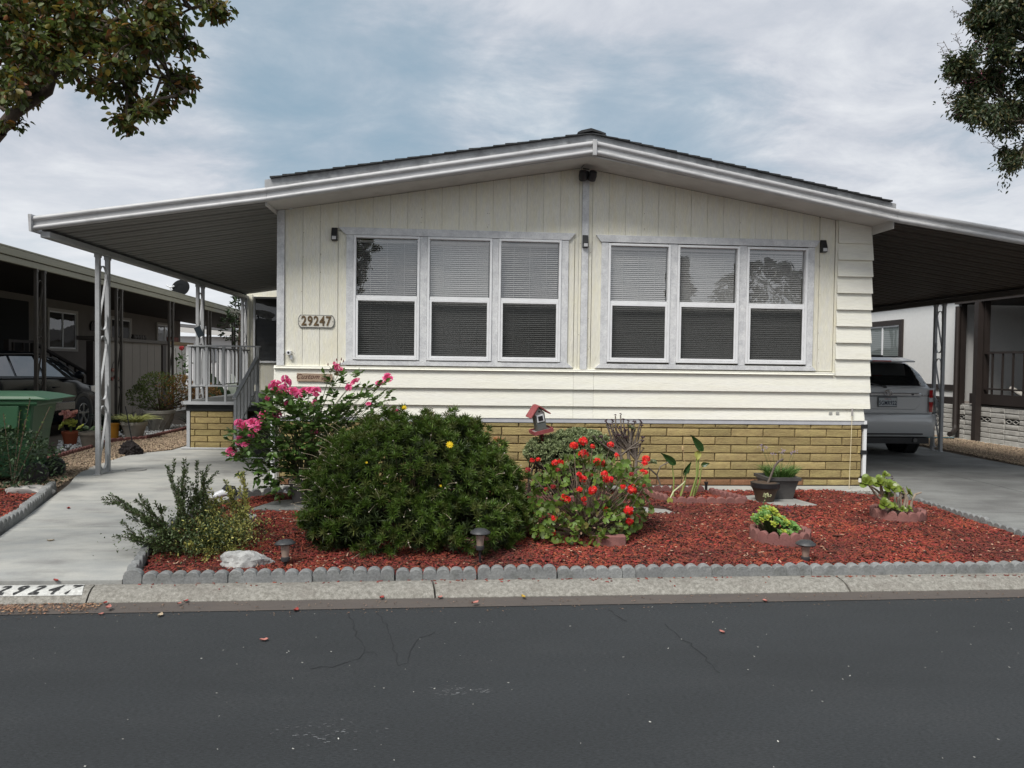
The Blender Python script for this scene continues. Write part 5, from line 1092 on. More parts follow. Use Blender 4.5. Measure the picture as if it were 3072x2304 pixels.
lv = rock('lava_rock', 'rough black lava rock on the gravel behind the first porch post', (-4.94, 2.95, .22), (.20, .17, .17), mat('lava', (.018, .013, .013), .95, .4, 20, bump=2.5, bs=22), 9, .5, 4)
# ---------------------------------------------------------------- path lights
LENSM = mat('ribbed_lens', (.36, .27, .22), .25, .2, 30, spec=.6)
def path_light(x, y, lab, top, lx=0., ly=0.):
    o = thing('path_light', lab, 'path light', (x, y, gz(y)), group='solar path lights behind the kerb edging'); z = .0; H = top-gz(y)
    G1 = mat('weathered_black_plastic', (.05, .052, .055), .5, .4, 20, dirt=.5, dirtcol=(.12, .12, .115), ds=20)
    MB().lathe([(.008, -.05), (.010, H-.20), (.012, H-.17)], 10).build('stake', BLACKM, o, world=False, smooth=40)
    MB().lathe([(.012, H-.175), (.030, H-.165), (.034, H-.150), (.034, H-.135), (.024, H-.132)], 16).build('cup', G1, o, world=False, smooth=40)
    MB().lathe([(.026, H-.132), (.036, H-.045)], 20, cap=False).build('lens', LENSM, o, world=False, smooth=0)
    MB().lathe([(.030, H-.046), (.070, H-.042), (.079, H-.034), (.076, H-.026), (.045, H-.006), (.012, H)], 24).build('cap', G1, o, world=False, smooth=40)
    o.rotation_euler = (lx, ly, random.uniform(0, 3)); return o
path_light(-1.236, -3.45, 'leaning solar path light left of the big green bush', .305, 0, rad(6)); path_light(.222, -3.40, 'tallest solar path light at the right foot of the big green bush', .375); path_light(2.813, -3.40, 'solar path light in front of the yellow-green sedum ring', .275)
# ---------------------------------------------------------------- birdhouse feeder
bh = thing('birdhouse', 'tilted grey birdhouse feeder with pink-red roof and tray above the mounded bush', 'birdhouse', (.99, -.75, .85))
RD = mat('faded_red_paint', (.33, .085, .085), .7, .3, 20, (.25, .05, .055), bump=.2); GY = mat('grey_green_wood', (.16, .165, .14), .85, .3, 20); PW = mat('peeling_white', (.55, .53, .50), .8, .4, 30)
MB().prism([(-.055, .015), (.055, .015), (.06, .21), (0, .285), (-.06, .21)], 'y', -.05, .05).build('body', GY, bh, world=False)
MB().prism([(-.060, .195), (.060, .195), (.052, .215), (0, .272), (-.052, .215)], 'y', -.054, -.0505).build('gable', PW, bh, world=False)
for s in (-1, 1): MB().beam((0+s*.004, 0, .297), (s*.118, 0, .185), .18, .014, (0, 0, 1)).build('roof_board', RD, bh, world=False, bevel=.002)
MB().box(-.042, .042, -.064, -.052, .115, .195).build('window_frame', WHITE, bh, world=False, bevel=.002); MB().box(-.028, .028, -.067, -.0645, .128, .182).build('window_glass', BLACKM, bh, world=False)
MB().box(-.05, .05, -.062, -.052, .02, .10).build('feeder_pane', glass_mat('dull_glass', refl=.2, dark=(.12, .13, .12)), bh, world=False)
MB().lathe([(.009, -.06), (.009, -.055)], 10, (0, 0, .232), 'y').build('entry_hole', BLACKM, bh, world=False)
MB().box(-.105, .105, -.10, .09, -.004, .010).build('tray', PW, bh, world=False)
for a in ((-.11, .11, -.11, -.101, -.012, .03), (-.11, .11, .091, .10, -.012, .03), (-.112, -.103, -.10, .09, -.012, .03), (.103, .112, -.10, .09, -.012, .03)): MB().box(*a).build('tray_edge', RD, bh, world=False)
MB().tube([(0, 0, -.008), (.01, 0, -.5), (.02, 0, -.75)], .022, 8).build('post', mat('dark_red_post', (.16, .02, .02), .7), bh, world=False)
bh.rotation_euler = (rad(4), rad(-13), rad(12)); bh.location = (.985, -.78, .895)
# ---------------------------------------------------------------- pots and small things
GRYP = mat('charcoal_plastic_pot', (.075, .072, .07), .6, .3, 6, dirt=.3, dirtcol=(.14, .13, .12), ds=5); BRP = mat('brown_pot', (.085, .055, .035), .7, .3, 6)
p1 = pot('black_rim_pot', 'round brown pot with black rim holding a bare stick', BRP, 3.455, -1.05, .162, .095, .148, .205, .008, .05, rimm=BLACKM)
MB().tube([(3.47, -1.05, .33), (3.51, -1.05, .42), (3.56, -1.05, .55), (3.60, -1.05, .60), (3.655, -1.04, .625)], [.014, .012, .012, .014, .012], 7).build('dead_stick', mat('bare_stick', (.15, .12, .10), .9, .4, 30, bump=.5), p1, smooth=60)
p2 = pot('square_pot', 'charcoal square plastic pot of grassy pale-flowered plants by the wall', GRYP, 3.69, -.82, .162, .13, .175, .25, .03, .035, sq=True)
pot('rose_pot', 'tapered dark brown pot holding the pink rose on the slab', GRYP, -1.55, -1.18, .166, .095, .135, .24, .008, .03)
wp = pot('white_bowl', 'glossy white ceramic bowl pot beside the variegated shrub', mat('white_glaze', (.62, .63, .58), .25, .08, 9, coat=.3), -1.845, -2.25, .118, .05, .085, .125, .008, .018)
go = thing('heron_ornament', 'small black and white bird ornament half hidden behind the variegated shrub', 'ornament', (-2.27, -1.6, .13))
MB().tube([(-2.39, -1.62, .26), (-2.33, -1.6, .30), (-2.24, -1.58, .335), (-2.19, -1.58, .33)], [.012, .03, .038, .02], 10).build('white_body', WHITE, go, smooth=60)
MB().tube([(-2.27, -1.55, .34), (-2.22, -1.55, .385), (-2.15, -1.55, .37), (-2.10, -1.56, .31)], [.012, .03, .035, .012], 8).build('black_wing', BLACKM, go, smooth=60); MB().tube([(-2.25, -1.6, .32), (-2.25, -1.6, .12)], .006, 5).build('leg', BLACKM, go)
da = thing('dog_ornament', 'tiny white dog figurine lying at the house corner beside the rose pot', 'ornament', (-1.82, -.62, .14))
MB().tube([(-1.88, -.62, .145), (-1.85, -.62, .165), (-1.80, -.62, .168), (-1.775, -.62, .15)], [.012, .022, .022, .012], 8).tube([(-1.865, -.64, .15), (-1.885, -.68, .14)], .008, 6).tube([(-1.785, -.63, .15), (-1.775, -.64, .115)], .008, 6).lathe([(.004, -.018), (.018, 0), (.006, .018)], 8, (-1.845, -.62, .19)).build('figurine', WHITE, da, smooth=60)
TC = mat('terracotta', (.30, .075, .03), .8, .15, 8)
pot('terracotta_pot', 'terracotta pot of yellow and pink succulent next to the green bin', TC, -6.47, 4.28, .15, .09, .13, .24, .008, .04)
pot('stone_pot', 'wide grey-brown pot of small succulents behind the first porch post', mat('grey_brown_pot', (.21, .185, .15), .8, .2, 6, dirt=.3, dirtcol=(.1, .08, .06), ds=6), -5.92, 3.85, .15, .14, .19, .27, .01, .04)
pot('yellow_pot', 'mustard yellow cylindrical pot seen between the first porch posts', mat('mustard_glaze', (.50, .22, .02), .4), -6.18, 5.2, .15, .11, .12, .30, .006, .03)
PWH = mat('cream_urn', (.38, .365, .32), .8, .15, 6, dirt=.4, dirtcol=(.17, .15, .12), ds=5)
pot('spider_pot', 'pale round pot with a striped spider plant on the gravel', PWH, -5.85, 5.35, .15, .14, .22, .32, .012, .05)
lp = pot('lattice_pot', 'large pale pot with raised lattice pattern holding the bronze bush', PWH, -6.03, 7.05, .15, .17, .30, .43, .012, .06)
b = MB()
for i in range(14):
    for s in (-1, 1):
        P = []
        for t in np.linspace(0, 1, 5): a = 2*pi*i/14+s*t*.55; r = .176+.115*t; P.append((r*cos(a)-6.03, r*sin(a)+7.05, .17+.33*t))
        b.tube(P, .009, 4)
b.build('lattice', PWH, lp)
st_ = MB().tube([(-5.62, 4.7, .16), (-5.82, 4.9, .78)], .010, 6).build('leaning_stick', BLACKM, None); tag(st_, 'thin black rod leaning on the spider plant pot', 'rod')
sb = rock('white_stone', 'smooth white stone by the small left mulch bed', (-4.62, -.55, .18), (.30, .14, .09), mat('smooth_white', (.55, .53, .50), .7, .2, 6), 14, .06, 3); setsmooth(sb.data, 40)
pk = MB().lathe([(.016, 0), (.017, .10), (.024, .105), (.024, .125)], 12, (3.0, -.42, .15)).build('black_riser', BLACKM, None, smooth=40); tag(pk, 'black sprinkler riser behind the calla lily border', 'sprinkler')
dsk = MB().lathe([(.13, .0), (.13, .012), (.11, .016)], 24, (-4.15, 1.15, .17)).build('drain_cover', mat('faded_cover', (.25, .25, .24), .9), None, smooth=30); tag(dsk, 'round concrete cover set in the walkway near the first porch post', 'drain cover')
# ---------------------------------------------------------------- plants
def leafm(name, c, rnd=.3, tr=.25, rough=.5, **k): return mat(name, c, rough, rnd=rnd, trans=tr, **k)
STEM = mat('brown_stem', (.10, .07, .045), .85, .3, 20); GSTEM = mat('green_stem', (.07, .11, .035), .6)
def plant(name, lab, cat, x, y, z=None, group=None): return thing(name, lab, cat, (x, y, gz(y) if z is None else z), group=group)
# big daisy bush: shoot rosettes over lobed mounds
db_ = plant('daisy_bush', 'big rounded dark green daisy bush with a few yellow flowers and dry stalks', 'bush', -.35, -2.45)
lob = [(-.35, -2.45, .56, .86, .72, .62), (-.90, -2.5, .42, .40, .5, .42), (.24, -2.45, .46, .42, .52, .46), (-.5, -2.95, .30, .6, .36, .32), (.16, -2.95, .26, .40, .36, .28), (-.6, -2.1, .60, .6, .5, .50), (-.05, -2.2, .66, .55, .5, .50), (-.95, -2.9, .30, .28, .25, .28), (.38, -2.75, .28, .27, .30, .28)]
def shell(lob, n, depth=.25, zmin=.1):
    P, D = [], []
    w_ = np.array([l[3]*l[5] for l in lob]); w_ = w_/w_.sum()
    for l, k in zip(lob, rng.multinomial(n, w_)):
        d = rdir(k, .25); r = 1-rng.exponential(depth*.35, k); r = np.clip(r, .3, 1.03)
        p = np.array(l[:3])+d*np.array(l[3:])*r[:, None]; nrm = unit(d/np.array(l[3:])); P.append(p); D.append(nrm)
    P = np.concatenate(P); D = np.concatenate(D)
    inside = np.zeros(len(P), bool)
    for l in lob: inside |= (((P-np.array(l[:3]))/np.array(l[3:]))**2).sum(1) < .42
    k = (~inside) & (P[:, 2] > zmin); return P[k], D[k]
P, D = shell(lob, 4800, .3, .10)
P[:, 2] += .05*np.sin(P[:, 0]*9)*np.sin(P[:, 1]*8+2)
k = np.sin(P[:, 0]*10+1)*np.sin(P[:, 1]*9+2)*np.sin(P[:, 2]*11) < .42; P, D = P[k], D[k]; P = P+D*((rng.random(len(P)) < .14)*rng.uniform(.02, .08, len(P)))[:, None]
def rosettes(name, P, D, nl, L, w_, m, parent, spread=(.35, 1.15), shape=LEAF_BLADE, upb=.35, **k):
    n = len(P); D = unit(D+np.array([0, 0, upb])+rng.normal(0, .22, (n, 3))); a = unit(np.cross(D, rdir(n))); b_ = np.cross(D, a)
    t = (np.arange(nl)*2.399)[None, :]+rng.uniform(0, 6, (n, 1)); f = np.linspace(0, 1, nl)[None, :]; sp_ = spread[0]+(spread[1]-spread[0])*f
    dirs = D[:, None]*np.cos(sp_)[..., None]+(a[:, None]*np.cos(t)[..., None]+b_[:, None]*np.sin(t)[..., None])*np.sin(sp_)[..., None]
    pos = P[:, None]-D[:, None]*(f*L*.35)[..., None]; up_ = np.broadcast_to(D[:, None], dirs.shape)
    return leaves(name, pos.reshape(-1, 3), dirs.reshape(-1, 3), L, w_, m, parent, shape, up_.reshape(-1, 3), jit=.2, **k)
DG = leafm('daisy_leaf', (.105, .172, .027), .5, .3); DG2 = leafm('daisy_leaf_old', (.12, .145, .035), .45, .25); 
q = rng.random(len(P)) < .78
rosettes('foliage', P[q], D[q], 20, .060, .0090, DG, db_); rosettes('foliage', P[~q], D[~q], 15, .062, .009, DG2, db_)
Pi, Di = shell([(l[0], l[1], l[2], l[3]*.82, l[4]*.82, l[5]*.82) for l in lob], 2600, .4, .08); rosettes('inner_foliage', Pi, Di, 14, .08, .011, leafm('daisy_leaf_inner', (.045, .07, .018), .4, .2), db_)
b = MB()
for i in range(90):
    j = random.randrange(len(P)); p = Vector(P[j]); b.tube([(-.35+(p.x+.35)*.25, -2.45+(p.y+2.45)*.25, .09), Vector((-.35, -2.45, .1)).lerp(p, .6)+Vector((0, 0, -.03)), p], [.008, .006, .003], 4, False)
b.build('branches', STEM, db_)
b = MB(); hd = MB(); DRYS = mat('dry_stalk', (.42, .35, .24), .9, rnd=.2)
idx = np.argsort(P[:, 0]); 
for i in range(230):
    j = idx[int(len(P)*random.random()**1.7*.9)] if i < 150 else random.randrange(len(P)); p = Vector(P[j]); d = Vector(D[j]); d = (d+Vector((-.5 if p.x < -.5 else 0, -.2, .1))+Vector((random.gauss(0, .3), random.gauss(0, .3), random.gauss(0, .2)))).normalized()
    L_ = random.uniform(.06, .19); e_ = p+d*L_; b.tube([p, p+d*L_*.5+Vector((0, 0, .01)), e_], .0016, 3, False); hd.lathe([(.001, -.006), (.0065, 0), (.001, .006)], 5, tuple(e_))
b.build('dry_stalks', DRYS, db_, kind='stuff'); hd.build('seed_heads', mat('seed_head', (.50, .44, .36), .9, rnd=.3), db_, kind='stuff')
YEL = mat('yellow_petal', (.75, .55, .015), .6)
def daisy(parent, p, nrm, r, m, c=None):
    nrm = Vector(nrm).normalized(); a = nrm.orthogonal().normalized(); c_ = nrm.cross(a); b = MB()
    for i in range(11):
        t = 2*pi*i/11; d = a*cos(t)+c_*sin(t); s = nrm.cross(d); b.add([p, p+d*r*.6+s*r*.16+nrm*.004, p+d*r, p+d*r*.6-s*r*.16+nrm*.004], [(0, 1, 2, 3)])
    b.lathe([(r*.22, -.001), (r*.2, .006), (.001, .008)], 8).xf(Matrix.Translation(p) @ nrm.to_track_quat('Z', 'Y').to_matrix().to_4x4(), len(b.v)-24)
    b.build('daisy_flower', m, parent, fixn=False)
daisy(db_, at(1213, 1223, -2.4)+Vector((0, 0, 0)), (.1, -1, .5), .026, YEL); daisy(db_, at(1349, 1334, -3.05), (.1, -1, .5), .034, YEL)
for p_ in ((1100, 1388), (1322, 1458)): daisy(db_, at(*p_, -3.1), (0, -1, .6), .012, YEL)
# shrubs with upright shoots (box / euonymus)
def shoots(name, lab, base, tips, m, m2=None, L=.026, w_=.014, dens=210, side=.24, nsub=5, rr=.05, fill=2500, vol=None):
    o = plant(name, lab, 'shrub', base[0], base[1]); pos, dr = [], []; sb_ = MB()
    for tp in tips:
        tp = Vector(tp); bs = Vector(base)+Vector((random.gauss(0, .08), random.gauss(0, .08), 0)); mid = bs.lerp(tp, .5)+Vector((random.gauss(0, .04), random.gauss(0, .05), -.03))
        lines = [[bs, mid, tp]]
        for k in range(nsub):
            t = random.uniform(.35, .9); q = bs.lerp(mid, t*2) if t < .5 else mid.lerp(tp, t*2-1); e_ = q+(tp-bs)*random.uniform(.12, .3)+Vector((random.gauss(0, 1), random.gauss(0, 1), random.gauss(0, .5)))*side*.25; lines.append([q, q.lerp(e_, .5), e_])
        for ln_ in lines:
            sb_.tube(ln_, [.004, .003, .0015], 4, False); L_ = (ln_[2]-ln_[0]).length; n = int(dens*L_)
            for i in range(n):
                t = random.uniform(.12 if ln_ is not lines[0] else .3, 1.02); p = ln_[0].lerp(ln_[1], t*2) if t < .5 else ln_[1].lerp(ln_[2], t*2-1); d = (ln_[2]-ln_[0]).normalized()
                v = Vector((random.gauss(0, 1), random.gauss(0, 1), random.gauss(0, 1))); v = (v-d*v.dot(d)).normalized(); a = v*.8+d*.75; pos.append(p+v*.004); dr.append(a)
    for i in range(fill):
        v = Vector(vol[0])+Vector((random.gauss(0, 1)*vol[1][0], random.gauss(0, 1)*vol[1][1], random.gauss(0, 1)*vol[1][2]))
        if v.z > .1: pos.append(v); dr.append(Vector((random.gauss(0, 1), random.gauss(0, 1), random.gauss(.4, 1))))
    sb_.build('stems', STEM, o, fixn=False); pos = np.array([tuple(p) for p in pos]); dr = np.array([tuple(p) for p in dr])
    if m2 is None: leaves('foliage', pos, dr, L, w_, m, o, LEAF_OVAL)
    else:
        k = rng.random(len(pos)) < .28; leaves('foliage', pos[k], dr[k], L, w_, m, o, LEAF_OVAL); leaves('variegated_leaves', pos[~k], dr[~k], L, w_, m2, o, LEAF_OVAL)
    return o
EU = leafm('box_leaf', (.085, .12, .042), .45, .2, .35); EUY = leafm('variegated_leaf', (.52, .50, .15), .35, .3); EUG = leafm('variegated_green', (.12, .15, .04), .4, .25)
T = lambda *a: at(*a)
tips = [T(335, 1485, -3.0), T(352, 1510, -3.05), T(410, 1505, -2.9), T(425, 1530, -3.1), T(503, 1405, -2.8), T(510, 1430, -2.7), T(553, 1380, -2.8), T(590, 1388, -2.75), T(605, 1420, -2.8), T(575, 1450, -3.0), T(620, 1480, -2.95), T(375, 1600, -3.2), T(400, 1622, -3.2), T(470, 1570, -3.2), T(540, 1500, -3.1), T(455, 1620, -3.3), T(660, 1560, -3.0), T(480, 1520, -3.05)]
shoots('box_shrub', 'dark green small-leaved shrub with upright shoots at the left bed corner', (-2.05, -3.05, .10), tips, EU, None, .022, .012, 380, vol=((-2.04, -3.03, .24), (.20, .15, .085)), fill=4600)
tips = [T(605, 1465, -2.75), T(610, 1490, -2.8), T(678, 1445, -2.6), T(690, 1480, -2.7), T(728, 1432, -2.5), T(738, 1470, -2.5), T(650, 1500, -2.8), T(715, 1530, -2.7), T(600, 1560, -3.0), T(680, 1560, -2.9), T(640, 1530, -2.9), T(705, 1640, -3.2), T(690, 1655, -3.2), T(620, 1650, -3.25), T(560, 1640, -3.25), T(745, 1500, -2.55)]
shoots('variegated_shrub', 'yellow-green variegated small-leaved shrub beside the white bowl pot', (-1.86, -2.85, .10), tips, EUG, EUY, .026, .013, 260, vol=((-1.86, -2.95, .24), (.15, .14, .09)), fill=2200)
# pink rose
RL = leafm('rose_leaf', (.085, .155, .033), .45, .25, .4); ro = plant('rose_bush', 'tall potted rose with clusters of bright pink blooms left of the daisy bush', 'rose bush', -1.55, -1.18, .166)
blooms = [(827, 1161, 1.25), (852, 1168, .8), (859, 1143, 1.15), (879, 1174, 1.), (897, 1181, 1.1), (913, 1174, 1.1), (931, 1170, .9), (948, 1174, .9), (862, 1210, .55), (946, 1208, .7), (1012, 1102, .7), (1065, 1144, .95), (1046, 1162, .7), (1139, 1149, .8), (1163, 1133, .95), (1105, 1211, .5), (1184, 1239, .95), (942, 1299, .85), (832, 1243, .8), (802, 1195, .5), (719, 1273, 1.05), (738, 1277, 1.1), (757, 1268, 1.05), (778, 1267, .8), (776, 1284, .6), (757, 1298, 1.), (721, 1321, .95), (738, 1330, .9), (694, 1354, 1.05), (790, 1244, .95), (822, 1232, .6), (1024, 1107, .35), (1003, 1090, .3)]
RP = mat('rose_petal', (.70, .055, .20), .55, .35, 25, (.85, .16, .36), rnd=.12, trans=.2)
def rose_bloom(parent, p, r):
    b = MB(); ax = (Vector((random.gauss(0, .35), -.75, .55+random.gauss(0, .3)))).normalized(); Mx = Matrix.Translation(p) @ ax.to_track_quat('Z', 'Y').to_matrix().to_4x4()
    for ringi, (n, rr, zz_, op) in enumerate(((3, .30, .5, .2), (4, .52, .38, .45), (5, .78, .22, .8), (6, 1.0, .05, 1.15))):
        for i in range(n):
            a = 2*pi*i/n+ringi*.7+random.uniform(-.2, .2); s0 = len(b.v); w_ = 2.4/n
            rows = []
            for t, rad_, h in ((0, .12, -.15), (.5, rr*.75, zz_*.35), (.85, rr, zz_*.85+.12), (1, rr*1.08*(1+.12*(op > .7)), zz_*.9+.02)):
                rows.append([(rad_*cos(a+u*w_*(.5+.6*t)), rad_*sin(a+u*w_*(.5+.6*t)), h+.06*abs(u)*(-1)+random.gauss(0, .03)) for u in (-1, -.4, .4, 1)])
            b.grid([[(x*r, y*r, z*r) for x, y, z in row] for row in rows])
    b.xf(Mx); return b.build('rose_bloom', RP, parent, fixn=False, smooth=60)
bt = Vector((-1.55, -1.18, .40)); canes = MB(); lp_, ld_ = [], []
for (px, py, s) in blooms:
    Y = -1.15+random.uniform(-.25, .2); p = at(px, py, Y); rose_bloom(ro, p, .050*s)
    mid = bt.lerp(p, .5)+Vector((random.gauss(0, .06), random.gauss(0, .08), .10)); path = [bt, bt.lerp(mid, .5)+Vector((0, 0, .04)), mid, mid.lerp(p, .55)+Vector((0, 0, .02)), p]
    canes.tube(path, [.007, .006, .005, .0035, .0025], 5, False)
def leaflets(q, d, s=1.):
    d = Vector(d).normalized(); sd = d.cross(Vector((0, 0, 1))); sd = sd.normalized() if sd.length > .1 else Vector((1, 0, 0))
    for t, a in ((.35, .9), (.35, -.9), (.75, .8), (.75, -.8), (1., 0)):
        lp_.append(q+d*.075*t*s); ld_.append((d*(1-abs(a)*.5)+sd*a+Vector((0, 0, -.15))))
    canes.tube([q, q+d*.08*s], .0013, 3, False)
regs = [((700, 1290), (820, 1400), 60, .9), ((790, 1190), (960, 1300), 120, 1), ((860, 1240), (1030, 1400), 150, 1), ((980, 1120), (1100, 1260), 34, 1), ((1080, 1160), (1170, 1250), 20, .9), ((740, 1330), (880, 1430), 45, .9), ((820, 1330), (980, 1480), 90, .9), ((1000, 1220), (1120, 1300), 34, .9), ((780, 1400), (850, 1470), 14, .8)]
for (x0, y0), (x1, y1), n, s in regs:
    for i in range(n): q = at(random.uniform(x0, x1), random.uniform(y0, y1), -1.15+random.uniform(-.3, .3)); leaflets(q, (q-bt+Vector((random.gauss(0, .4), random.gauss(0, .4)-.2, random.gauss(-.05, .3)))), s)
for i in range(46):
    r_ = random.choice(regs[:5]); q = at(random.uniform(r_[0][0], r_[1][0]), random.uniform(r_[0][1], r_[1][1]), -1.15+random.uniform(-.2, .2)); canes.tube(curve_between(bt, q, -.06, 6, (random.gauss(0, .03), 0, 0)), [.006, .005, .005, .004, .003, .002], 4, False)
canes.build('canes', mat('rose_cane', (.09, .10, .045), .8, .3, 20), ro, fixn=False)
leaves('foliage', np.array([tuple(v) for v in lp_]), np.array([tuple(v) for v in ld_]), .072, .048, RL, ro, LEAF_OVAL, jit=.5)
bb = MB()
for px, py in ((1002, 1088), (1010, 1080), (1024, 1078), (1030, 1084), (984, 1094), (1020, 1092)): p = at(px, py, -1.15); bb.lathe([(.001, -.012), (.007, -.004), (.005, .008), (.001, .02)], 6, tuple(p)); bb.tube([p, at(1012, 1130, -1.15)], .0015, 4, False)
bb.build('rose_buds', mat('rose_bud', (.16, .04, .035), .7), ro)
# red geranium
ge = plant('geranium_bush', 'sprawling geranium bush with scarlet flower heads and woody stems', 'geranium', 1.2, -2.5)
GL = leafm('geranium_leaf', (.12, .19, .030), .45, .3); GLD = leafm('geranium_leaf_old', (.17, .15, .045), .5, .25); SC_ = mat('scarlet_petal', (.78, .012, .008), .5, rnd=.25, trans=.15); DSC = mat('faded_scarlet', (.30, .012, .015), .7, rnd=.3)
heads = [(610, 515, 1.2), (690, 485, 1.25), (692, 588, 1.35), (768, 525, .7), (918, 510, .9), (965, 600, .75), (455, 657, .9), (500, 655, .9), (478, 720, .6), (805, 650, 1.), (845, 660, 1.05), (655, 755, .7), (690, 790, .95), (758, 762, .45), (868, 755, .95), (880, 797, .9), (915, 795, .95), (1210, 630, 1.2), (1200, 665, .8), (768, 885, 1.25), (658, 882, .75), (530, 950, 1.), (560, 965, .9), (697, 963, .8), (1095, 880, 1.25), (1020, 858, .7), (1068, 1050, 1.3), (877, 1045, .7), (1075, 1145, .95), (448, 1122, .85), (437, 1237, .85), (227, 720, .75), (268, 640, .65), (318, 632, .6), (1205, 740, .7), (1090, 755, .6), (382, 880, .6), (440, 860, .65), (1195, 850, .5), (1180, 730, .6), (703, 1000, .5)]
dull = {9+100, 13, 31, 35, 36, 37, 38, 40, 8}
gbse = Vector((1.22, -2.5, .12)); gst = MB()
def umbel(parent, p, r, m):
    b = MB(); n = 20
    for i in range(n):
        d = Vector((random.gauss(0, 1), random.gauss(-.5, 1), random.gauss(.35, .8))).normalized(); c = p+d*r*random.uniform(.5, .85); a = d.orthogonal().normalized(); e_ = d.cross(a)
        for k in range(5): t = 2*pi*k/5+i; v = a*cos(t)+e_*sin(t); s_ = d.cross(v); pr_ = r*.42; b.add([c, c+v*pr_*.7+s_*pr_*.36+d*.003, c+v*pr_+d*.002, c+v*pr_*.7-s_*pr_*.36+d*.003], [(0, 1, 2, 3)])
    return b.build('flower_head', m, parent, fixn=False)
for i, (cx, cy, s) in enumerate(heads):
    px, py = 1500+cx/2.765, 1150+cy/2.765; Y = -2.86+random.uniform(-.06, .12)+(.28 if cy < 700 else 0); p = at(px, py, Y); umbel(ge, p, .039*s, DSC if i in dull else SC_)
    q = gbse.lerp(p, .55)+Vector((random.gauss(0, .05), random.gauss(0, .05), .0)); gst.tube([gbse, gbse.lerp(q, .5)+Vector((0, 0, .03)), q, p], [.010, .008, .006, .002], 5, False)
lobg = [(1.22, -2.45, .50, .50, .42, .34), (1.12, -2.6, .27, .50, .38, .24), (1.5, -2.35, .42, .34, .36, .36), (.95, -2.45, .42, .30, .33, .30), (1.1, -2.8, .2, .42, .2, .14)]
P, D = shell(lobg, 2300, .45, .09); k = rng.random(len(P)) < .34+.55*(P[:, 2] < .42); 
k2 = k | (rng.random(len(P)) < .25); sel = k2
leaves('foliage', P[sel & (rng.random(len(P)) < .8)], (D+rng.normal(0, .5, D.shape))[sel & True][:0] if False else D[sel & True][:1], .01, .01, GL, ge) if False else None
m1 = sel & (rng.random(len(P)) < .8); m2_ = sel & ~m1
leaves('foliage', P[m1], D[m1]+rng.normal(0, .6, (m1.sum(), 3)), .068, .068, GL, ge, LEAF_ROUND, D[m1]+np.array([0, -.6, .6]), jit=.4)
leaves('old_leaves', P[m2_], D[m2_]+rng.normal(0, .6, (m2_.sum(), 3)), .05, .05, GLD, ge, LEAF_ROUND, D[m2_]+np.array([0, -.3, .6]), jit=.6)
for i in range(150):
    j = random.randrange(len(P)); p = Vector(P[j]); q = gbse.lerp(p, .6)+Vector((random.gauss(0, .05), random.gauss(0, .05), 0)); gst.tube([gbse+Vector((random.gauss(0, .08), random.gauss(0, .08), 0)), q, p], [.008, .006, .0025], 4, False)
gst.build('woody_stems', mat('grey_brown_stem', (.17, .125, .09), .9, rnd=.3), ge, fixn=False)
P2, D2 = shell(lobg, 1500, .8, .25); leaves('dry_leaves', P2, rdir(len(P2)), .022, .016, mat('dry_leaf', (.20, .135, .085), .9, rnd=.45), ge, LEAF_OVAL)
gst = MB().tube([at(1640, 1490, -2.5), at(1610, 1455, -2.5), at(1588, 1440, -2.5)], [.006, .005, .004], 5).build('long_stem', mat('pale_stem', (.35, .28, .2), .9), ge)
# mounded pale-leaved bush
mb = plant('mounded_bush', 'flat-topped mound of pale green variegated leaves on dark trunks under the birdhouse', 'bush', 1.28, -.72)
lobm = [(1.05, -.72, .66, .25, .25, .16), (1.42, -.7, .76, .36, .27, .15), (1.2, -.8, .62, .30, .22, .16), (1.68, -.7, .66, .14, .2, .12), (1.55, -.8, .62, .2, .2, .13)]
P, D = shell(lobm, 2300, .3, .45); rosettes('foliage', P, D, 7, .036, .020, leafm('pale_variegated_leaf', (.27, .32, .16), .4, .25), mb, (.3, 1.2), LEAF_OVAL)
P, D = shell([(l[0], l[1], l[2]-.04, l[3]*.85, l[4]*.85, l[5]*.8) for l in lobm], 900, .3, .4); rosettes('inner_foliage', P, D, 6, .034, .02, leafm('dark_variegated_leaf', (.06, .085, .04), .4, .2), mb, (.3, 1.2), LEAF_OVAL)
b = MB()
for i in range(70): e_ = Vector((random.uniform(.82, 1.72), -.72+random.gauss(0, .12), random.uniform(.5, .68))); s_ = Vector((1.2+random.gauss(0, .16), -.7+random.gauss(0, .06), .14)); b.tube([s_, s_.lerp(e_, .5)+Vector((random.gauss(0, .04), 0, .06)), e_], [.016, .011, .006], 5, False)
b.build('trunks', mat('dark_trunk', (.05, .035, .028), .95, rnd=.3), mb, fixn=False)
P, D = shell([(1.15, -.72, .42, .28, .18, .16)], 900, .9, .18); leaves('dead_leaves', P, rdir(len(P), -1), .03, .018, mat('dead_leaf_dark', (.05, .03, .02), .9, rnd=.4), mb, LEAF_OVAL)
# black aeonium
ae = plant('black_aeonium', 'branching black rose succulent with dark rosettes above the geranium', 'succulent', 1.95, -.9)
AS = mat('aeonium_stem', (.20, .165, .135), .8, .4, 30, bump=.4); AR = mat('aeonium_rosette', (.035, .014, .018), .5, rnd=.4); AR2 = mat('aeonium_green', (.07, .085, .03), .5, rnd=.3)
rosn = [(778, 443, .7), (838, 443, .9), (838, 487, .5), (877, 318, .5), (930, 310, .9), (957, 263, .5), (1000, 255, .55), (1022, 300, .7), (1063, 312, .6), (1115, 320, .9), (1163, 318, 1.2), (958, 358, .7), (935, 410, .9), (985, 430, 1.), (1028, 418, .9), (1030, 447, .8), (1090, 365, 1.5), (1125, 372, .5), (1130, 448, .5), (1163, 513, .5), (1188, 540, .55), (1268, 652, 1.7), (905, 375, .6), (1100, 340, .6)]
root = Vector((1.98, -.9, .16)); stm = MB()
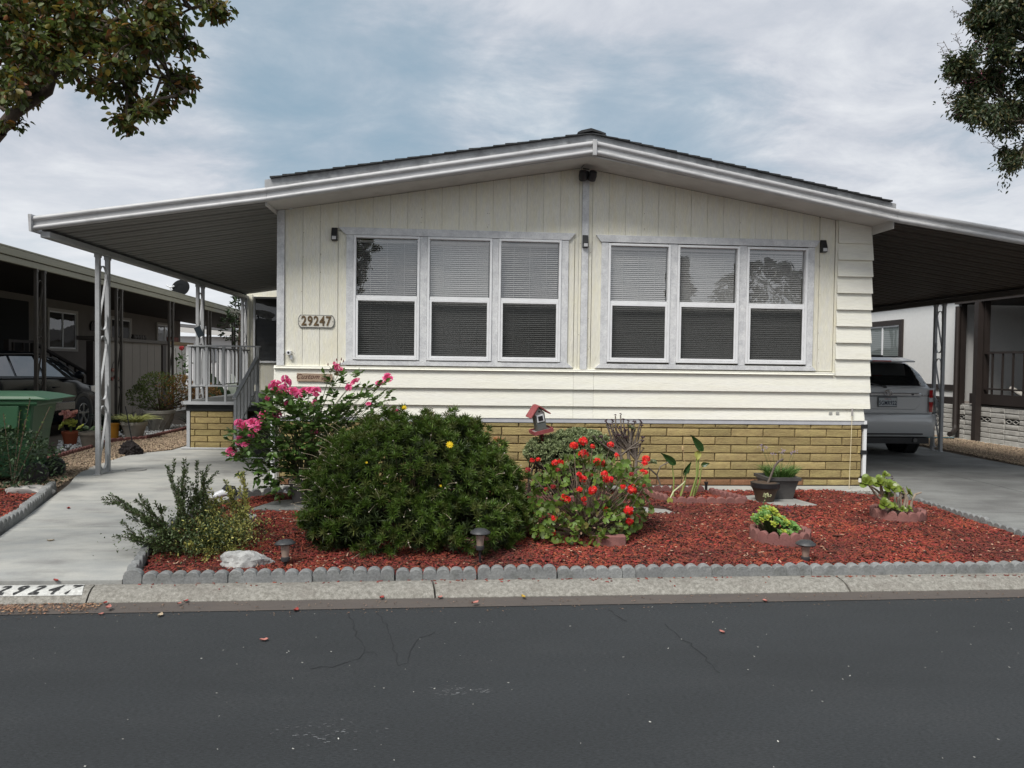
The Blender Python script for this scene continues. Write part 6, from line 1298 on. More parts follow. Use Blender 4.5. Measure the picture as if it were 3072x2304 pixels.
hub = [at(1500+1060/2.765, 1150+560/2.765, -.9), at(1500+1000/2.765, 1150+600/2.765, -.9), at(1500+1130/2.765, 1150+640/2.765, -.9)]
for h in hub: stm.tube([root, root.lerp(h, .5)+Vector((.02, 0, 0)), h], [.030, .024, .018], 7, False)
def rosette(parent, p, r, m, nrm, name='rosette', n=22, wd=.36, cup=.5):
    nrm = Vector(nrm).normalized(); a = nrm.orthogonal().normalized(); c_ = nrm.cross(a); b = MB()
    for i in range(n):
        t = i*2.399; f = (i+1)/n; d = (a*cos(t)+c_*sin(t)); el = (1-f)*1.2*cup+.12; v = (d*cos(el)+nrm*sin(el)).normalized(); s_ = nrm.cross(d); L_ = r*(.35+.65*f); u = v.cross(s_)
        b.add([p, p+v*L_*.6+s_*L_*wd+u*L_*.1, p+v*L_*.9+s_*L_*wd*.6, p+v*L_, p+v*L_*.9-s_*L_*wd*.6, p+v*L_*.6-s_*L_*wd+u*L_*.1], [(0, 1, 2, 3), (0, 3, 4, 5)])
    return b.build(name, m, parent, fixn=False)
for i, (cx, cy, s) in enumerate(rosn):
    p = at(1500+cx/2.765, 1150+cy/2.765, -.9+random.uniform(-.08, .08)); h = hub[1] if cx < 960 else (hub[0] if cx < 1140 else hub[2]); rosette(ae, p, .033*s, AR2 if s >= 1.5 else AR, (random.gauss(0, .4), -.6, 1), n=16)
    stm.tube([h, h.lerp(p, .5)+Vector((random.gauss(0, .02), 0, -.02)), p+Vector((0, 0, -.01))], [.013, .010, .007], 6, False)
pp = [at(1500+cx/2.765, 1150+cy/2.765, -.9) for cx, cy in ((1230, 700), (1300, 760), (1330, 840), (1290, 850))]; stm.tube(pp, .010, 6, False); stm.tube([pp[1], at(1500+1330/2.765, 1150+690/2.765, -.9), at(1500+1395/2.765, 1150+655/2.765, -.9)], .007, 6, False)
for i in range(26):
    h = random.choice(hub); p = at(1500+random.uniform(880, 1190)/2.765, 1150+random.uniform(300, 520)/2.765, -.9+random.uniform(-.1, .1)); rosette(ae, p, random.uniform(.018, .034), AR, (random.gauss(0, .5), -.5, 1), n=14); stm.tube([h, h.lerp(p, .5)+Vector((random.gauss(0, .02), 0, 0)), p+Vector((0, 0, -.01))], [.011, .008, .006], 5, False)
stm.build('stems', AS, ae, fixn=False, smooth=60)
# calla lily
cl = plant('calla_lily', 'tall sparse calla lily with arrow-shaped leaves in the red square border', 'lily', 2.65, -.85)
CLM = leafm('calla_leaf', (.03, .075, .022), .2, .3, .35); CLY = leafm('calla_leaf_yellow', (.40, .42, .10), .2, .3); CS = mat('calla_stalk', (.24, .30, .08), .5)
def calla(px, py, d, L, m, bx, w_=.42):
    p = at(px, py, -.85); d = Vector(d).normalized(); b0 = Vector((bx, -.85+random.gauss(0, .03), .15)); ck_ = MB(); ck_.tube([b0, b0.lerp(p, .5)+Vector((random.gauss(0, .02), 0, .0)), b0.lerp(p, .85)+Vector((0, 0, .01)), p], [.011, .009, .006, .004], 7, False); ck_.build('stalk', CS, cl, fixn=False, smooth=60)
    s_ = d.cross(Vector((0, -1, .25))).normalized(); u = s_.cross(d); b = MB(); rows = []
    for t, w1 in ((-.22, .10), (-.1, .55), (.1, .9), (.35, .85), (.6, .6), (.85, .25), (1, .01)): rows.append([p+d*L*t+s_*L*w_*w1*v+u*L*(.16*abs(v)-.12*t*t) for v in (-1, -.5, 0, .5, 1)])
    b.grid(rows).build('leaf', m, cl, fixn=False, smooth=60)
calla(2100, 1345, (-.75, -.1, 1), .19, CLM, 2.70, .26); calla(2017, 1388, (-1, -.2, .8), .18, CLM, 2.48, .26); calla(2054, 1418, (.5, -.2, 1), .15, CLM, 2.58, .20); calla(2093, 1358, (-.1, -.3, -1), .09, CLY, 2.66, .5); calla(2108, 1395, (1, -.3, .3), .08, CLM, 2.72, .4); calla(2062, 1405, (0, -.3, -.6), .07, CLM, 2.56, .4)
p0 = Vector((2.62, -.85, .3)); b = MB().tube([Vector((2.60, -.88, .35)), at(2050, 1450, -1.0), at(2020, 1475, -1.15), at(2010, 1495, -1.2)], [.008, .009, .009, .006], 7, False); b.build('stalk', mat('pale_stalk', (.5, .52, .3), .5), cl, smooth=60)
b = MB(); p = at(2010, 1492, -1.2); b.grid([[p+Vector((x*w1, -.01*abs(x), -.09*t)) for x in (-.035, 0, .035)] for t, w1 in ((0, .4), (.3, 1), (.7, .7), (1, .02))]).build('leaf', CLY, cl, fixn=False)
MB().tube([Vector((2.58, -.85, .2)), at(2055, 1390, -.85), at(2048, 1345, -.85)], .004, 5).lathe([(.001, 0), (.014, .02), (.012, .05), (.002, .07)], 8, tuple(at(2048, 1355, -.85))).build('dry_flower', mat('dry_calla', (.45, .32, .16), .8), cl)
# sedum
se_ = plant('sedum', 'bright yellow-green fleshy sedum with a pale flower head in its red ring', 'succulent', 2.88, -2.62)
SEM = leafm('sedum_leaf', (.36, .42, .055), .3, .3, .45); SEG = leafm('sedum_leaf_green', (.14, .27, .06), .3, .25, .45)
stm = MB()
for i in range(52):
    a = random.uniform(0, 2*pi); r = .20*random.random()**.6; p = Vector((2.86+r*cos(a)*1.0, -2.70+r*sin(a), .20+.13*(1-(r/.2)**2)*random.uniform(.6, 1.1)+(.07 if cos(a) < -.2 else 0))); rosette(se_, p, random.uniform(.040, .062), SEM if random.random() < .68 and p.x < 2.96 else SEG, (random.gauss(0, .35), -.6, 1), 'leaf_rosette', 14, .30, .8); stm.tube([(2.87, -2.62, .1), p], .005, 5, False)
p = at(2300, 1488, -2.6); q = at(2290, 1510, -2.6); stm.tube([(2.84, -2.6, .3), q, p], .005, 5); stm.build('stems', GSTEM, se_, fixn=False)
b = MB()
for i in range(40): c = p+Vector((random.gauss(0, .018), random.gauss(0, .016), random.gauss(0, .011))); b.lathe([(.001, -.006), (.007, 0), (.001, .006)], 5, tuple(c))
b.build('flower_head', mat('pale_sedum_flower', (.36, .36, .20), .9, rnd=.2), se_)
for px, py in ((2295, 1545), (2270, 1540), (2362, 1528)): 
    b = MB(); c0 = at(px, py, -2.6)
    for i in range(22): c = c0+Vector((random.gauss(0, .014), random.gauss(0, .014), random.gauss(0, .008))); b.lathe([(.001, -.005), (.006, 0), (.001, .005)], 5, tuple(c))
    b.build('flower_head', mat('purple_sedum_flower', (.12, .03, .06), .9, rnd=.3), se_)
# jade plant with thick bare stems
ja = plant('jade_plant', 'jade plant with thick grey stems and round green leaf clusters in its red ring', 'succulent', 4.47, -1.85)
JS = mat('jade_stem', (.36, .29, .22), .85, .4, 30, bump=.4); JL = leafm('jade_leaf', (.14, .19, .028), .35, .2, .35)
stm = MB()
def J(cx, cy, Y=-1.85): return at(2250+cx/3.687, 1320+cy/3.687, Y)
jr = [(1290, 465, 1.5, -1.95), (1430, 470, 1.5, -1.9), (1545, 530, 1.7, -1.95), (1495, 385, .8, -1.85), (1660, 560, .9, -1.85), (1745, 590, 1.3, -1.8), (1490, 715, 1.4, -2.0), (1590, 740, 1.0, -1.95), (1690, 770, .8, -1.95), (1755, 760, .8, -1.9), (1520, 600, 1.0, -1.9), (1600, 520, 1.1, -1.8)]
for cx, cy, s, Y in jr:
    p = J(cx, cy, Y); r0 = J(1560+random.uniform(-90, 130), 800, -1.87); rosette(ja, p, .066*s, JL, (random.gauss(0, .3), -.8, .8), 'leaf_cluster', 11, .42, .9); m_ = r0.lerp(p, .6)+Vector((random.gauss(0, .015), 0, random.gauss(0, .02))); stm.tube([r0, m_, p], [.014, .012, .009], 7, False)
for pts in ([(1560, 800), (1500, 640), (1420, 570), (1340, 510)], [(1640, 800), (1640, 650), (1690, 590)], [(1730, 800), (1740, 650), (1690, 530)], [(1770, 800), (1790, 680), (1830, 600), (1895, 580)], [(1690, 800), (1720, 640), (1700, 600)]): stm.tube([J(*q) for q in pts], [.015, .013, .011, .008][:len(pts)], 7, False)
stm.build('stems', JS, ja, fixn=False, smooth=60)
MB().tube([J(1215, 425, -1.95), J(1215, 465, -1.95)], [.013, .017], 8).build('cut_end', mat('cut_end', (.7, .68, .62), .7), ja, smooth=60)
b = MB(); c0 = J(1560, 425)
for i in range(14): c = c0+Vector((random.gauss(0, .018), random.gauss(0, .01), random.gauss(0, .018))); b.lathe([(.001, -.006), (.006, 0), (.001, .006)], 5, tuple(c))
b.build('dried_flower', mat('dried_purple', (.10, .06, .07), .9), ja)
# society garlic in square pot
def grass(name, parent, c, r, n, L, m, w_=.008, droop=.4, lean=.35):
    a = rng.uniform(0, 2*pi, n); q = rng.random(n)**.5*r; base = np.stack([c[0]+q*np.cos(a), c[1]+q*np.sin(a), np.full(n, c[2])], 1); d = unit(np.stack([np.cos(a)*lean*rng.uniform(.2, 1.3, n), np.sin(a)*lean*rng.uniform(.2, 1.3, n), np.ones(n)], 1)); LL = L*rng.uniform(.6, 1.1, n)
    side = unit(np.cross(d, np.array([0, 0, 1.])+rng.normal(0, .3, (n, 3)))); V = []; 
    for t, ww_ in ((0, 1), (.4, 1), (.75, .7), (1, .05)):
        p = base+d*(LL*t)[:, None]; out = unit(d*np.array([1, 1, 0])+1e-6); p = p+out*(droop*LL*t*t)[:, None]-np.array([0, 0, 1.])*(droop*LL*t**2.2*.9)[:, None]; V += [p-side*w_*ww_/2, p+side*w_*ww_/2]
    V = np.stack(V, 1); F = np.array([(0, 1, 3, 2), (2, 3, 5, 4), (4, 5, 7, 6)])[None]+(np.arange(n)*8)[:, None, None]; return np_mesh(name, V.reshape(-1, 3), F.reshape(-1, 4), m, parent)
sg = plant('society_garlic', 'grassy clump with thin stalks of pale lilac flowers in the charcoal square pot', 'potted plant', 3.73, -.80, .40)
grass('foliage', sg, (3.73, -.80, .39), .15, 420, .20, leafm('garlic_blade', (.085, .17, .035), .35, .25), .006, .35, .45)
b = MB(); fl_ = MB()
for px, py in ((2283, 1337), (2298, 1342), (2290, 1350), (2318, 1362), (2345, 1357), (2350, 1352), (2385, 1355), (2375, 1360)):
    p = at(px, py, -.80); b.tube([(3.73+(p.x-3.73)*.4, -.8, .4), p], .0018, 4, False)
    for k in range(9): c = p+Vector((random.gauss(0, .014), random.gauss(0, .012), random.gauss(0, .01))); fl_.lathe([(.001, -.007), (.005, .002), (.001, .006)], 5, tuple(c))
b.build('stalks', GSTEM, sg); fl_.build('flowers', mat('lilac_petal', (.42, .33, .45), .7, rnd=.2), sg)
# small grey-green plant in bowl & climbing rest
wb = plant('bowl_plant', 'low grey-green seedling in the white bowl pot', 'potted plant', -1.845, -2.25, .24); P = np.array([(-1.845, -2.25, .235)])+rng.normal(0, 1, (60, 3))*np.array([.03, .03, .012]); leaves('foliage', P, rdir(60, 1), .03, .012, leafm('grey_green_leaf', (.10, .12, .08), .3, .2), wb, LEAF_OVAL)
os_ = plant('orange_succulent', 'orange-bronze succulent rosettes poking out behind the right side of the daisy bush', 'succulent', .62, -1.6)
for px, py, s in ((1432, 1290, .8), (1448, 1310, 1), (1462, 1300, .8), (1490, 1318, 1), (1505, 1322, .9), (1460, 1322, .8)): p = at(px, py, -1.7); rosette(os_, p, .045*s, mat('bronze_leaf', (.25, .10, .025), .5, rnd=.3), (0, -.7, 1)); MB().tube([(.62, -1.6, .12), p], .007, 5).build('stem', STEM, os_)
for px, py, s in ((1560, 1490, 1.3), (1575, 1510, 1.2), (1550, 1480, .9)): p = at(px, py, -1.9); rosette(os_, p, .05*s, mat('olive_leaf', (.14, .11, .03), .5, rnd=.3), (.3, -.7, 1))
# ---------------------------------------------------------------- left-hand plants
bs_ = plant('bin_shrub', 'dark leafy rose-like shrub without flowers in front of the green bin', 'shrub', -4.8, -.45)
lobs = [(-4.95, -.4, .50, .55, .40, .36), (-4.6, -.4, .42, .28, .35, .30), (-5.3, -.4, .55, .4, .4, .35)]
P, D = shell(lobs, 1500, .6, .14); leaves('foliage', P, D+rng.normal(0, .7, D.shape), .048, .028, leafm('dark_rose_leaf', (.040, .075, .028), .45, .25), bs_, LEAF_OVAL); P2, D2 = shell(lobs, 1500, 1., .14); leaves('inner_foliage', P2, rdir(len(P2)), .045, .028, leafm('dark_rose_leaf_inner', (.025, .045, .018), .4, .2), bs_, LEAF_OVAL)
b = MB(); 
for px, py in ((60, 1235), (90, 1200), (75, 1260), (150, 1220), (130, 1270), (10, 1240)):
    p = at(px, py, -.35); s_ = Vector((-4.85, -.4, .2)); b.tube([s_, s_.lerp(p, .5), p], .004, 4, False); q = np.array([tuple(s_.lerp(p, t)) for t in np.linspace(.6, 1, 11)]); leaves('sprig_leaves', q, rdir(11, .3), .035, .02, RL, bs_, LEAF_OVAL)
b.build('stems', STEM, bs_)
ts = plant('pink_succulent', 'yellow-green and pink leafy succulent in the terracotta pot', 'succulent', -6.46, 4.28, .39)
for i in range(9): rosette(ts, Vector((-6.46+random.gauss(0, .07), 4.25+random.gauss(0, .06), .45+random.uniform(0, .28))), .10, mat('yellow_green_succ', (.35, .38, .06), .5, rnd=.3) if i % 2 else mat('pink_succ', (.38, .15, .11), .5, rnd=.3), (random.gauss(0, .5), -.8, .8), 'leaf_rosette', 10, .36, .8)
MB().tube([(-6.46, 4.28, .36), (-6.46, 4.28, .6)], .02, 6).build('stem', GSTEM, ts)
st2 = plant('stone_pot_succulent', 'low dark green succulents with one yellow sprig in the grey-brown pot', 'succulent', -5.92, 3.85, .42)
for i in range(12): rosette(st2, Vector((-5.9+random.gauss(0, .09), 3.8+random.gauss(0, .06), .44+random.uniform(0, .07))), .05, mat('dark_succ', (.06, .10, .035), .5, rnd=.3), (random.gauss(0, .4), -.6, 1), 'leaf_rosette', 12)
rosette(st2, Vector((-6.07, 3.8, .50)), .08, mat('yellow_green_succ', (.35, .38, .06)), (-.4, -.6, 1), 'leaf_rosette', 10)
spd = plant('spider_plant', 'striped yellow-green spider plant spilling over the pale round pot', 'potted plant', -5.85, 5.35, .46); grass('foliage', spd, (-5.85, 5.35, .46), .12, 260, .34, leafm('striped_blade', (.42, .44, .16), .4, .3), .014, .6, .8)
lb = plant('bronze_bush', 'green to bronze leafy bush growing in the large lattice pot', 'bush', -6.03, 7.1, .56)
lobb = [(-6.1, 7.2, .95, .48, .4, .42), (-5.75, 7.4, .95, .42, .4, .36), (-6.4, 7.1, .85, .3, .3, .25), (-5.3, 7.6, .8, .35, .4, .35)]
P, D = shell(lobb, 3200, .7, .56); k = P[:, 0] > -5.85+rng.normal(0, .15, len(P)); rosettes('foliage', P[~k], D[~k], 5, .035, .018, leafm('bronze_bush_leaf', (.10, .135, .03), .4, .2), lb, (.3, 1.2), LEAF_DIA); rosettes('bronze_foliage', P[k], D[k], 5, .035, .018, leafm('bronze_bush_tip', (.20, .10, .02), .45, .2), lb, (.3, 1.2), LEAF_DIA)
b = MB()
for i in range(40): j = random.randrange(len(P)); b.tube([(-6.03, 7.1, .55), Vector((-6.03, 7.1, .6)).lerp(Vector(P[j]), .5), Vector(P[j])], [.014, .009, .004], 4, False)
b.build('stems', STEM, lb)
ag = plant('dark_strap_plant', 'dark strap-leaved clump behind the spider plant pot', 'plant', -6.6, 6.7); grass('foliage', ag, (-6.75, 6.9, .15), .25, 200, .62, leafm('dark_strap', (.02, .035, .018), .3, .15), .02, .35, .5)
ag = plant('dark_strap_plant', 'dark strap-leaved clump between the lattice pot and the porch', 'plant', -5.2, 6.6); grass('foliage', ag, (-5.1, 7.3, .15), .3, 200, .7, leafm('dark_strap', (.02, .035, .018)), .02, .35, .5)
rr_ = plant('red_rose', 'single tall red rose behind the porch railing', 'rose bush', -5.35, 8.6, .14); b = MB().tube([at(562, 1200, 8.2), at(548, 1120, 8.2), at(545, 1048, 8.2)], .006, 5, False).tube([at(562, 1200, 8.2), at(530, 1120, 8.2), at(527, 1045, 8.2)], .006, 5, False); b.build('canes', STEM, rr_); umbel(rr_, at(546, 1045, 8.2), .07, mat('dark_red_petal', (.28, .008, .012), .6)); P = np.array([tuple(at(random.gauss(548, 12), random.uniform(1060, 1200), 8.2+random.gauss(0, .1))) for i in range(60)]); leaves('foliage', P, rdir(60), .11, .07, leafm('bright_leaf', (.06, .12, .03), .4, .3), rr_, LEAF_OVAL)
# banana-like big leaves behind the railing
bl = plant('broad_leaf_plant', 'dark broad-leaved plant behind the porch railing', 'plant', -5.0, 8.8, .14)
for i in range(16):
    s_ = Vector((-4.9+random.gauss(0, .35), 8.9+random.gauss(0, .2), .2)); e_ = s_+Vector((random.gauss(0, .35), random.gauss(0, .2), random.uniform(.6, 1.25))); d = (e_-s_).normalized(); x_ = d.cross(Vector((0, 1, .1))).normalized(); rows = []
    for t, w1 in ((0, .02), (.4, .05), (.6, .9), (.8, 1), (1.05, .5), (1.2, .02)): rows.append([s_+(e_-s_)*t+x_*.11*w1*v+Vector((0, 0, -.25*max(0, t-.5)**2*2)) for v in (-1, 0, 1)])
    MB().grid(rows).build('leaf', mat('broad_leaf', (.03, .055, .025), .45, .3, 6), bl, fixn=False, smooth=60)
# ---------------------------------------------------------------- trees
def limb(b, p, q, r0, r1, n=6, wob=.05):
    P = [Vector(p).lerp(Vector(q), i/(n-1))+Vector((random.gauss(0, wob), random.gauss(0, wob), random.gauss(0, wob)))*(0 < i < n-1) for i in range(n)]; b.tube(P, list(np.linspace(r0, r1, n)), 8, False); return P
def tree(name, lab, base, fork, limbs, clumps, LM, L, w_, dn, sub=6):
    o = plant(name, lab, 'tree', base[0], base[1]); b = MB(); b2 = MB()
    tp = limb(b, base, fork, .13, .09, 8, .03); b.build('trunk', BARK, o, fixn=False, smooth=60)
    ends = []
    for ln_ in limbs: ends += limb(b2, ln_[0], ln_[1], ln_[2], ln_[3], 7, .011)
    pos, dr = [], []
    for (c, r, n) in clumps:
        c = Vector(c); near = min(ends, key=lambda e: (e-c).length); tw = limb(b2, near, c, .010, .005, 4, .02)
        for k in range(sub):
            e_ = c+Vector((random.gauss(0, 1), random.gauss(0, 1), random.gauss(0, .8))).normalized()*r*random.uniform(.5, 1.); b2.tube([c, c.lerp(e_, .5)+Vector((0, 0, .02)), e_], [.005, .004, .002], 4, False)
            for i in range(int(n*dn/sub)):
                t = random.uniform(.1, 1.05); p = c.lerp(e_, t)+Vector((random.gauss(0, 1), random.gauss(0, 1), random.gauss(0, 1)))*r*.16; d = (e_-c).normalized()*.5+Vector((random.gauss(0, .6), random.gauss(0, .6), random.gauss(-.45, .5))); pos.append(tuple(p)); dr.append(tuple(d))
    b2.build('limbs', BARK, o, fixn=False, smooth=60)
    pos = np.array(pos); dr = np.array(dr); cut = rng.random(len(pos)); lo = 0
    for m, f in LM: s_ = (cut >= lo) & (cut < lo+f); lo += f; leaves('crown', pos[s_], dr[s_], L, w_, m, o, LEAF_OVAL, jit=.7)
    return o
A1 = leafm('autumn_green_leaf', (.085, .115, .024), .45, .35); A2 = leafm('autumn_olive_leaf', (.15, .12, .022), .4, .4); A3 = leafm('autumn_rust_leaf', (.18, .08, .022), .4, .35)
cl_ = []
def inrow(x0, x1, y0, y1, n, Y, r, cnt):
    for i in range(n): cl_.append((at(random.uniform(x0, x1), random.uniform(y0, y1), Y+random.gauss(0, .22)), r*random.uniform(.8, 1.2), cnt))
inrow(-150, 560, -60, 70, 30, -4.6, .17, 78); inrow(560, 660, -40, 45, 5, -4.6, .11, 50); inrow(380, 560, 50, 150, 8, -4.6, .13, 60); inrow(-60, 480, 80, 200, 20, -4.6, .16, 70); inrow(20, 380, 200, 270, 12, -4.6, .13, 60); inrow(-60, 160, 250, 310, 7, -4.6, .11, 50); inrow(440, 560, 235, 315, 6, -4.6, .10, 46); inrow(340, 400, 340, 385, 3, -4.6, .08, 30); inrow(370, 500, 290, 345, 4, -4.6, .09, 40); inrow(0, 60, 365, 395, 2, -4.6, .05, 12); inrow(500, 580, 110, 140, 2, -4.6, .08, 30)
for i in range(60): a = random.uniform(0, 2*pi); r = random.uniform(.3, 1.6); cl_.append((Vector((-3.9+r*cos(a)*.9, -4.0+r*sin(a), random.uniform(3.3, 4.9))), .22, 50))
lb0 = Vector((-4.5, -3.35, .08)); fk = Vector((-4.2, -3.6, 1.9)); q0, q1, q2 = at(0, 390, -4.6), at(250, 140, -4.6), at(430, 60, -4.6)
tree('autumn_tree', 'street tree with green and rusty leaves hanging over the top left corner', lb0, fk, [(fk, q0, .07, .040), (q0, q1, .036, .024), (q1, q2, .022, .010), (q1, at(440, 0, -4.6), .02, .01), (q0.lerp(q1, .4), at(60, 120, -4.6), .018, .008), (q1, at(560, 270, -4.6), .014, .006), (at(300, 190, -4.6), at(390, 280, -4.6), .008, .004), (q0, at(30, 375, -4.6), .008, .003), (q1, at(640, 10, -4.6), .013, .005), (fk, (-4.4, -3.4, 3.6), .07, .03), ((-4.4, -3.4, 3.6), (-3.6, -4.2, 4.6), .03, .012), (fk, (-5.1, -3.0, 3.9), .05, .02)], cl_, [(A1, .64), (A2, .26), (A3, .10)], .045, .030, 1.8)
cl_ = []
inrow(2930, 3150, -80, 110, 16, -1.9, .24, 120); inrow(2900, 2960, 20, 90, 5, -1.9, .17, 80); inrow(2880, 3150, 140, 330, 24, -1.9, .22, 110); inrow(2860, 2900, 160, 230, 4, -1.9, .13, 60); inrow(2880, 2930, 300, 350, 4, -1.9, .13, 60); inrow(2920, 3150, 330, 385, 9, -1.9, .17, 90); inrow(3010, 3100, 430, 490, 5, -1.9, .13, 60); inrow(2990, 3060, 20, 100, 5, -1.9, .2, 100)
for i in range(60): a = random.uniform(0, 2*pi); r = random.uniform(.3, 1.9); cl_.append((Vector((7.6+r*cos(a), -2.2+r*sin(a), random.uniform(4.0, 6.4))), .30, 70))
B1 = leafm('myrtle_leaf', (.040, .062, .022), .4, .2); B2 = leafm('myrtle_leaf_olive', (.085, .075, .022), .4, .2); B3 = mat('myrtle_blossom', (.35, .11, .17), .8, rnd=.3)
fk = Vector((9.0, -2.3, 2.2)); h2 = Vector((7.6, -2.2, 4.3))
myr = tree('myrtle_tree', 'dense dark crape myrtle with faded pink blossom entering at the top right', (9.25, -2.4, .08), fk, [(fk, h2, .08, .05), (h2, (6.0, -1.9, 4.9), .04, .015), (h2, (6.6, -2.0, 5.8), .04, .015), (h2, (5.9, -1.9, 4.1), .03, .01), (h2, (8.4, -2.6, 5.8), .05, .02)], cl_, [(B1, .76), (B2, .24)], .047, .023, 3.2)
P = np.concatenate([np.array(tuple(at(px, py, -2.1)))+rng.normal(0, 1, (50, 3))*np.array([.05, .05, .04]) for px, py in ((2895, 240), (2925, 245), (2990, 235), (2965, 140), (2990, 215), (2888, 325))]); leaves('blossom', P, rdir(len(P)), .022, .018, B3, myr)
ta = MB()   # bare seed tassels at the branch ends
for px, py, d in ((2880, 140, (-.4, 0, 1)), (2840, 180, (-.5, 0, 1)), (2850, 160, (-.6, 0, 1)), (2860, 300, (-1, 0, .6)), (2900, 10, (-1, 0, .6)), (2985, 440, (-1, 0, .8)), (2895, 55, (-1, 0, .5)), (2862, 260, (-.6, 0, 1))):
    p = at(px, py, -1.9); d = Vector(d).normalized(); s0 = p-d*.12+Vector((.12, 0, -.06)); ta.tube([s0, p, p+d*.14], .0022, 4, False)
    for k in range(16): q = p+d*random.uniform(-.05, .14); e_ = q+Vector((random.gauss(0, .03), random.gauss(0, .03), random.gauss(.012, .02))); ta.tube([q, e_], .0016, 3, False); ta.lathe([(.001, -.005), (.005, 0), (.001, .005)], 5, tuple(e_))
ta.build('seed_tassels', STEM, myr, fixn=False, kind='stuff')
bk = plant('back_tree', 'dark leafy tree rising behind the neighbour carport beside the porch', 'tree', -6.5, 14.5, .14)
lobk = [(-6.35, 14.3, 3.0, .33, .4, .55), (-6.55, 14.2, 2.55, .35, .4, .40), (-6.2, 14.4, 3.3, .28, .35, .32)]
P, D = shell(lobk, 700, 1.2, 1.9); leaves('crown', P, D+rng.normal(0, .6, D.shape), .17, .06, leafm('dark_laurel', (.03, .05, .02), .4, .2), bk, LEAF_OVAL); MB().tube([(-6.4, 14.4, .14), (-6.4, 14.3, 1.6), (-6.35, 14.3, 3.0)], [.09, .07, .03], 7, False).build('trunk', BARK, bk)
# conifer and broadleaf across the street (they show in the window reflections)
def far_tree(name, lab, x, y, h, r, cone, m):
    o = plant(name, lab, 'tree', x, y, 0); n = 2600; t = rng.random(n)**.8; a = rng.uniform(0, 2*pi, n); rr2 = (r*(1-t)*(0.75+.25*np.sin(t*40)) if cone else r*np.sqrt(np.clip(1-(2*t-1)**2, 0, 1)))*rng.uniform(.55, 1.05, n)
    P = np.stack([x+rr2*np.cos(a), y+rr2*np.sin(a), h*.15+t*h*.85], 1); leaves('crown', P, np.stack([np.cos(a), np.sin(a), rng.normal(-.1, .4, n)], 1), .55, .3, m, o); MB().tube([(x, y, 0), (x, y, h*.8)], [.25, .08], 8, False).build('trunk', BARK, o)
FT = leafm('far_foliage', (.03, .045, .02), .4, .1)
far_tree('conifer', 'tall conifer across the street, mirrored in the middle right window', 15.8, -44, 9.2, 2.0, True, FT); far_tree('broad_tree', 'round tree across the street behind the opposite home', 22, -44, 9, 3.6, False, FT); far_tree('broad_tree', 'round tree far left across the street', -24, -44, 11, 5, False, FT)
# potted greenery on the right neighbour porch
rp_ = plant('porch_plant', 'dim bushy plant hanging in the shade of the right neighbour porch', 'plant', 12.2, 4.0, 1.4); P = np.array([(12.2, 4.2, 2.35)])+rng.normal(0, 1, (260, 3))*np.array([.12, .25, .18]); leaves('foliage', P, rdir(260), .05, .03, leafm('dusty_leaf', (.10, .13, .09), .3, .1), rp_, LEAF_OVAL)
rp_ = plant('porch_spiky_plant', 'thin spiky plant in the white porch pot', 'plant', 11.9, 4.35, 1.38); grass('foliage', rp_, (11.9, 4.35, 1.38), .08, 60, .55, leafm('dusty_blade', (.07, .09, .05), .3, .1), .015, .3, .4)
# ---------------------------------------------------------------- litter on road and gutter
LFR = [mat('pink_fallen_leaf', (.42, .17, .14), .8), mat('tan_fallen_leaf', (.42, .34, .24), .8), mat('red_fallen_leaf', (.30, .05, .04), .8), mat('yellow_fallen_leaf', (.45, .30, .05), .8)]
spots = [((303, 1846), 0, 'curled pink leaf on the asphalt edge at left'), ((325, 1835), 0, 'second pink leaf in the left gutter'), ((480, 1850), 1, 'curled tan leaf on the asphalt near the kerb'), ((538, 1822), 0, 'pale pink leaf in the gutter'), ((558, 1814), 2, 'small red leaf in the gutter'), ((168, 1727), 2, 'dark red petal on the walkway slab'), ((316, 1820), 2, 'red leaf beside the kerb crack'), ((888, 1834), 2, 'dark berry-like leaf on the asphalt'), ((792, 1924), 0, 'pink leaf alone on the asphalt'), ((1425, 1820), 0, 'small pink leaf right of the kerb joint'), ((2166, 1900), 0, 'pink leaf alone on the right asphalt'), ((1145, 1804), 2, 'red leaf in the gutter below the daisy bush'), ((1320, 1803), 0, 'pink leaf next to the kerb joint'), ((205, 1530), 2, 'reddish leaf on the middle of the walkway'), ((152, 1618), 1, 'tan twig leaf on the walkway'), ((2295, 1806), 0, 'pink leaf in the right gutter'), ((1570, 1802), 3, 'yellow leaf in the gutter')]
for (px, py), mi, lab in spots:
    x, y = gp_(px, py); z = .004
    if py < 1760: 
        q = at(px, py, 0); d = (q-cam.location); t = (.13-CH)/d.z; q = cam.location+d*t; x, y = q.x, q.y; z = gz(y)+.012
    elif y > lip(x)-.01: z = .022
    L_ = random.uniform(.035, .06); a = random.uniform(0, 6); b = MB(); rows = []
    for t, w1 in ((0, .05), (.25, .8), (.5, 1), (.8, .6), (1, .04)): rows.append([(L_*(t-.5), L_*.32*w1*v, .001+.35*L_*(abs(v)*.5+(t-.5)**2*1.4)*random.uniform(.7, 1.2)) for v in (-1, 0, 1)])
    o = b.grid(rows).build('fallen_leaf', LFR[mi], None, fixn=False, smooth=60); o.location = (x, y, z); o.rotation_euler = (0, 0, a); tag(o, lab, 'leaf', 'fallen leaves on the road and walk')
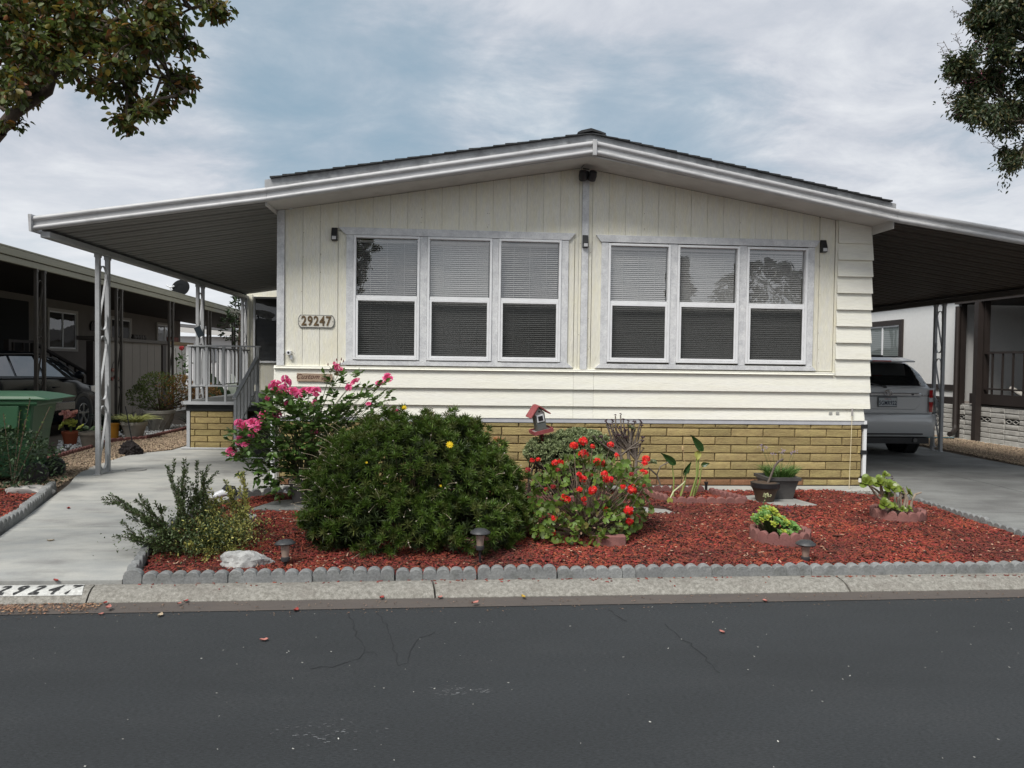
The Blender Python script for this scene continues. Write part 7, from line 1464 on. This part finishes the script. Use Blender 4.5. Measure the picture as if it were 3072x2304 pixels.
def litter(name, P, n, m, s, z0): 
    P = np.array(P); x = rng.uniform(P[0], P[1], n); y = np.array([lip(v) for v in x])+rng.uniform(P[2], P[3], n); a = rng.uniform(0, 6.28, n); ax = np.stack([np.cos(a), np.sin(a), rng.normal(0, .2, n)], 1); ay = unit(np.cross(np.array([0, 0, 1.])+rng.normal(0, .2, (n, 3)), ax)); az = np.cross(ax, ay); r = rng.uniform(*s, n)
    V, F = scatter(CHIPV, CHIPF, np.stack([x, y, np.full(n, z0)+np.where(y > np.array([lip(v) for v in x]), .012, 0)], 1), unit(ax), ay, az, np.stack([r, r*.5, r*.15], 1)); np_mesh(name, V, F, m, None, 'stuff')
litter('gutter_litter', (-3.4, -2.3, -.01, .16), 700, mat('litter', (.24, .14, .085), .9, rnd=.8), (.005, .02), .008)
litter('asphalt_specks', (-4, 5.5, -3.4, -.02), 260, mat('pale_speck', (.40, .40, .37), .9, rnd=.5), (.004, .011), .003)
def scuff(px, py, n, sx, sy):
    x0, y0 = gp_(px, py); x = x0+rng.normal(0, sx, n); y = y0+rng.normal(0, sy, n); a = rng.normal(0, .3, n); ax = np.stack([np.cos(a), np.sin(a), np.zeros(n)], 1); ay = np.stack([-np.sin(a), np.cos(a), np.zeros(n)], 1); az = np.tile([0, 0, 1.], (n, 1)); r = rng.uniform(.004, .02, n)
    return scatter(CHIPV, CHIPF, np.stack([x, y, np.full(n, .0015)], 1), ax, ay, az, np.stack([r, r*.3, r*.02], 1))
SV = [scuff(1355, 2075, 60, .04, .03), scuff(1450, 2072, 24, .03, .015), scuff(1000, 2200, 70, .14, .06)]; o_ = 0; VV, FF = [], []
for v_, f_ in SV: VV.append(v_); FF.append(f_+o_); o_ += len(v_)
np_mesh('road_scuffs', np.concatenate(VV), np.concatenate(FF), mat('scuff_grey', (.11, .115, .12), .9, rnd=.5), None, 'stuff')
xk = rng.uniform(-2.2, 4.6, 160); yk = np.array([kb(v) for v in xk])+rng.normal(-.02, .05, 160); yk = np.minimum(yk, kb(0)+.0); ak = rng.uniform(0, 6.28, 160)
V_, F_ = scatter(CHIPV, CHIPF, np.stack([xk, yk, np.array([kz(float(min(0, t)))+.004 for t in yk-np.array([kb(v) for v in xk])])], 1), np.stack([np.cos(ak), np.sin(ak), 0*ak], 1), np.stack([-np.sin(ak), np.cos(ak), 0*ak], 1), np.tile([0, 0, 1.], (160, 1)), np.stack([rng.uniform(.008, .03, 160), rng.uniform(.004, .01, 160), np.full(160, .004)], 1)); np_mesh('spilled_chips', V_, F_, CHIP, None, 'stuff')
litter('gutter_grit', (-3.4, 6, -.12, .12), 700, mat('grit', (.16, .11, .08), .9, rnd=.7), (.004, .014), .005)
